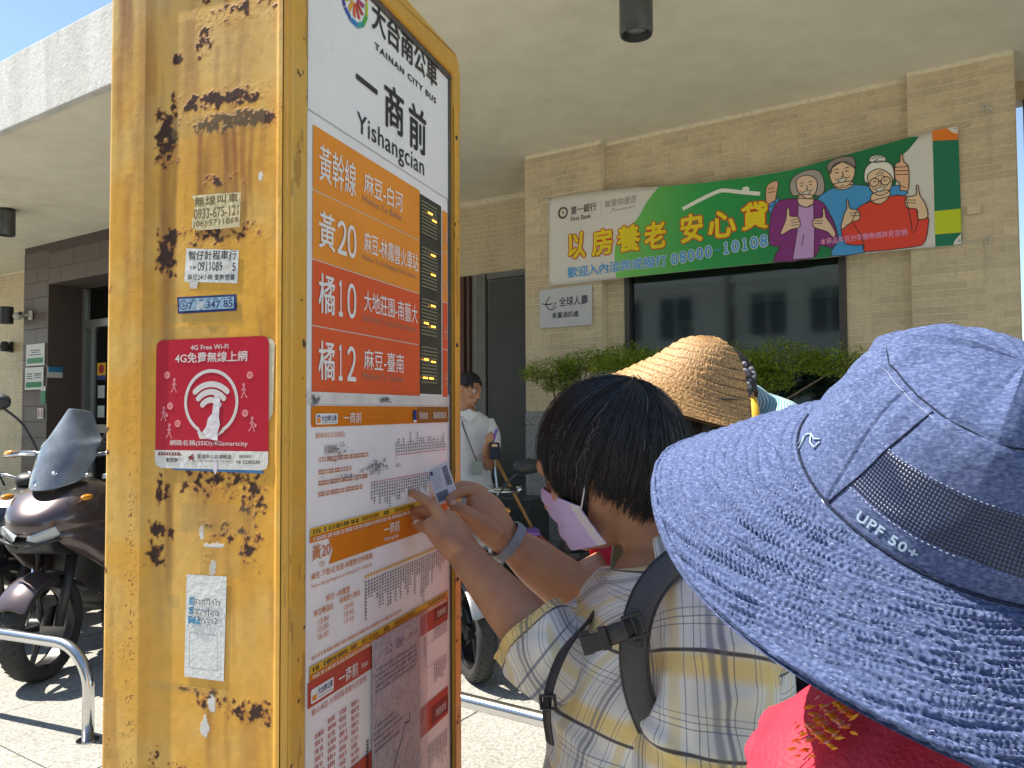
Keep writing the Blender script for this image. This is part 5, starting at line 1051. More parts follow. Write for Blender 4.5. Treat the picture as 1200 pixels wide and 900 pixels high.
def frame3(f,up=(0,0,1)):
    f=Vector(f).normalized(); l=Vector(up).cross(f).normalized(); u=f.cross(l).normalized(); return Matrix((l,f,u)).transposed()   # local x=left,y=front,z=up (columns)
class Body:
    def __init__(s): s.m=MB()
    def ball(s,c,r,F=None,n=16,m=12):
        b=MB().ball((0,0,0),r,n,m); F=F or Matrix.Identity(3); c=Vector(c); s.m.add([F@Vector(v)+c for v in b.v],b.f); return s
    def limb(s,pts,rad,n=14,k=6,F=None):
        P=crom(pts,k); r=crom([(a,0,0) if not isinstance(a,tuple) else (a[0],a[1],0) for a in rad],k); two=isinstance(rad[0],tuple)
        rr=[(v.x,v.y) if two else v.x for v in r]
        s.m.tube(P,rr,n,up=F); 
        for p,a in((P[0],rr[0]),(P[-1],rr[-1])): q=a if not two else min(a); s.ball(p,(q*.98,)*3)
        return s
    def mesh(s,voxel,smooth=4):
        me=D.meshes.new('b'); me.from_pydata([tuple(v) for v in s.m.v],[],s.m.f); bm=bmesh.new(); bm.from_mesh(me); bmesh.ops.recalc_face_normals(bm,faces=bm.faces); bm.to_mesh(me); bm.free()
        o=D.objects.new('b',me); COL.objects.link(o); r=o.modifiers.new('r','REMESH'); r.mode='VOXEL'; r.voxel_size=voxel; r.use_smooth_shade=True
        sm_=o.modifiers.new('s','SMOOTH'); sm_.factor=.5; sm_.iterations=smooth
        bpy.context.view_layer.update(); ev=o.evaluated_get(bpy.context.evaluated_depsgraph_get()); out=D.meshes.new_from_object(ev); D.objects.remove(o); D.meshes.remove(me); return out
def joinm(name,ms,mat_,parent,origin):
    bm=bmesh.new()
    for m_ in ms: bm.from_mesh(m_); D.meshes.remove(m_)
    bmesh.ops.translate(bm,verts=bm.verts,vec=-Vector(origin)); me=D.meshes.new(name); bm.to_mesh(me); bm.free(); me.materials.clear(); me.materials.append(mat_)
    for p in me.polygons: p.use_smooth=True
    o=D.objects.new(name,me); COL.objects.link(o); o.parent=parent; return o
def head(B,c,F,s=1.0,ears=True):
    c=Vector(c); L=lambda x,y,z: c+F@Vector((x*s,y*s,z*s))
    B.ball(L(0,-.012,.025),(.074*s,.092*s,.088*s),F); B.ball(L(0,.02,-.01),(.066*s,.072*s,.085*s),F); B.ball(L(0,.035,-.062),(.048*s,.052*s,.048*s),F); B.ball(L(0,.067,-.088),(.022*s,.02*s,.018*s),F)
    B.ball(L(0,.078,.03),(.05*s,.018*s,.02*s),F)
    B.limb([L(0,.084,.02),L(0,.093,-.005),L(0,.101,-.025)],[.008*s,.010*s,.013*s],10,3); B.ball(L(.011*s,.096,-.028),(.008*s,.009*s,.007*s),F); B.ball(L(-.011*s,.096,-.028),(.008*s,.009*s,.007*s),F)
    B.ball(L(0,.084,-.052),(.024*s,.011*s,.006*s),F); B.ball(L(0,.082,-.063),(.020*s,.011*s,.0065*s),F)
    for q in(-1,1):
        B.ball(L(q*.042,.062,-.018),(.022*s,.018*s,.018*s),F)
        if ears:
            for k in range(9): a=R(-70+k*32); B.ball(L(q*.079,-.008-.016*math.cos(a),-.002+.028*math.sin(a)),(.005*s,.006*s,.006*s),F)
            B.ball(L(q*.075,-.006,-.005),(.004*s,.012*s,.022*s),F)
def eyes(c,F,parent,origin,s=1.0):
    c=Vector(c); mb=MB(); wb=MB(); br=MB()
    for q in(-1,1):
        p=c+F@Vector((q*.032*s,.078*s,.008*s))-Vector(origin); wb.ball(p,.0125*s,12,8); p2=c+F@Vector((q*.032*s,.0885*s,.008*s))-Vector(origin); mb.ball(p2,.0055*s,10,6)
        br.tube([c+F@Vector((q*x*s,y*s,z*s))-Vector(origin) for x,y,z in((.018,.092,.031),(.033,.091,.036),(.05,.078,.031))],[.003*s,.0038*s,.002*s],6)
    wb.build('eye',mat('eye_white',(.6,.57,.54),.2,.03),parent,smooth=True); mb.build('iris',M['hair'],parent,smooth=True); br.build('eyebrow',M['hair'],parent,smooth=True)
# cloth loft ----------------------------------------------------------
def garment(name,secs,m,parent,origin,nu=96,nv=110,fold=.006,ff=9,seed=0,closed=True,open_top=True,u0=0,u1=1,thick=.002,creases=(),vofs=0):
    """secs: (centre, ra, rb, A-axis, B-axis) rings along the body; UV in metres; folds are real relief"""
    C_=crom([s_[0] for s_ in secs],8); RA=crom([(s_[1],s_[2],0) for s_ in secs],8); AX=crom([s_[3] for s_ in secs],8); BX=crom([s_[4] for s_ in secs],8)
    def samp(L,t): x=t*(len(L)-1); i=min(int(x),len(L)-2); return L[i].lerp(L[i+1],x-i)
    rows=[];vl=0;pl=None;VV=[];UU=[]
    for j in range(nv+1):
        t=j/nv; c=samp(C_,t); r=samp(RA,t); a=samp(AX,t).normalized(); b=samp(BX,t).normalized(); tg=(samp(C_,min(1,t+.02))-samp(C_,max(0,t-.02))).normalized(); a=(a-tg*a.dot(tg)).normalized(); b_=tg.cross(a); b=b_ if b_.dot(b)>=0 else -b_; row=[];ul=[]
        if pl is not None: vl+=(c-pl).length
        pl=c; rav=(r.x+r.y)/2
        for i in range(nu+(0 if closed else 1)):
            u=u0+(u1-u0)*i/nu; th=2*PI*u; cx,sy=math.cos(th),math.sin(th); p_=2.3
            d=a*math.copysign(abs(cx)**(2/p_),cx)*r.x+b*math.copysign(abs(sy)**(2/p_),sy)*r.y; p=c+d; n=d.normalized()
            q=noise.fractal(Vector((p.x*ff+seed,p.y*ff,p.z*ff*.8)),1,2,3); rg=1-abs(noise.noise(Vector((p.x*ff*.9+seed*2,p.y*ff*.9,p.z*ff*1.3+5))))*2.2
            dsp=fold*(q+.7*max(-.5,rg)); 
            for (cp,cd,cw,ca) in creases:
                e=Vector(p)-Vector(cp); k=e.dot(cd[1]); 
                dsp+=ca*math.exp(-(e.dot(cd[0])/cw)**2)*max(0,1-abs(k)/cd[2])
            row.append(p+n*dsp); ul.append(u*2*PI*rav)
        rows.append(row); VV.append(vl+vofs); UU.append(ul)
    n=len(rows[0]); vs=[v-Vector(origin) for r_ in rows for v in r_]; fs=[]
    m_=n if closed else n-1
    for j in range(nv):
        for i in range(m_): fs.append((j*n+i,j*n+(i+1)%n,(j+1)*n+(i+1)%n,(j+1)*n+i))
    me=D.meshes.new(name); me.from_pydata([tuple(v) for v in vs],[],fs); uvl=me.uv_layers.new(name='UVMap'); k=0; dat=[]
    for j in range(nv):
        for i in range(m_):
            full=UU[j][0]+(u1-u0)*2*PI*(sum((RA[0].x,RA[0].y))/2)
            for (jj,ii) in((j,i),(j,i+1),(j+1,i+1),(j+1,i)):
                uu=UU[jj][ii] if ii<n else UU[jj][0]+2*PI*(UU[jj][1]-UU[jj][0])/(2*PI/nu)/ (2*PI) *1.0 if False else (UU[jj][ii] if ii<n else UU[jj][n-1]+(UU[jj][n-1]-UU[jj][n-2]))
                dat+=[uu,VV[jj]]
    uvl.data.foreach_set('uv',dat); me.materials.append(m)
    me.polygons.foreach_set('use_smooth',[True]*len(fs)); o=D.objects.new(name,me); COL.objects.link(o); o.parent=parent
    if thick: q=o.modifiers.new('t','SOLIDIFY'); q.thickness=thick; q.offset=-1
    return o
def plaid():
    m,nt,b=newmat('plaid_cotton'); uv=node(nt,'ShaderNodeUVMap'); sx=node(nt,'ShaderNodeSeparateXYZ',{0:uv.outputs[0]})
    wob=node(nt,'ShaderNodeTexNoise',{'Vector':uv.outputs[0],'Scale':14,'Detail':2})
    def stripe(sock,period,centre,half,soft=.12):
        a=node(nt,'ShaderNodeMath',{0:sock,1:period},operation='DIVIDE'); f=node(nt,'ShaderNodeMath',{0:a.outputs[0]},operation='FRACT'); d=node(nt,'ShaderNodeMath',{0:f.outputs[0],1:centre},operation='SUBTRACT'); ab=node(nt,'ShaderNodeMath',{0:d.outputs[0]},operation='ABSOLUTE')
        return node(nt,'ShaderNodeMapRange',{0:ab.outputs[0],1:half/period*(1-soft),2:half/period*(1+soft),3:1.0,4:0.0}).outputs[0]
    U,V=sx.outputs[0],sx.outputs[1]; P=.088; Pu=.098
    cur=None
    def mixin(prev,fac,col,k): 
        f=node(nt,'ShaderNodeMath',{0:fac,1:k},operation='MULTIPLY'); n=node(nt,'ShaderNodeMix',{0:f.outputs[0],7:col+(1,)},data_type='RGBA')
        if isinstance(prev,tuple): n.inputs[6].default_value=prev+(1,)
        else: nt.links.new(prev,n.inputs[6])
        return n.outputs[2]
    base=(.86,.84,.77)
    c=mixin(base,stripe(U,Pu,.28,.020,.9),(.56,.50,.46),.42); c=mixin(c,stripe(V,P,.85,.016,.8),(.64,.62,.62),.35)
    c=mixin(c,stripe(U,Pu,.80,.007,.3),(.78,.62,.24),.55)
    c=mixin(c,stripe(V,P,.455,.0105,.45),(.86,.64,.21),.85); 
    c=mixin(c,stripe(V,P,.318,.0017,.3),(.035,.03,.04),.92)
    for pos,w_,k in((.05,.0005,.75),(.12,.0005,.6),(.60,.0005,.8),(.66,.0004,.6),(.93,.0005,.7)): c=mixin(c,stripe(U,Pu,pos,w_,.4),(.10,.11,.22),k)
    for pos,w_,k in((.205,.0030,.6),(.30,.0024,.75),(.38,.0006,.8)): c=mixin(c,stripe(U,Pu,pos,w_,.4),(.15,.15,.20),k)
    for pos,k in((.06,.75),(.92,.5),(.99,.7)): c=mixin(c,stripe(V,P,pos,.0005,.4),(.10,.11,.22),k)
    nt.links.new(c,b.inputs['Base Color']); b.inputs['Roughness'].default_value=.8; b.inputs['Sheen Weight'].default_value=.15
    w=node(nt,'ShaderNodeTexNoise',{'Vector':node(nt,'ShaderNodeMapping',{'Vector':uv.outputs[0],'Scale':(1500,700,1)}).outputs[0],'Scale':1,'Detail':2}); w2=node(nt,'ShaderNodeTexNoise',{'Vector':node(nt,'ShaderNodeMapping',{'Vector':uv.outputs[0],'Scale':(60,18,1)}).outputs[0],'Scale':1,'Detail':5})
    b1=node(nt,'ShaderNodeBump',{'Height':w.outputs['Fac'],'Strength':.15,'Distance':.0006}); b2=node(nt,'ShaderNodeBump',{'Height':w2.outputs['Fac'],'Strength':.45,'Distance':.004,'Normal':b1.outputs[0]}); nt.links.new(b2.outputs[0],b.inputs['Normal'])
    tl=node(nt,'ShaderNodeBsdfTranslucent',{'Color':c}); mx=node(nt,'ShaderNodeMixShader',{0:.06,1:b.outputs[0],2:tl.outputs[0]}); nt.links.new(mx.outputs[0],nt.nodes['Material Output'].inputs[0]); return m
M['plaid']=plaid()
def hairstrands(name,c,F,rad,ends,parent,origin,hl=None,N=3500,pole=(0,-.35,.94),seed=1,r=.0009,m=None,grey=0,whorl=.5,jit=.02,drop=0):
    """strands flow from a crown point over an ellipsoid; ends(psi) gives how far down each goes (degrees)"""
    rs=random.Random(seed); c=Vector(c)-Vector(origin); hl_=hl; K=Vector(pole).normalized(); a=K.orthogonal().normalized(); b=K.cross(a); 
    # psi measured so that 0 = towards the face
    fr=Vector((0,1,0)); fr=(fr-K*fr.dot(K)).normalized(); lf=fr.cross(K)
    vs=[];fs=[];gv=[]
    for i in range(N):
        psi=rs.uniform(-PI,PI); e=R(ends(psi))*(rs.uniform(.88,1.05) if rs.random()<.9 else rs.uniform(1.0,1.10)); n=9; lay=rs.uniform(.95,1.015)+(rs.uniform(.02,.07) if rs.random()<.02 else 0)+.03*noise.noise(Vector((math.cos(psi)*4,math.sin(psi)*4,5))); tw=whorl*rs.uniform(.6,1.2); cl=noise.noise(Vector((math.cos(psi)*11,math.sin(psi)*11,1)))*.22; P=[]
        if hl_:
            e=.3
            while e<2.9:
                d=K*math.cos(e)+(fr*math.cos(psi)+lf*math.sin(psi))*math.sin(e); az=abs(math.atan2(d.x,d.y)); 
                if d.z<hl_(az)+.06*noise.noise(Vector((az*5,d.x,3)))+.04*noise.noise(Vector((az*17,d.x*3,8))): break
                e+=.03
            if e<.45: continue
            e*=rs.uniform(.90,1.03) if rs.random()<.85 else rs.uniform(.6,1.08)
        st=rs.uniform(0,.72)*e
        for k in range(n+1):
            ph=st+(e-st)*k/n; ps=psi+cl*(k/n)**1.5+rs.gauss(0,jit)*.3+tw*math.exp(-ph*2.2)
            d=K*math.cos(ph)+(fr*math.cos(ps)+lf*math.sin(ps))*math.sin(ph); q=Vector((d.x*rad[0],d.y*rad[1],d.z*rad[2]))*(lay+(.02*(k/n)**2)*rs.uniform(-.6,1)); q.z*=(1+drop) if q.z<0 else 1; P.append(c+F@q)
        w=r*rs.uniform(.6,1.4); base=len(vs)
        for k,p in enumerate(P):
            t=(P[min(k+1,n)]-P[max(k-1,0)]).normalized(); s_=t.cross(p-c).normalized(); o_=(p-c).normalized(); ww=w*(1-.75*(k/n)**3)*(.35 if k==0 else 1); vs+= [p+s_*ww,p+o_*ww*.8,p-s_*ww]
        for k in range(n):
            for q in range(3): q2=(q+1)%3; fs.append((base+k*3+q,base+k*3+q2,base+(k+1)*3+q2,base+(k+1)*3+q))
    me=D.meshes.new(name); me.from_pydata([tuple(v) for v in vs],[],fs); me.materials.append(m or M['hair']); me.polygons.foreach_set('use_smooth',[True]*len(fs))
    o=D.objects.new(name,me); COL.objects.link(o); o.parent=parent; return o
# ------------------------------------------------ woman in the plaid shirt
O1=Vector((.215,1.08,0)); w1=thing('person','short haired woman in a yellow plaid shirt and lilac mask pointing at the timetable','woman',O1)
H1=Vector((.136,1.115,1.420)); F1=frame3((-.86,.38,-.36))
B=Body(); head(B,H1,F1,1.0,ears=True); B.limb([H1+F1@Vector((0,-.035,-.04)),(.185,1.105,1.36),(.225,1.095,1.29),(.23,1.09,1.2)],[.052,.050,.056,.07])
B.limb([(.22,1.085,1.24),(.22,1.08,1.1),(.215,1.08,.9)],[(.09,.15),(.11,.16),(.11,.15)],F=(1,.2,0))
for s_ in(-1,1):
    B.limb([(.215+.02*s_,1.08+s_*.09,.88),(.20+.02*s_,1.08+s_*.10,.48),(.215,1.08+s_*.10,.10)],[.088,.058,.042]); B.limb([(.24,1.08+s_*.10,.06),(.12,1.08+s_*.10,.035)],[.045,.035])
B.limb([(.235,.955,1.225),(.222,.91,1.12),(.212,.895,.97)],[.046,.042,.038]); B.limb([(.215,.885,.97),(.13,.90,.92),(.05,.94,.90)],[.04,.034,.025]); B.ball((.02,.955,.895),(.045,.03,.018)); 
for k in range(4): B.limb([(.0,.94+.016*k,.895),(-.035,.945+.016*k,.885),(-.055,.95+.016*k,.868)],[.009,.008,.007],8,3)
B.limb([(.03,.95,.88),(.01,.93,.865),(-.01,.93,.85)],[.010,.009,.008],8,3)
b_lo=B.mesh(.006)
W1=(-0.0720,1.1650,1.2847)
B=Body(); B.limb([(.20,1.24,1.17),(.12,1.16,1.150),(0.0591,1.0700,1.1593),],[.055,.052,.048],18)
B.limb([(0.0591,1.0700,1.1593),(0.0280,1.0850,1.1901),(-0.0139,1.1150,1.2291),(-0.0522,1.1500,1.2647),(-0.0723,1.1700,1.2838)],[(.044,.044),(.041,.043),(.035,.037),(.026,.030),(.0225,.027)],20,6,F=(.1,-.6,.8))
# back of the hand and five digits
B.limb([(-0.0699,1.1720,1.2808),(-0.0843,1.1750,1.2996),(-0.1019,1.1850,1.3201),(-0.1176,1.1980,1.3366)],[(.020,.026),(.018,.031),(.016,.034),(.012,.030)],18,5,F=(.55,-.75,.2))
def digit(B,P,r): B.limb(P,r,12,5); 
digit(B,[(-0.1044,1.1830,1.3295),(-0.1220,1.1900,1.3535),(-0.1369,1.2050,1.3623),(-0.1488,1.2150,1.3679),(-0.1607,1.2245,1.3716)],[.0105,.0100,.0084,.0079,.0062])
digit(B,[(-0.1081,1.1950,1.3213),(-0.1262,1.2050,1.3397),(-0.1424,1.2180,1.3447),(-0.1544,1.2280,1.3408),(-0.1618,1.2320,1.3349)],[.0105,.0098,.0086,.0078,.0064])
digit(B,[(-0.1077,1.2050,1.3145),(-0.1236,1.2180,1.3286),(-0.1400,1.2320,1.3321),(-0.1464,1.2400,1.3242),(-0.1420,1.2380,1.3177)],[.010,.0094,.0082,.0075,.0066])
digit(B,[(-0.1032,1.2150,1.3049),(-0.1178,1.2280,1.3177),(-0.1299,1.2400,1.3201),(-0.1360,1.2450,1.3139),(-0.1313,1.2400,1.3092)],[.009,.0084,.0074,.0066,.0058])
digit(B,[(-0.0782,1.1620,1.2929),(-0.0960,1.1600,1.3048),(-0.1154,1.1750,1.3153),(-0.1341,1.1920,1.3218),(-0.1519,1.2080,1.3262)],[.0135,.0125,.0108,.0098,.0078])
b_hi=B.mesh(.0019,3); pb_=joinm('body',[b_lo,b_hi],M['skin'],w1,O1)
MB().ball((0,0,0),(.0068,.0032,.0052)).build('fingernail',M['nail'],w1,smooth=True,loc=Vector((-0.1482,1.1990,1.3285))-O1)
# hair: a dense cap plus strands
def cap(name,c,F,rad,test,parent,origin,m,n=64,k=40,noise_=.002):
    vs=[];c=Vector(c)-Vector(origin)
    idx={};fs=[]
    for j in range(k+1):
        ph=PI*j/k
        for i in range(n):
            th=2*PI*i/n; d=Vector((math.sin(ph)*math.cos(th),math.sin(ph)*math.sin(th),math.cos(ph))); q=1+noise_*20*noise.noise(d*7); vs.append(c+F@Vector((d.x*rad[0]*q,d.y*rad[1]*q,d.z*rad[2]*q)))
    for j in range(k):
        for i in range(n):
            ph=PI*(j+.5)/k; th=2*PI*(i+.5)/n; d=Vector((math.sin(ph)*math.cos(th),math.sin(ph)*math.sin(th),math.cos(ph)))
            if test(d): fs.append((j*n+i,j*n+(i+1)%n,(j+1)*n+(i+1)%n,(j+1)*n+i))
    return MB().add(vs,fs).build(name,m,parent,smooth=True,fix=False,thick=.004)
HC=H1+F1@Vector((0,-.017,.018)); HR=(.090,.110,.107)
def t1(d): return d.z>(.25 if d.y>.62 else (-.30 if d.y>.1 else -.66 if d.y>-.5 else -.80))
cap('hair_cap',HC,F1,(HR[0]*.95,HR[1]*.95,HR[2]*.95),t1,w1,O1,M['hair'])
def ends1(psi):
    a=abs(psi); e=(60+6*math.sin(psi*5) if a<.5 else 60+(a-.5)/.42*66 if a<.92 else 126-(a-.92)/.25*8 if a<1.17 else 118+(a-1.17)/.8*24 if a<1.97 else 142-(a-1.97)*3); return e*(1+.07*noise.noise(Vector((psi*6,1,1)))+.03*noise.noise(Vector((psi*19,4,1))))
def hl1(a): 
    ks=[(0,.30),(.45,.12),(.72,-.22),(.95,-.62),(1.12,-.50),(1.3,-.34),(1.5,-.46),(1.75,-.78),(2.2,-.93),(3.2,-.97)]
    for (p,q),(r_,s_) in zip(ks,ks[1:]):
        if a<=r_: return q+(s_-q)*(a-p)/(r_-p)
    return -.97
hairstrands('hair',HC,F1,HR,ends1,w1,O1,hl=hl1,N=8500,seed=3,r=.0009,whorl=.35,pole=(.10,-.62,.78),jit=.05,drop=.18)
M['hairgrey']=mat('grey_hair',(.30,.29,.28),.4,.2,100)
hairstrands('grey_hair',HC,F1,(HR[0]*1.006,HR[1]*1.006,HR[2]*1.006),ends1,w1,O1,hl=hl1,N=110,seed=9,r=.0003,m=M['hairgrey'],jit=.1,pole=(.10,-.62,.78))
# mask
def mask(c,F,parent,origin,col):
    c=Vector(c); vs=[]; nu,nv=36,30
    for j in range(nv+1):
        v=j/nv; z=.004-.100*v
        for i in range(nu+1):
            a=R(-70+140*i/nu); ca=math.cos(a); nose=.011*math.exp(-(a/.30)**2)*math.exp(-((v-.25)/.30)**2); chin=.010*math.exp(-(a/.6)**2)*math.exp(-((v-.85)/.25)**2)
            Rf=.1015-.016*v*v; Rl=.084-.016*v
            pl=.0040*abs(math.sin(v*PI*3.5))*math.cos(a)
            p=Vector((math.sin(a)*Rl,(Rf+nose+chin+pl)*ca-.004-.012*v*(1-ca),z-.062*(1-ca)*(1-v)-.006*(1-ca))); vs.append(c+F@p-Vector(origin))
    fs=[(j*(nu+1)+i,j*(nu+1)+i+1,(j+1)*(nu+1)+i+1,(j+1)*(nu+1)+i) for j in range(nv) for i in range(nu)]
    o=MB().add(vs,fs).build('face_mask',col,parent,smooth=True,fix=False,thick=.0012)
    wm=M.setdefault('maskwhite',mat('mask_edge_white',(.66,.60,.66),.7,.05,bump=.1)); 
    for s0,i0 in((1,nu),(-1,0)):
        e=[vs[j*(nu+1)+i0] for j in range(nv+1)]; e2=[vs[j*(nu+1)+i0-s0*2]+(F@Vector((0,.0012,0))) for j in range(nv+1)]; n=len(e)
        off=F@Vector((s0*.0014,.0006,0)); MB().add([v+off for v in e]+[v+off for v in e2],[(k,k+1,n+k+1,n+k) for k in range(n-1)]).build('mask_edge',wm,o,smooth=True,fix=False)
        top,bot=vs[2*(nu+1)+i0],vs[(nv-3)*(nu+1)+i0]; ear=c+F@Vector((s0*.083,-.022,.030))-Vector(origin); ear2=c+F@Vector((s0*.083,-.028,-.02))-Vector(origin)
        MB().tube(crom([tuple(top),tuple((top+ear)/2+F@Vector((s0*.006,0,0))),tuple(ear),tuple(ear2)],6),.0013,6).build('ear_loop',wm,o,smooth=True)
    return o
mask(H1,F1,w1,O1,mat('lilac_mask',(.56,.44,.74),.75,.08,20,bump=.1,bscale=400))
# shirt
Fx=Vector((.975,.2,0)); Lx=Vector((-.2,.975,0)); Z3=Vector((0,0,1))
tor=[((.215,1.085,.72),.175,.20,Fx,Lx),((.215,1.085,.88),.17,.195,Fx,Lx),((.215,1.08,1.0),.165,.19,Fx,Lx),((.215,1.08,1.10),.155,.185,Fx,Lx),((.222,1.083,1.19),.130,.18,Fx,Lx),((.232,1.085,1.255),.098,.160,Fx,Lx),((.233,1.09,1.288),.078,.100,Fx,Lx),((.226,1.095,1.302),.062,.066,Fx,Lx)]
CR=[((.10,.98,1.02),(Vector((.3,0,.95)),Vector((.7,-.7,0)),.25),.012,.012),((.06,1.02,1.10),(Vector((.5,0,.85)),Vector((.2,-1,0)),.2),.010,.010),((.20,.93,1.08),(Vector((.9,0,.4)),Vector((-.3,0,.9)),.2),.010,-.010)]
garment('shirt',tor,M['plaid'],w1,O1,nu=180,nv=170,fold=.0085,ff=8,seed=1.3,creases=CR)
nsl=[((.232,.985,1.262),.060,.058,Vector((1,0,.15)),Vector((0,.5,-.85))),((.234,.945,1.238),.070,.066,Vector((1,0,.0)),Vector((0,.8,-.6))),((.226,.915,1.17),.071,.064,Vector((1,0,0)),Vector((0,.95,.3))),((.214,.905,1.08),.068,.062,Vector((1,0,0)),Vector((0,1,.1))),((.212,.90,1.0),.066,.060,Vector((1,0,0)),Vector((0,1,0))),((.208,.90,.93),.064,.058,Vector((1,0,0)),Vector((0,1,0)))]
garment('sleeve',nsl,M['plaid'],w1,O1,nu=120,nv=130,fold=.0075,ff=13,seed=4.1,vofs=.03,creases=[((.16,.86,1.14),(Vector((.5,0,.85)),Vector((1,0,-.5)),.12),.008,.009),((.2,.86,1.065),(Vector((.1,0,1)),Vector((1,0,-.2)),.12),.006,-.007)])
e0=Vector((0.0591,1.0700,1.1593)); e1=Vector((0.0315,1.0830,1.1871)); dA=(e1-e0).normalized()
fa=Vector((.25,-.9,.3)); fb=Vector((.5,.2,.8))
fsl=[((.205,1.25,1.185),.060,.058,Vector((.5,-.8,0)),Vector((0,0,1))),((.15,1.19,1.165),.066,.062,Vector((.6,-.8,0)),Vector((.2,0,1))),((.10,1.12,1.155),.065,.061,Vector((.6,-.75,0)),Vector((.3,0,1))),(tuple(e0+Vector((.0,.0,.004))),.064,.060,Vector((.4,-.85,.2)),Vector((.65,.1,.7))),(tuple(e1+Vector((-.002,0,.002))),.057,.054,Vector((.35,-.85,.35)),Vector((.6,.1,.75))),(tuple(e1+dA*.014),.055,.052,Vector((.3,-.85,.4)),Vector((.6,.1,.8)))]
garment('sleeve',fsl,M['plaid'],w1,O1,nu=120,nv=110,fold=.0085,ff=15,seed=7.7,vofs=.02,thick=.003)
# collar: band round the neck folded outwards
def collar(parent,origin,c,ax,m,u0,u1,prof,nu=80,seed=0,name='collar',amp=.002,point=.02):
    c=Vector(c); ax=Vector(ax).normalized(); a=Vector((1,.2,0)); a=(a-ax*a.dot(ax)).normalized(); b=ax.cross(a); vs=[];uv=[]
    nv=len(prof)
    for i in range(nu+1):
        t=i/nu; th=2*PI*(u0+(u1-u0)*t); e=(abs(t-.5)*2)**4
        for j,(r,h) in enumerate(prof):
            k=1+.0*e; hh=h-point*e*max(0,(j-1)/(nv-2)) if j>1 else h; rr=r+.008*e*(j>0)
            q=amp*noise.noise(Vector((th*3+seed,j*.4,2)))*2; vs.append(c+(a*math.cos(th)*1.0+b*math.sin(th)*1.12)*(rr+q)+ax*hh-Vector(origin)); uv.append((th*.085,1-h*1.0+.5))
    fs=[(i*nv+j,(i+1)*nv+j,(i+1)*nv+j+1,i*nv+j+1) for i in range(nu) for j in range(nv-1)]
    me=D.meshes.new(name); me.from_pydata([tuple(v) for v in vs],[],fs); ul=me.uv_layers.new(name='UVMap'); dat=[]
    for f in fs:
        for v in f: dat+=[uv[v][0],uv[v][1]]
    ul.data.foreach_set('uv',dat); me.materials.append(m); me.polygons.foreach_set('use_smooth',[True]*len(fs)); o=D.objects.new(name,me); COL.objects.link(o); o.parent=parent; q=o.modifiers.new('t','SOLIDIFY'); q.thickness=.0025; s_=o.modifiers.new('s','SUBSURF'); s_.levels=s_.render_levels=1; return o
collar(w1,O1,(.222,1.093,1.305),(-.30,.02,.95),M['plaid'],-.35,.35,[(.060,-.012),(.060,.018),(.060,.036),(.065,.044),(.076,.038),(.092,.014),(.110,-.014),(.124,-.034)],point=.026)
# trousers & shoes
tm=mat('charcoal_trousers',(.03,.03,.035),.85,.2,30)
for s_ in(-1,1): MB().tube(crom([(.0,s_*.09,.80),(-.01,s_*.10,.45),(.0,s_*.10,.07)],6),[.105-.0035*k for k in range(13)],18).build('trouser_leg',tm,w1,smooth=True); MB().ball((-.05,s_*.10,.045),(.12,.05,.045)).build('shoe',M['dark'],w1,smooth=True)
# backpack -----------------------------------------------------------
bp=thing('backpack','dark padded backpack on the plaid shirted woman with charcoal straps and black buckle','backpack',O1)
M['strap']=mat('charcoal_webbing',(.075,.075,.082),.75,.15,60,bump=.2,bscale=900); M['pbody']=mat('dark_purple_nylon',(.030,.022,.036),.6,.2,20,bump=.15)
smoothmesh('pack_body',[[tuple(Vector((.25,.03,z))+Vector((.98,.2,0))*(r_*math.copysign(abs(math.cos(a))**.55,math.cos(a))*.085)+Vector((-.2,.98,0))*(r_*math.copysign(abs(math.sin(a))**.55,math.sin(a))*.15)) for a in [2*PI*k/20 for k in range(20)]] for z,r_ in((.78,.6),(.79,.93),(.84,1),(1.0,1.04),(1.12,1),(1.19,.9),(1.225,.6))],M['pbody'],bp)
def surf_strap(name,pts,w,t,m,parent,nrm=(0,-1,0),edge=None):
    P=crom([tuple(Vector(p)-O1) for p in pts],8); mb=MB(); vs=[];n=len(P)
    for i,p in enumerate(P):
        tg=(P[min(i+1,n-1)]-P[max(i-1,0)]).normalized(); nn=(Vector(nrm)-tg*Vector(nrm).dot(tg)).normalized(); s_=tg.cross(nn)
        for a,b in((-1,0),(-.8,.8),(-.3,1),(.3,1),(.8,.8),(1,0),(.7,-.6),(-.7,-.6)): vs.append(p+s_*a*w/2+nn*b*t)
    fs=[(i*8+k,i*8+(k+1)%8,(i+1)*8+(k+1)%8,(i+1)*8+k) for i in range(n-1) for k in range(8)]; mb.add(vs,fs); o=mb.build(name,m,parent,smooth=True)
    if edge:
        for sg_ in(-1,1): MB().tube([vs[i*8+(0 if sg_<0 else 5)] for i in range(n)],.0022,6).build('strap_piping',edge,o,smooth=True)
    return o
surf_strap('shoulder_strap',[(0.2799,1.0200,1.2985),(0.2328,0.9550,1.3241),(0.1912,0.9180,1.3190),(0.1584,0.8950,1.2943),(0.1416,0.8850,1.2601),(0.1368,0.8820,1.2206),(0.1417,0.8850,1.1813),(0.1566,0.8950,1.1390),(0.1756,0.9300,1.0948)],.031,.007,M['strap'],bp,(-.35,-1,.2),M['dark'])
surf_strap('shoulder_strap',[(0.1166,1.0750,1.2229),(0.0980,1.0300,1.2188),(0.0653,0.9850,1.1970),(0.0472,0.9750,1.1600),(0.0416,0.9750,1.1232),(0.0461,0.9850,1.0821)],.016,.003,M['dark'],bp,(-.8,-.6,.1))
surf_strap('chest_strap',[(0.1398,0.8680,1.2618),(0.1250,0.8650,1.2561),(0.1058,0.8720,1.2467)],.022,.003,M['dark'],bp,(-.35,-1,.1))
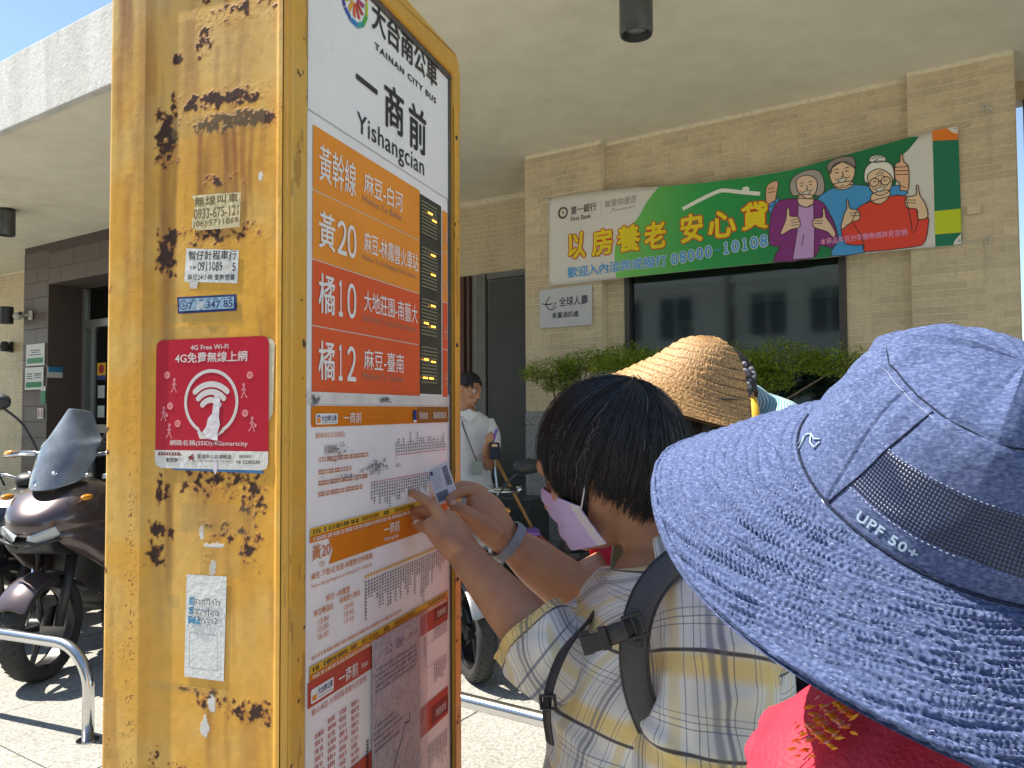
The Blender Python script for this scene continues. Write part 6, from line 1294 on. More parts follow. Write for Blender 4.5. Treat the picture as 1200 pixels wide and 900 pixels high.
pl_=mat('buckle_plastic',(.018,.018,.02),.35,.2,40)
def pbox(name,c,hx,hz,th,ang,par,m=pl_,slot=0):
    c=Vector(c)-O1; n=Vector((-.35,-.93,.08)).normalized(); u=Vector((1,0,0)); u=(u-n*u.dot(n)).normalized(); v=n.cross(u)
    if v.z<0: v=-v
    uu=u*math.cos(ang)+v*math.sin(ang); vv=-u*math.sin(ang)+v*math.cos(ang); mb=MB()
    def bb(a0,a1,b0,b1,t0,t1):
        vs=[c+uu*a+vv*b+n*t for t in(t0,t1) for a,b in((a0,b0),(a1,b0),(a1,b1),(a0,b1))]; mb.add(vs,[(3,2,1,0),(4,5,6,7),(0,1,5,4),(1,2,6,5),(2,3,7,6),(3,0,4,7)])
    if slot:
        bb(-hx,hx,hz*.7,hz,0,th); bb(-hx,hx,-hz,-hz*.7,0,th); bb(-hx,-hx*.7,-hz*.7,hz*.7,0,th); bb(hx*.7,hx,-hz*.7,hz*.7,0,th); bb(-hx*.12,hx*.12,-hz*.7,hz*.7,0,th*.8)
    else: bb(-hx,hx,-hz,hz,0,th)
    return mb.build(name,m,par,bevel=.0012)
pbox('ladder_buckle',(0.1351,0.8620,1.2616),.012,.014,.005,.35,bp,slot=1)
bk_=pbox('release_buckle',(0.0930,0.8780,1.2393),.013,.010,.007,.30,bp); pbox('buckle_prong',(0.0837,0.8820,1.2372),.006,.013,.006,.30,bp); pbox('buckle_prong',(0.1030,0.8720,1.2457),.005,.013,.006,.30,bp)
pbox('strap_adjuster',(0.0435,0.9680,1.1394),.011,.009,.006,.1,bp,slot=1)
MB().tube([Vector((0.1397,0.8680,1.2467))-O1,Vector((0.1415,0.8680,1.2363))-O1],.004,8).build('strap_end',M['dark'],bp,smooth=True)
# ------------------------------------------------ woman in the straw hat
O2=Vector((.40,1.55,0)); w2=thing('person','woman in a straw hat and red top holding up a small card','woman',O2)
H2=Vector((.352,1.515,1.455)); F2=frame3((-.93,-.05,-.25))
B=Body(); head(B,H2,F2,1.0); B.limb([H2+F2@Vector((0,-.035,-.04)),(.39,1.54,1.36),(.41,1.55,1.27)],[.05,.05,.06]); B.limb([(.41,1.55,1.23),(.41,1.55,1.05),(.41,1.55,.88)],[(.09,.16),(.11,.16),(.12,.16)],F=(1,0,0))
for s_ in(-1,1): B.limb([(.41,1.55+.09*s_,.86),(.40,1.55+.09*s_,.47),(.41,1.55+.09*s_,.1)],[.09,.06,.042]); B.limb([(.43,1.55+.09*s_,.06),(.31,1.55+.09*s_,.035)],[.042,.034])
B.limb([(.42,1.72,1.22),(.40,1.78,1.0),(.33,1.74,.85)],[.05,.042,.03]); b_lo=B.mesh(.0065)
B=Body(); B.limb([(.36,1.42,1.275),(.27,1.405,1.25),(.18,1.385,1.21),(0.1153,1.3650,1.1840)],[.056,.052,.047,.044],18,5)
B.limb([(0.1153,1.3650,1.1840),(0.0806,1.3600,1.2032),(0.0355,1.3450,1.2405),(0.0030,1.3350,1.2674),(-0.0161,1.3300,1.2830)],[(.044,.044),(.045,.046),(.038,.042),(.028,.033),(.024,.029)],20,6,F=(0,-.6,.8))
B.limb([(-0.0131,1.3300,1.2801),(-0.0306,1.3250,1.3013),(-0.0478,1.3200,1.3268),(-0.0624,1.3200,1.3458)],[(.024,.029),(.025,.034),(.024,.036),(.018,.030)],18,5,F=(.3,-.9,.3))
digit(B,[(-0.0392,1.3250,1.3305),(-0.0566,1.3220,1.3586),(-0.0764,1.3120,1.3656),(-0.0931,1.3010,1.3611),(-0.1068,1.2930,1.3534)],[.0115,.0108,.0092,.0085,.0068])
digit(B,[(-0.0397,1.3400,1.3256),(-0.0512,1.3350,1.3587),(-0.0730,1.3300,1.3710),(-0.0902,1.3220,1.3734),(-0.1029,1.3160,1.3668)],[.0115,.0105,.009,.008,.0066])
digit(B,[(-0.0455,1.3350,1.3175),(-0.0602,1.3350,1.3308),(-0.0776,1.3300,1.3271),(-0.0804,1.3270,1.3144),(-0.0686,1.3250,1.3088)],[.011,.0105,.0092,.0085,.0075])
digit(B,[(-0.0409,1.3300,1.3094),(-0.0556,1.3300,1.3183),(-0.0701,1.3260,1.3130),(-0.0699,1.3220,1.3034),(-0.0595,1.3180,1.2996)],[.010,.0098,.0085,.0078,.007])
digit(B,[(-0.0272,1.3050,1.2986),(-0.0441,1.2950,1.3102),(-0.0637,1.2860,1.3243),(-0.0834,1.2840,1.3374),(-0.1021,1.2870,1.3470)],[.0145,.0135,.0112,.0100,.0078])
b_hi=B.mesh(.0021,3); joinm('body',[b_lo,b_hi],M['skin'],w2,O2)
MB().ball((0,0,0),(.0062,.0026,.0048)).build('fingernail',M['nail'],w2,smooth=True,loc=Vector((-0.0985,1.2770,1.3499))-O2)
rdm=mat('red_cotton',(.50,.012,.03),.8,.12,20,bump=.2,bscale=300)
X3=Vector((1,0,0)); Y3=Vector((0,1,0))
garment('shirt',[((.41,1.55,.80),.16,.19,X3,Y3),((.41,1.55,1.0),.15,.185,X3,Y3),((.41,1.55,1.18),.13,.19,X3,Y3),((.41,1.55,1.26),.10,.17,X3,Y3),((.40,1.55,1.31),.065,.08,X3,Y3)],rdm,w2,O2,nu=60,nv=50,fold=.006)
garment('sleeve',[((.36,1.44,1.275),.06,.06,Y3,Z3),((.28,1.41,1.255),.062,.060,Y3,Z3),((.21,1.395,1.232),.056,.054,Y3,Z3),((.163,1.385,1.212),.052,.050,Vector((.15,1,0)),Z3)],rdm,w2,O2,nu=60,nv=40,fold=.004,ff=14)
def t2(d): return d.z>(.3 if d.y>.6 else -.6)
cap('hair_cap',H2+F2@Vector((0,-.01,.02)),F2,(.086,.104,.100),t2,w2,O2,M['hair']); hairstrands('hair',H2+F2@Vector((0,-.01,.02)),F2,(.088,.106,.104),lambda p:118 if abs(p)>.9 else 70,w2,O2,N=900,seed=5,r=.0014)
for s_ in(-1,1): MB().tube(crom([(.01,s_*.09,.86),(.0,s_*.09,.45),(.0,s_*.09,.07)],6),[.105-.0035*k for k in range(13)],16).build('trouser_leg',tm,w2,smooth=True)
# wrist band
wa=Vector((-0.0073,1.3330,1.2752))-O2; dr_=(Vector((0.0355,1.3450,1.2405))-Vector((-0.0161,1.3300,1.2830))).normalized(); Rt=dr_.to_track_quat('Z','Y').to_matrix(); wbm=mat('grey_rubber_band',(.25,.28,.33),.4,.08,20)
bd_=MB().lathe([(.0325,-.008),(.0355,-.0085),(.0365,0),(.0355,.0085),(.0325,.008)],48,cap=False); MB().add([Rt@Vector((v[0]*.92,v[1]*1.05,v[2]))+wa for v in bd_.v],bd_.f+[(4*48+k,4*48+(k+1)%48,(k+1)%48,k) for k in range(48)]).build('wrist_band',wbm,w2,smooth='auto')
# held card
cdm=mat('card_white',(.66,.63,.68),.3,.05); kc=[Vector(p) for p in ((-0.1443,1.2960,1.4019),(-0.1106,1.3050,1.4169),(-0.0944,1.3000,1.3669),(-0.1251,1.2900,1.3439))]
O3=kc[0]; cdt=thing('card','small white printed card with barcode held against the sign','card',O3); u_=(kc[1]-kc[0]); v_=(kc[3]-kc[0]); n_=u_.cross(v_).normalized(); 
if n_.y>0: n_=-n_
def cq(a,b,t=0): return u_*a+v_*b+n_*t
MB().add([cq(a,b,t) for t in(0,-.0008) for a,b in((0,0),(1,0),(1,1),(0,1))],[(0,1,2,3),(7,6,5,4),(0,4,5,1),(1,5,6,2),(2,6,7,3),(3,7,4,0)]).build('card_sheet',cdm,cdt,bevel=.0003)
def cards(rs_,m,nm): 
    mb=MB()
    for a0,b0,a1,b1 in rs_: mb.add([cq(a0,b0,.0005),cq(a1,b0,.0005),cq(a1,b1,.0005),cq(a0,b1,.0005)],[(0,1,2,3)])
    mb.build(nm,m,cdt,fix=False)
rb=random.Random(4); bars_=[];b=.10
while b<.62: h_=rb.uniform(.008,.022); bars_.append((.66,b,.92,b+h_)); b+=h_+rb.uniform(.008,.018)
cards(bars_,M['black'],'barcode'); cards([(.08,.70,.62,.95)],mat('card_photo',(.12,.13,.19),.4,.4,60),'dark_panel'); cards([(.1,.08+.07*k,.1+rb.uniform(.3,.5),.10+.07*k) for k in range(8)],M['palegrey'],'text_line'); cards([(.10,.1,.22,.2)],C['navy'],'small_mark')
# straw hat -----------------------------------------------------------
def hatgrid(name,c,A,prof,m,parent,origin,nu,disp=None,lean=None,uvs=True,close=True,th0=0,th1=2*PI):
    A=Vector(A).normalized(); X=Vector((1,0,0)); X=(X-A*X.dot(A)).normalized(); Y=A.cross(X); vs=[];uv=[];nv=len(prof(0))
    c=Vector(c)-Vector(origin)
    for i in range(nu+1):
        th=th0+(th1-th0)*i/nu; pr=prof(th)
        for j,(r,h) in enumerate(pr):
            d=X*math.cos(th)+Y*math.sin(th)
            if disp:
                r0,h0=pr[max(j-1,0)]; r1,h1=pr[min(j+1,nv-1)]; tr_,tz=r1-r0,h1-h0; L_=math.hypot(tr_,tz) or 1; k=disp(th,j,r,h); r2=r-tz/L_*k; h2=h+tr_/L_*k
            else: r2,h2=r,h
            vs.append(c+d*r2+A*h2); uv.append((th*.1,j/nv))
    fs=[(i*nv+j,i*nv+j+1,(i+1)*nv+j+1,(i+1)*nv+j) for i in range(nu) for j in range(nv-1)]
    me=D.meshes.new(name); me.from_pydata([tuple(v) for v in vs],[],fs); ul=me.uv_layers.new(name='UVMap'); dat=[]
    for f in fs:
        for v in f: dat+=[uv[v][0],uv[v][1]]
    ul.data.foreach_set('uv',dat); me.materials.append(m); me.polygons.foreach_set('use_smooth',[True]*len(fs)); o=D.objects.new(name,me); COL.objects.link(o); o.parent=parent; return o
def resample(pts,step):
    P=crom([(a,b,0) for a,b in pts],10); out=[P[0]]; acc=0
    for a,b in zip(P,P[1:]):
        L_=(b-a).length; 
        while acc+L_>=step: t=(step-acc)/L_; a=a.lerp(b,t); out.append(a); L_=(b-a).length; acc=0
        acc+=L_
    return [(p.x,p.y) for p in out]
def strawmat():
    m,nt,b=newmat('braided_straw'); uv=node(nt,'ShaderNodeUVMap'); sc=node(nt,'ShaderNodeMapping',{'Vector':uv.outputs[0],'Scale':(160,38,1)})
    v=node(nt,'ShaderNodeTexNoise',{'Vector':sc.outputs[0],'Scale':1.6,'Detail':3}); v2=node(nt,'ShaderNodeTexNoise',{'Vector':node(nt,'ShaderNodeMapping',{'Vector':uv.outputs[0],'Scale':(420,20,1),'Rotation':(0,0,.6)}).outputs[0],'Scale':1,'Detail':3}); n3=node(nt,'ShaderNodeTexNoise',{'Vector':uv.outputs[0],'Scale':9,'Detail':4})
    cr=ramp(nt,v.outputs['Fac'],[(.25,(.20,.10,.04)),(.5,(.43,.245,.095)),(.72,(.62,.41,.20))]); mx=node(nt,'ShaderNodeMix',{0:.7,6:cr},data_type='RGBA',blend_type='MULTIPLY'); nt.links.new(ramp(nt,v2.outputs['Fac'],[(.3,(.65,.55,.45)),(.6,(1.1,1.08,1))]),mx.inputs[7])
    sx_=node(nt,'ShaderNodeSeparateXYZ',{0:uv.outputs[0]}); a1=node(nt,'ShaderNodeMath',{0:sx_.outputs[1],1:17.},operation='MULTIPLY'); a2=node(nt,'ShaderNodeMath',{0:sx_.outputs[0],1:1/.62832},operation='MULTIPLY'); a3=node(nt,'ShaderNodeMath',{0:a1.outputs[0],1:a2.outputs[0]},operation='ADD'); a4=node(nt,'ShaderNodeMath',{0:a3.outputs[0]},operation='FRACT'); gr=ramp(nt,a4.outputs[0],[(.0,(.30,.2,.14)),(.14,(1,1,1)),(.84,(1,1,1)),(1.,(.2,.13,.09))]); mg=node(nt,'ShaderNodeMix',{0:1.,6:mx.outputs[2],7:gr},data_type='RGBA',blend_type='MULTIPLY')
    nt.links.new(mg.outputs[2],b.inputs['Base Color']); b.inputs['Roughness'].default_value=.5; bp_=node(nt,'ShaderNodeBump',{'Height':v.outputs['Fac'],'Strength':.7,'Distance':.003}); bp2=node(nt,'ShaderNodeBump',{'Height':v2.outputs['Fac'],'Strength':.5,'Distance':.002,'Normal':bp_.outputs[0]}); nt.links.new(bp2.outputs[0],b.inputs['Normal']); return m
SC=Vector((0.3582,1.5000,1.5249)); SA=(.25,-.10,.96)
sh=thing('straw_hat','tan braided straw hat with a thin black cord on the woman behind','straw hat',SC)
def sprof(th):
    k=((1+math.cos(th-R(186)))/2)**1.6; q=((1+math.cos(th-R(262)))/2)**2
    dome=[(0.0005,.122),(.020,.119),(.041,.107),(.060,.088),(.076,.060),(.088,.030),(.095,.004),(.0975,-.008),(.100,-.018),(.103,-.026),(.107,-.034)]
    cone=[(0.0005,.118),(.022,.1155),(.048,.105),(.070,.086),(.092,.062),(.114,.044),(.136,.026),(.156,.011),(.175,-.003),(.192,-.016),(.206,-.029)]
    mid=[(0.0005,.118),(.022,.1165),(.045,.107),(.066,.088),(.082,.060),(.094,.032),(.106,.010),(.118,-.006),(.131,-.018),(.144,-.028),(.157,-.036)]
    P=crom([((a[0]*(1-k)+b[0]*k)*(1-q*(1-k))+c[0]*q*(1-k),(a[1]*(1-k)+b[1]*k)*(1-q*(1-k))+c[1]*q*(1-k),0) for a,b,c in zip(dome,cone,mid)],9); return [(p.x,p.y) for p in P]
def sdisp(th,j,r,h):
    f=(j/91*17+th/(2*PI))%1; return .0042*(1-f)**.6+.0014*noise.noise(Vector((th*60+f*9,j*.5,0)))+.0004*noise.noise(Vector((th*190,j*2.,3)))
hatgrid('braid_shell',SC,SA,sprof,strawmat(),sh,SC,520,sdisp)
hatgrid('inner_shell',SC,SA,lambda th:[(a*.975,b-.003) for a,b in sprof(th)],mat('straw_inside',(.20,.12,.05),.8,.2,40),sh,SC,90)
MB().tube([Vector(p)-SC for p in crom([(0.3501,1.3950,1.5168),(0.3710,1.3920,1.5198),(0.3980,1.4000,1.5198),(0.4288,1.4250,1.5184)],5)],.0016,8).build('chin_cord',M['dark'],sh,smooth=True); MB().lathe([(.002,-.001),(.004,-.001),(.004,.001),(.002,.001)],12,Vector((0.3482,1.3940,1.5153))-SC,axis='y').build('eyelet',M['chrome'],sh,smooth=True)
# ------------------------------------------------ fourth woman, behind the straw hat
O4=Vector((.62,1.98,0)); w4=thing('person','person in a teal plaid shirt with yellow stripe, almost hidden behind the straw hat','person',O4)
H4=Vector((0.5103,1.9300,1.5403)); F4=frame3((-.8,-.1,-.6)); B=Body(); head(B,H4,F4,1.0); B.limb([H4+F4@Vector((0,-.04,-.03)),(.57,1.96,1.46),(.62,1.98,1.38)],[.05,.055,.07]); B.limb([(.62,1.98,1.40),(.66,1.98,1.15),(.66,1.98,.9)],[(.09,.15),(.11,.16),(.12,.16)],F=(1,0,0))
for s_ in(-1,1): B.limb([(.66,1.98+.09*s_,.88),(.65,1.98+.09*s_,.47),(.66,1.98+.09*s_,.05)],[.09,.06,.042]); B.limb([(.63,1.98+.19*s_,1.38),(.56,1.96+.2*s_,1.15),(.45,1.95+.12*s_,1.02)],[.05,.04,.03])
joinm('body',[B.mesh(.008)],M['skin'],w4,O4); cap('hair_cap',H4+F4@Vector((0,-.01,.02)),F4,(.088,.106,.102),t2,w4,O4,M['hair'])
def teal():
    m,nt,b=newmat('teal_plaid'); uv=node(nt,'ShaderNodeUVMap'); w_=node(nt,'ShaderNodeTexWave',{'Vector':uv.outputs[0],'Scale':9}); w2_=node(nt,'ShaderNodeTexWave',{'Vector':uv.outputs[0],'Scale':9},bands_direction='Y'); c=ramp(nt,w_.outputs['Fac'],[(.3,(.10,.28,.32)),(.6,(.55,.62,.62))]); mx=node(nt,'ShaderNodeMix',{0:.6,6:c},data_type='RGBA',blend_type='MULTIPLY'); nt.links.new(ramp(nt,w2_.outputs['Fac'],[(.3,(.35,.6,.65)),(.6,(1,1,1))]),mx.inputs[7]); nt.links.new(mx.outputs[2],b.inputs['Base Color']); b.inputs['Roughness'].default_value=.8; return m
garment('shirt',[((.66,1.98,.85),.15,.19,X3,Y3),((.66,1.98,1.1),.145,.19,X3,Y3),((.645,1.98,1.35),.14,.21,X3,Y3),((.625,1.98,1.455),.12,.19,X3,Y3),((.60,1.975,1.505),.07,.11,X3,Y3),((.585,1.97,1.52),.05,.06,X3,Y3)],teal(),w4,O4,nu=60,nv=60,fold=.004)
surf4=MB().tube([Vector(p)-O4 for p in crom([(0.5658,1.8000,1.5291),(0.5615,1.7750,1.5051),(0.5580,1.7600,1.4621),(0.5567,1.7600,1.3842)],5)],[(.004,.009)]*16,8,up=(0,-1,0)).build('yellow_strap',mat('yellow_webbing',(.75,.42,.03),.7,.1),w4,smooth=True)
mb=MB(); rb=random.Random(2)
for _ in range(26): mb.ball(Vector((0.5466,1.8000,1.5793))-O4+Vector((rb.gauss(0,.008),rb.gauss(0,.008),rb.gauss(0,.012))),rb.uniform(.004,.008),8,5)
mb.build('hair_tie',mat('spotted_tie',(.35,.33,.4),.7,.9,160,col2=(.01,.01,.015)),w4,smooth=True); MB().tube([Vector(p)-O4 for p in crom([(0.5457,1.8300,1.5929),(0.5504,1.8200,1.5619),(0.5530,1.8300,1.5379)],4)],.016,10).build('ponytail',M['hair'],w4,smooth=True)
# ------------------------------------------------ man in white by the steps
O5=Vector((-.31,5.75,0)); O5m=Vector((-.36,5.75,0)); w5=thing('person','man in a white shirt with a lanyard standing by the steps','man',O5)
H5=Vector((-.375,5.74,1.665)); F5=frame3((.72,-.50,-.28)); B=Body(); head(B,H5,F5,1.08); B.limb([(-.385,5.76,1.62),(-.39,5.77,1.52),(-.39,5.77,1.45)],[.056,.057,.065])
B.limb([(-.39,5.77,1.42),(-.39,5.77,1.2),(-.39,5.77,.95)],[(.11,.17),(.12,.165),(.12,.16)],F=(.4,-.9,0))
for s_ in(-1,1):
    lx,ly=.85*s_,.4*s_
    B.limb([(-.39+.09*lx,5.77+.09*ly,.93),(-.39+.1*lx,5.77+.1*ly,.5),(-.39+.1*lx,5.77+.1*ly,.08)],[.09,.06,.045])
B.limb([(-.23,5.80,1.38),(-.20,5.74,1.20),(-.22,5.66,1.10)],[.05,.042,.036]); B.limb([(-.22,5.66,1.10),(-.24,5.54,1.20),(-.22,5.50,1.28)],[.036,.030,.024]); B.ball((-.215,5.49,1.31),(.03,.022,.04))
for k in range(4): B.limb([(-.225,5.48,1.335-.017*k),(-.195,5.465,1.34-.017*k),(-.185,5.48,1.34-.017*k)],[.009,.008,.007],8,3)
B.limb([(-.215,5.50,1.32),(-.20,5.49,1.355)],[.010,.008],8,3)
B.limb([(-.55,5.70,1.38),(-.58,5.64,1.15),(-.52,5.55,.98)],[.05,.042,.032]); joinm('body',[B.mesh(.007)],M['skin'],w5,O5m); eyes(H5,F5,w5,O5m,1.08)
cap('hair_cap',H5+F5@Vector((0,-.012,.03)),F5,(.088,.106,.100),lambda d:d.z>(.42 if d.y>.35 else -.35 if d.y<-.2 else .1),w5,O5m,M['hair']); hairstrands('hair',H5+F5@Vector((0,-.012,.03)),F5,(.089,.107,.102),lambda p:62 if abs(p)<.6 else 98,w5,O5m,N=600,seed=8,r=.002,pole=(0,-.2,.97))
wc=mat('white_cotton',(.72,.72,.73),.8,.05,15,bump=.2,bscale=200); sA=Vector((.4,-.9,0)).normalized(); sB=Vector((.9,.4,0)).normalized()
garment('shirt',[((-.39,5.77,.90),.14,.185,sA,sB),((-.39,5.77,1.1),.14,.18,sA,sB),((-.39,5.77,1.3),.135,.19,sA,sB),((-.39,5.77,1.42),.115,.185,sA,sB),((-.39,5.77,1.48),.085,.12,sA,sB),((-.388,5.768,1.51),.068,.075,sA,sB)],wc,w5,O5m,nu=80,nv=80,fold=.012,ff=6)
garment('sleeve',[((-.25,5.81,1.42),.062,.062,X3,Y3),((-.215,5.79,1.33),.066,.066,X3,Y3),((-.20,5.75,1.22),.062,.062,X3,Y3)],wc,w5,O5m,nu=40,nv=40,fold=.006)
garment('sleeve',[((-.53,5.71,1.42),.062,.062,X3,Y3),((-.565,5.68,1.30),.066,.066,X3,Y3),((-.58,5.65,1.19),.062,.062,X3,Y3)],wc,w5,O5m,nu=40,nv=40,fold=.006)
MB().prism([(-.09,.0),(.0,-.07),(.05,-.01),(.0,.03)],'y',0,.004).build('collar_flap',wc,w5,loc=(.0,-.12,1.49)); MB().tube(crom([(-.07,-.02,1.50),(-.05,-.12,1.40),(.02,-.16,1.22),(.05,-.155,1.14)],6),.004,6).build('lanyard',M['dark'],w5,smooth=True); MB().box(.02,.09,-.175,-.17,1.04,1.14).build('name_badge',mat('badge_card',(.3,.34,.3),.4),w5)
for s_ in(-1,1): MB().tube(crom([(-.03+.08*s_,.02+.03*s_,.95),(-.03+.09*s_,.02+.03*s_,.5),(-.03+.09*s_,.02+.03*s_,.06)],6),[.12-.004*k for k in range(13)],16).build('trouser_leg',wc if 0 else mat('pale_trousers',(.50,.53,.56),.8,.08),w5,smooth=True); MB().ball((.02+.09*s_,-.08,.045),(.07,.13,.045)).build('shoe',M['dark'],w5,smooth=True)
t=thing('phone_pouch','dark navy pouch in the hand of the man in white','pouch',(-.125,5.46,1.24)); MB().box(-.035,.035,-.02,.02,-.08,.04).build('pouch_body',mat('navy_fabric',(.015,.02,.04),.7),t,bevel=.012); MB().box(-.02,.02,-.026,-.02,.01,.03).build('pouch_clasp',M['steel'],t)
# broom, dustpan pole
t=thing('broom','broom with orange wooden handle leaning on the dark steps','broom',(.22,5.9,0)); hp=[Vector(p)-Vector((.22,5.9,0)) for p in ((-0.1228,6.0000,1.1157),(0.1718,5.7500,0.5732))]
MB().tube([hp[0]+(hp[0]-hp[1])*.05,hp[1]],.013,10).build('handle',mat('orange_wood',(.55,.25,.07),.5,.2,30),t,smooth=True)
brm=MB(); rb=random.Random(6); hb_=hp[1]
for _ in range(260): a=rb.uniform(0,2*PI); r_=rb.uniform(0,1); brm.tube([hb_+Vector((.03*math.cos(a)*r_,.02*math.sin(a)*r_,.01)),hb_+Vector((.06+.13*math.cos(a)*r_,.06*math.sin(a)*r_,-.10-.05*rb.random()))],.0028,3)
brm.build('bristles',mat('pink_bristles',(.45,.13,.12),.7,.2),t); MB().tube([hb_+Vector((0,0,.04)),hb_+Vector((.01,0,-.03))],.03,12).build('bristle_ferrule',M['redp'],t,smooth=True)
t=thing('dustpan','purple plastic dustpan on a thin metal pole beside the broom','dustpan',(-.1,5.6,0)); pp_=[Vector(p)-Vector((-.1,5.6,0)) for p in ((-0.1389,5.6000,1.2653),(-0.1036,5.6000,0.8326),(-0.0677,5.6000,0.5740))]
pu=mat('purple_plastic',(.30,.13,.50),.4,.1); MB().tube(pp_,.010,8).build('pole',M['steel'],t,smooth=True); MB().tube(crom([tuple(pp_[0]+Vector(v)) for v in ((-.03,0,-.02),(.0,0,.03),(.02,0,.09),(.035,0,.10))],4),.012,8).build('hook',pu,t,smooth=True)
q_=pp_[2]; MB().prism([(-.02,-.02),(.22,.03),(.27,.05),(.24,.07),(-.02,.06)],'y',-.12,.12).build('pan',pu,t,bevel=.01,loc=q_)
# ------------------------------------------------ near woman and the blue hat
HCn=Vector((.2865,.5,1.449)); AH=(.1098,-.5856,.8031)
w6=thing('person','nearest woman with an embroidered coral red collar seen from behind under the blue hat','woman',(.29,.55,0)); O6=Vector((.29,.55,0))
F6=frame3((.15,.82,.56)); H6=HCn-Vector(AH)*.045; B=Body(); head(B,H6,F6,.98); B.limb([H6+F6@Vector((0,-.03,-.05)),(.29,.53,1.32),(.29,.54,1.20)],[.050,.050,.060]); B.limb([(.29,.55,1.12),(.29,.56,1.02),(.29,.56,.86)],[(.16,.09),(.165,.11),(.16,.12)],F=(1,0,0))
for s_ in(-1,1): B.limb([(.29+.09*s_,.56,.85),(.29+.09*s_,.57,.46),(.29+.09*s_,.56,.06)],[.09,.06,.042]); B.limb([(.29+.15*s_,.56,1.16),(.29+.19*s_,.56,1.0),(.29+.17*s_,.62,.85)],[.05,.042,.03])
joinm('body',[B.mesh(.007)],M['skin2'],w6,O6); eyes(H6,F6,w6,O6)
cap('hair_cap',H6+F6@Vector((0,-.01,.0)),F6,(.083,.098,.090),lambda d:d.z>(.3 if d.y>.5 else -.7),w6,O6,M['hair'])
coral=mat('coral_cotton',(.56,.022,.055),.7,.08,25,bump=.25,bscale=250)
garment('top',[((.29,.56,.80),.19,.16,X3,Y3),((.29,.56,1.0),.19,.145,X3,Y3),((.29,.56,1.12),.20,.13,X3,Y3),((.29,.55,1.17),.18,.10,X3,Y3),((.29,.54,1.21),.11,.085,X3,Y3),((.29,.535,1.235),.07,.07,X3,Y3)],mat('pale_sage_cotton',(.30,.32,.27),.8,.1,25,bump=.2),w6,O6,nu=80,nv=60,fold=.006)
def cpr(th):
    k=.5+.5*math.cos(th-R(190)); w_=1+.10*k
    return [(p.x,p.y) for p in crom([(.060,.06,0),(.068,.078,0),(.082,.058,0),(.100*w_,.032,0),(.118*w_,.010,0),(.130*w_,-.006,0),(.133*w_,-.012,0),(.127*w_,-.017,0),(.105,-.022,0)],5)]
CC=Vector((.309,.53,1.247))
hatgrid('collar',CC,(.05,-.10,.99),cpr,coral,w6,O6,160,lambda th,j,r,h:.005*noise.fractal(Vector((math.cos(th)*3,math.sin(th)*3,j*.06)),1,2,3)+.004*noise.noise(Vector((math.cos(th)*5+j*.10,math.sin(th)*5,2))))
def onc(th,rr):
    pr=cpr(th); A=Vector((.05,-.10,.99)).normalized(); X=(Vector((1,0,0))-A*A.x).normalized(); Y=A.cross(X); i=min(range(22),key=lambda k:abs(pr[k][0]-rr) if k>8 else 9); r,h=pr[i]; h+=0
    return CC-O6+(X*math.cos(th)+Y*math.sin(th))*(r+.004)+A*(h+.006)
em=[mat('embroidery_%s'%n,c,.5,.1) for n,c in(('yellow',(.85,.45,.04)),('orange',(.85,.22,.03)),('pink',(.85,.45,.5)))]; rb=random.Random(12)
for q in range(3):
    mb=MB()
    for _ in range(45):
        th=R(187+rb.gauss(0,5)); rr=.103+rb.gauss(0,.008); c0_=onc(th,rr); a=rb.uniform(-.6,.9); d=Vector((math.cos(a),-.4*math.sin(a),math.sin(a))).normalized()*rb.uniform(.002,.0045); s_=Vector((-d.z,0,d.x))*.3
        mb.add([c0_-d,c0_+s_,c0_+d,c0_-s_,c0_-d+Vector((0,.001,-.001)),c0_+s_+Vector((0,.001,-.001)),c0_+d+Vector((0,.001,-.001)),c0_-s_+Vector((0,.001,-.001))],[(0,1,2,3),(0,4,5,1),(1,5,6,2),(2,6,7,3),(3,7,4,0)])
    mb.build('embroidery',em[q],w6)
for s_ in(-1,1): MB().tube(crom([(s_*.09,.01,.85),(s_*.09,.02,.45),(s_*.09,.01,.06)],6),[.11-.0035*k for k in range(13)],16).build('trouser_leg',tm,w6,smooth=True)
# blue hat
def bluemat(name,dark=1.0,st=(260,900)):
    m,nt,b=newmat(name); tc=node(nt,'ShaderNodeTexCoord').outputs['Object']; mp_=node(nt,'ShaderNodeMapping',{'Vector':tc,'Scale':(260,260,1100),'Rotation':(.5,.5,.3)}); n=node(nt,'ShaderNodeTexNoise',{'Vector':mp_.outputs[0],'Scale':1,'Detail':4}); n2=node(nt,'ShaderNodeTexNoise',{'Vector':tc,'Scale':420,'Detail':4}); n3=node(nt,'ShaderNodeTexNoise',{'Vector':tc,'Scale':28,'Detail':5})
    c0=tuple(v*dark for v in (.042,.060,.135)); c1=tuple(v*dark for v in (.085,.116,.235)); c2=tuple(v*dark for v in (.18,.22,.38))
    ad=node(nt,'ShaderNodeMath',{0:n.outputs['Fac'],1:n2.outputs['Fac']},operation='ADD'); hf=node(nt,'ShaderNodeMath',{0:ad.outputs[0],1:.5},operation='MULTIPLY')
    nt.links.new(ramp(nt,hf.outputs[0],[(.32,c0),(.5,c1),(.68,c2)]),b.inputs['Base Color']); b.inputs['Roughness'].default_value=.95; b.inputs['Specular IOR Level'].default_value=.12
    b1=node(nt,'ShaderNodeBump',{'Height':n2.outputs['Fac'],'Strength':.25,'Distance':.0008}); b2=node(nt,'ShaderNodeBump',{'Height':n3.outputs['Fac'],'Strength':.25,'Distance':.004,'Normal':b1.outputs[0]}); nt.links.new(b2.outputs[0],b.inputs['Normal']); return m
M['blue']=bluemat('heather_blue_cloth')
bh=thing('sun_hat','large blue fabric sun hat with stitched brim and navy mesh band, nearest the camera','hat',HCn)
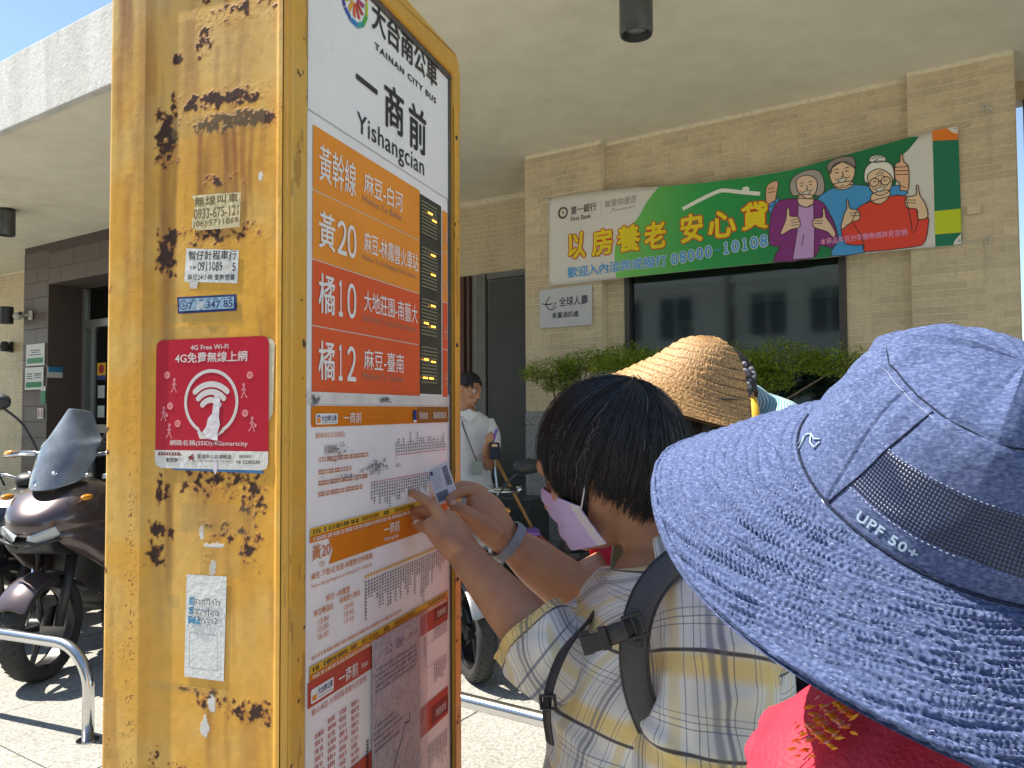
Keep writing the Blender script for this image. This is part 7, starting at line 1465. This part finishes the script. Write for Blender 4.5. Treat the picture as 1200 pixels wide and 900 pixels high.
CROWN=[(0.0004,.097),(.028,.0955),(.052,.089),(.068,.080),(.078,.068),(.085,.052),(.091,.034),(.096,.016),(.0995,.004),(.1,0)]
cp_=resample(CROWN,.0016)
def wr(th,z): # soft dents and creases of the crown
    a=Vector((math.cos(th)*.1,math.sin(th)*.1,z)); q=noise.fractal(a*22,1,2,3); rg=1-abs(noise.noise(a*26+Vector((3,1,2))))*2.4
    k=1-.6*math.exp(-((math.degrees(th)%360-190)/40)**2)
    return .0030*q*k+.0035*max(0,rg)*k
def cdisp(th,j,r,h):
    d=wr(th,h)*min(1,r/.03)*min(1,max(0,h)/.02)
    for hs,w_ in((.0785,.0012),):   # seam between the top and the wall
        d-=.0016*math.exp(-((h-hs)/w_)**2)
    for ts in(196,20): d-=.0016*math.exp(-(((math.degrees(th)%360)-ts-(.0-h)*90)/.55)**2)*(h<.078)
    return d
hatgrid('crown',HCn,AH,lambda th:cp_,M['blue'],bh,HCn,560,cdisp)
NB=100
def bprof(th):
    td=math.degrees(th)%360; ex=.060*math.exp(-((td-118)/50)**2)+.010*math.exp(-((td-200)/25)**2)*0; wv=.004*math.sin(th*3+1)+.003*math.sin(th*5); ro=.0875
    return [(.0965+(ro+.0035)*t,.003-.031*t**1.1-ex*t**1.25+wv*t*t) for t in [k/NB for k in range(NB+1)]]
RG=14
def bdisp(th,j,r,h):
    t=j/NB; f=(t*RG)%1; row=int(t*RG); td=math.degrees(th)%360
    ridge=.0009*math.sin(PI*f)**.7
    k=.35+.65*math.exp(-((td-196)/26)**2)+.5*math.exp(-((td-262)/22)**2); k*=min(1,t*6)*(1-.55*math.exp(-((td-150)/18)**2))
    # puckers run outwards, broken and shifted from row to row
    s=th*r/.0050+1.2*noise.noise(Vector((t*9,th*6,0)))+.25*noise.noise(Vector((row*1.7,th*9,1)))
    pk_=.0017*k*(noise.noise(Vector((s,t*2.8,4)))+.45*noise.noise(Vector((s*2.1,t*7,8))))*(.5+.5*math.sin(PI*(.12+.76*f)))
    return ridge*(.55+.3*k)+pk_*3.3-(.0012 if f<.08 or f>.94 else 0)
brm_=hatgrid('brim',HCn,AH,bprof,M['blue'],bh,HCn,1300,bdisp)
hatgrid('brim_underside',HCn,AH,lambda th:[(r,h-.0035) for r,h in bprof(th)][::5],bluemat('brim_lining',.8),bh,HCn,120)
def onb(th,t,k=.0012):
    A=Vector(AH).normalized(); X=(Vector((1,0,0))-A*A.x).normalized(); Y=A.cross(X); pr=bprof(th); j=int(t*NB); r,h=pr[j]; r0,h0=pr[max(j-1,0)]; r1,h1=pr[min(j+1,NB)]; L_=math.hypot(r1-r0,h1-h0); d=bdisp(th,j,r,h)+k; return (X*math.cos(th)+Y*math.sin(th))*(r-(h1-h0)/L_*d)+A*(h+(r1-r0)/L_*d)
def onw(th,h,k=.0008):
    A=Vector(AH).normalized(); X=(Vector((1,0,0))-A*A.x).normalized(); Y=A.cross(X)
    for (r0,h0),(r1,h1) in zip(cp_,cp_[1:]):
        if h0>=h>=h1: t=(h0-h)/max(1e-9,h0-h1); r=r0+(r1-r0)*t; break
    else: r=.1
    return (X*math.cos(th)+Y*math.sin(th))*(r+cdisp(th,0,r,h)+k)+A*h
# stitches: short white threads along the rows
wt_=mat('pale_thread',(.40,.44,.58),.8,.1,spec=.2); mb=MB(); rb=random.Random(5)
for row in range(1,RG):
    th=R(150)
    while th<R(292):
        t=row/RG; 
        if rb.random()<(.12 if th<R(205) else .40): p=onb(th,t+.012,.0004); q=onb(th+.0016/(.1+.0875*t),t+.012,.0004); mb.tube([p,(p+q)/2+Vector(AH)*.0002,q],.00014,3)
        th+=.0034/(.1+.0875*t)
mb.build('brim_stitching',wt_,bh)
for ed in (.985,):
    mb=MB().tube([onb(R(a),ed,-.0004) for a in range(60,330,2)],.0016,8); mb.build('brim_edge',M['blue'],bh,smooth=True)
mb=MB()
def seam(pts,r_,m,nm,k=.0006): MB().tube([onw(R(a),h,k) for a,h in pts],r_,5).build(nm,m,bh,smooth=True)
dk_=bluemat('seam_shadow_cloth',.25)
seam([(196+ .9*(h/.078)*12,h) for h in [.002+.076*k/30 for k in range(31)]],.0006,dk_,'side_seam'); seam([(a,.0788) for a in range(150,330,3)],.0007,dk_,'top_seam',.0)
MB().tube([onw(R(a),.0032,.0008) for a in range(140,340,3)],.0010,6).build('brim_seam_shadow',dk_,bh,smooth=True)  # dark tube standing in for the shadow line where crown meets brim
mb=MB()
for k in range(60):
    a=R(150+k*1.0); p=onw(a,.0765,.0004); q=onw(a+.009,.0765,.0004); mb.tube([p,q],.0003,3)
for k in range(70):
    a=R(200+k*1.9); 
    for hh in(.0205,.0525): p=onw(a,hh,.001); q=onw(a+.012,hh,.001); mb.tube([p,q],.00025,3)
mb.build('crown_stitching',wt_,bh)
# navy mesh band in the wall
mm,nt,b=newmat('navy_mesh'); uv=node(nt,'ShaderNodeUVMap'); mpg=node(nt,'ShaderNodeMapping',{'Vector':uv.outputs[0],'Scale':(2100,2100,1),'Rotation':(0,0,.78)}); sx=node(nt,'ShaderNodeSeparateXYZ',{0:mpg.outputs[0]}); s1_=node(nt,'ShaderNodeMath',{0:sx.outputs[0]},operation='SINE'); s2_=node(nt,'ShaderNodeMath',{0:sx.outputs[1]},operation='SINE'); pr_=node(nt,'ShaderNodeMath',{0:s1_.outputs[0],1:s2_.outputs[0]},operation='MULTIPLY'); mr=node(nt,'ShaderNodeMapRange',{0:pr_.outputs[0],1:-1.,2:1.})
nt.links.new(ramp(nt,mr.outputs[0],[(.3,(.004,.008,.026)),(.6,(.018,.032,.085)),(.85,(.06,.09,.19))]),b.inputs['Base Color']); b.inputs['Roughness'].default_value=.35; bpm=node(nt,'ShaderNodeBump',{'Height':mr.outputs[0],'Strength':.8,'Distance':.0008}); nt.links.new(bpm.outputs[0],b.inputs['Normal'])
vs=[];uvv=[];na,nh=150,16
for i in range(na+1):
    for j in range(nh+1):
        h=.0215+.030*j/nh; a=R(196.5+10.5*(h/.078)+i*1.0*(130/150)); vs.append(onw(a,h,.0005)); uvv.append((a*.095,h))
fs=[(i*(nh+1)+j,(i+1)*(nh+1)+j,(i+1)*(nh+1)+j+1,i*(nh+1)+j+1) for i in range(na) for j in range(nh)]
me=D.meshes.new('mesh_band'); me.from_pydata([tuple(v) for v in vs],[],fs); ul=me.uv_layers.new(name='UVMap'); dat=[]
for f in fs:
    for v in f: dat+=list(uvv[v])
ul.data.foreach_set('uv',dat); me.materials.append(mm); me.polygons.foreach_set('use_smooth',[True]*len(fs)); o=D.objects.new('mesh_band',me); COL.objects.link(o); o.parent=bh
lt=mat('pale_blue_thread',(.36,.48,.62),.5,.1)
text('UPF 50+',(0,0,.037,.0062),lt,bh,0,.01,fn=lambda p:tuple(onw(R(208)+p[0]/.0985,.0085+p[2],.0009)),sp=1.15,rim=.0002)
MB().tube([onw(R(168+a),h,.001) for a,h in ((-4,.004),(-3,.014),(1,.020),(5,.021),(8,.025))],.0006,5).tube([onw(R(168+a),h,.001) for a,h in ((1,.020),(4,.0165),(8,.018),(9,.024))],.0006,5).tube([onw(R(168+a),h,.001) for a,h in ((-3,.012),(-1,.006),(-2,-.0)) if h>=0],.0006,5).build('bird_embroidery',lt,bh,smooth=True)
MB().tube([onw(R(194),.003,.001),onw(R(197),.0005,.0012)],.0009,5).build('bar_tack',wt_,bh,smooth=True)
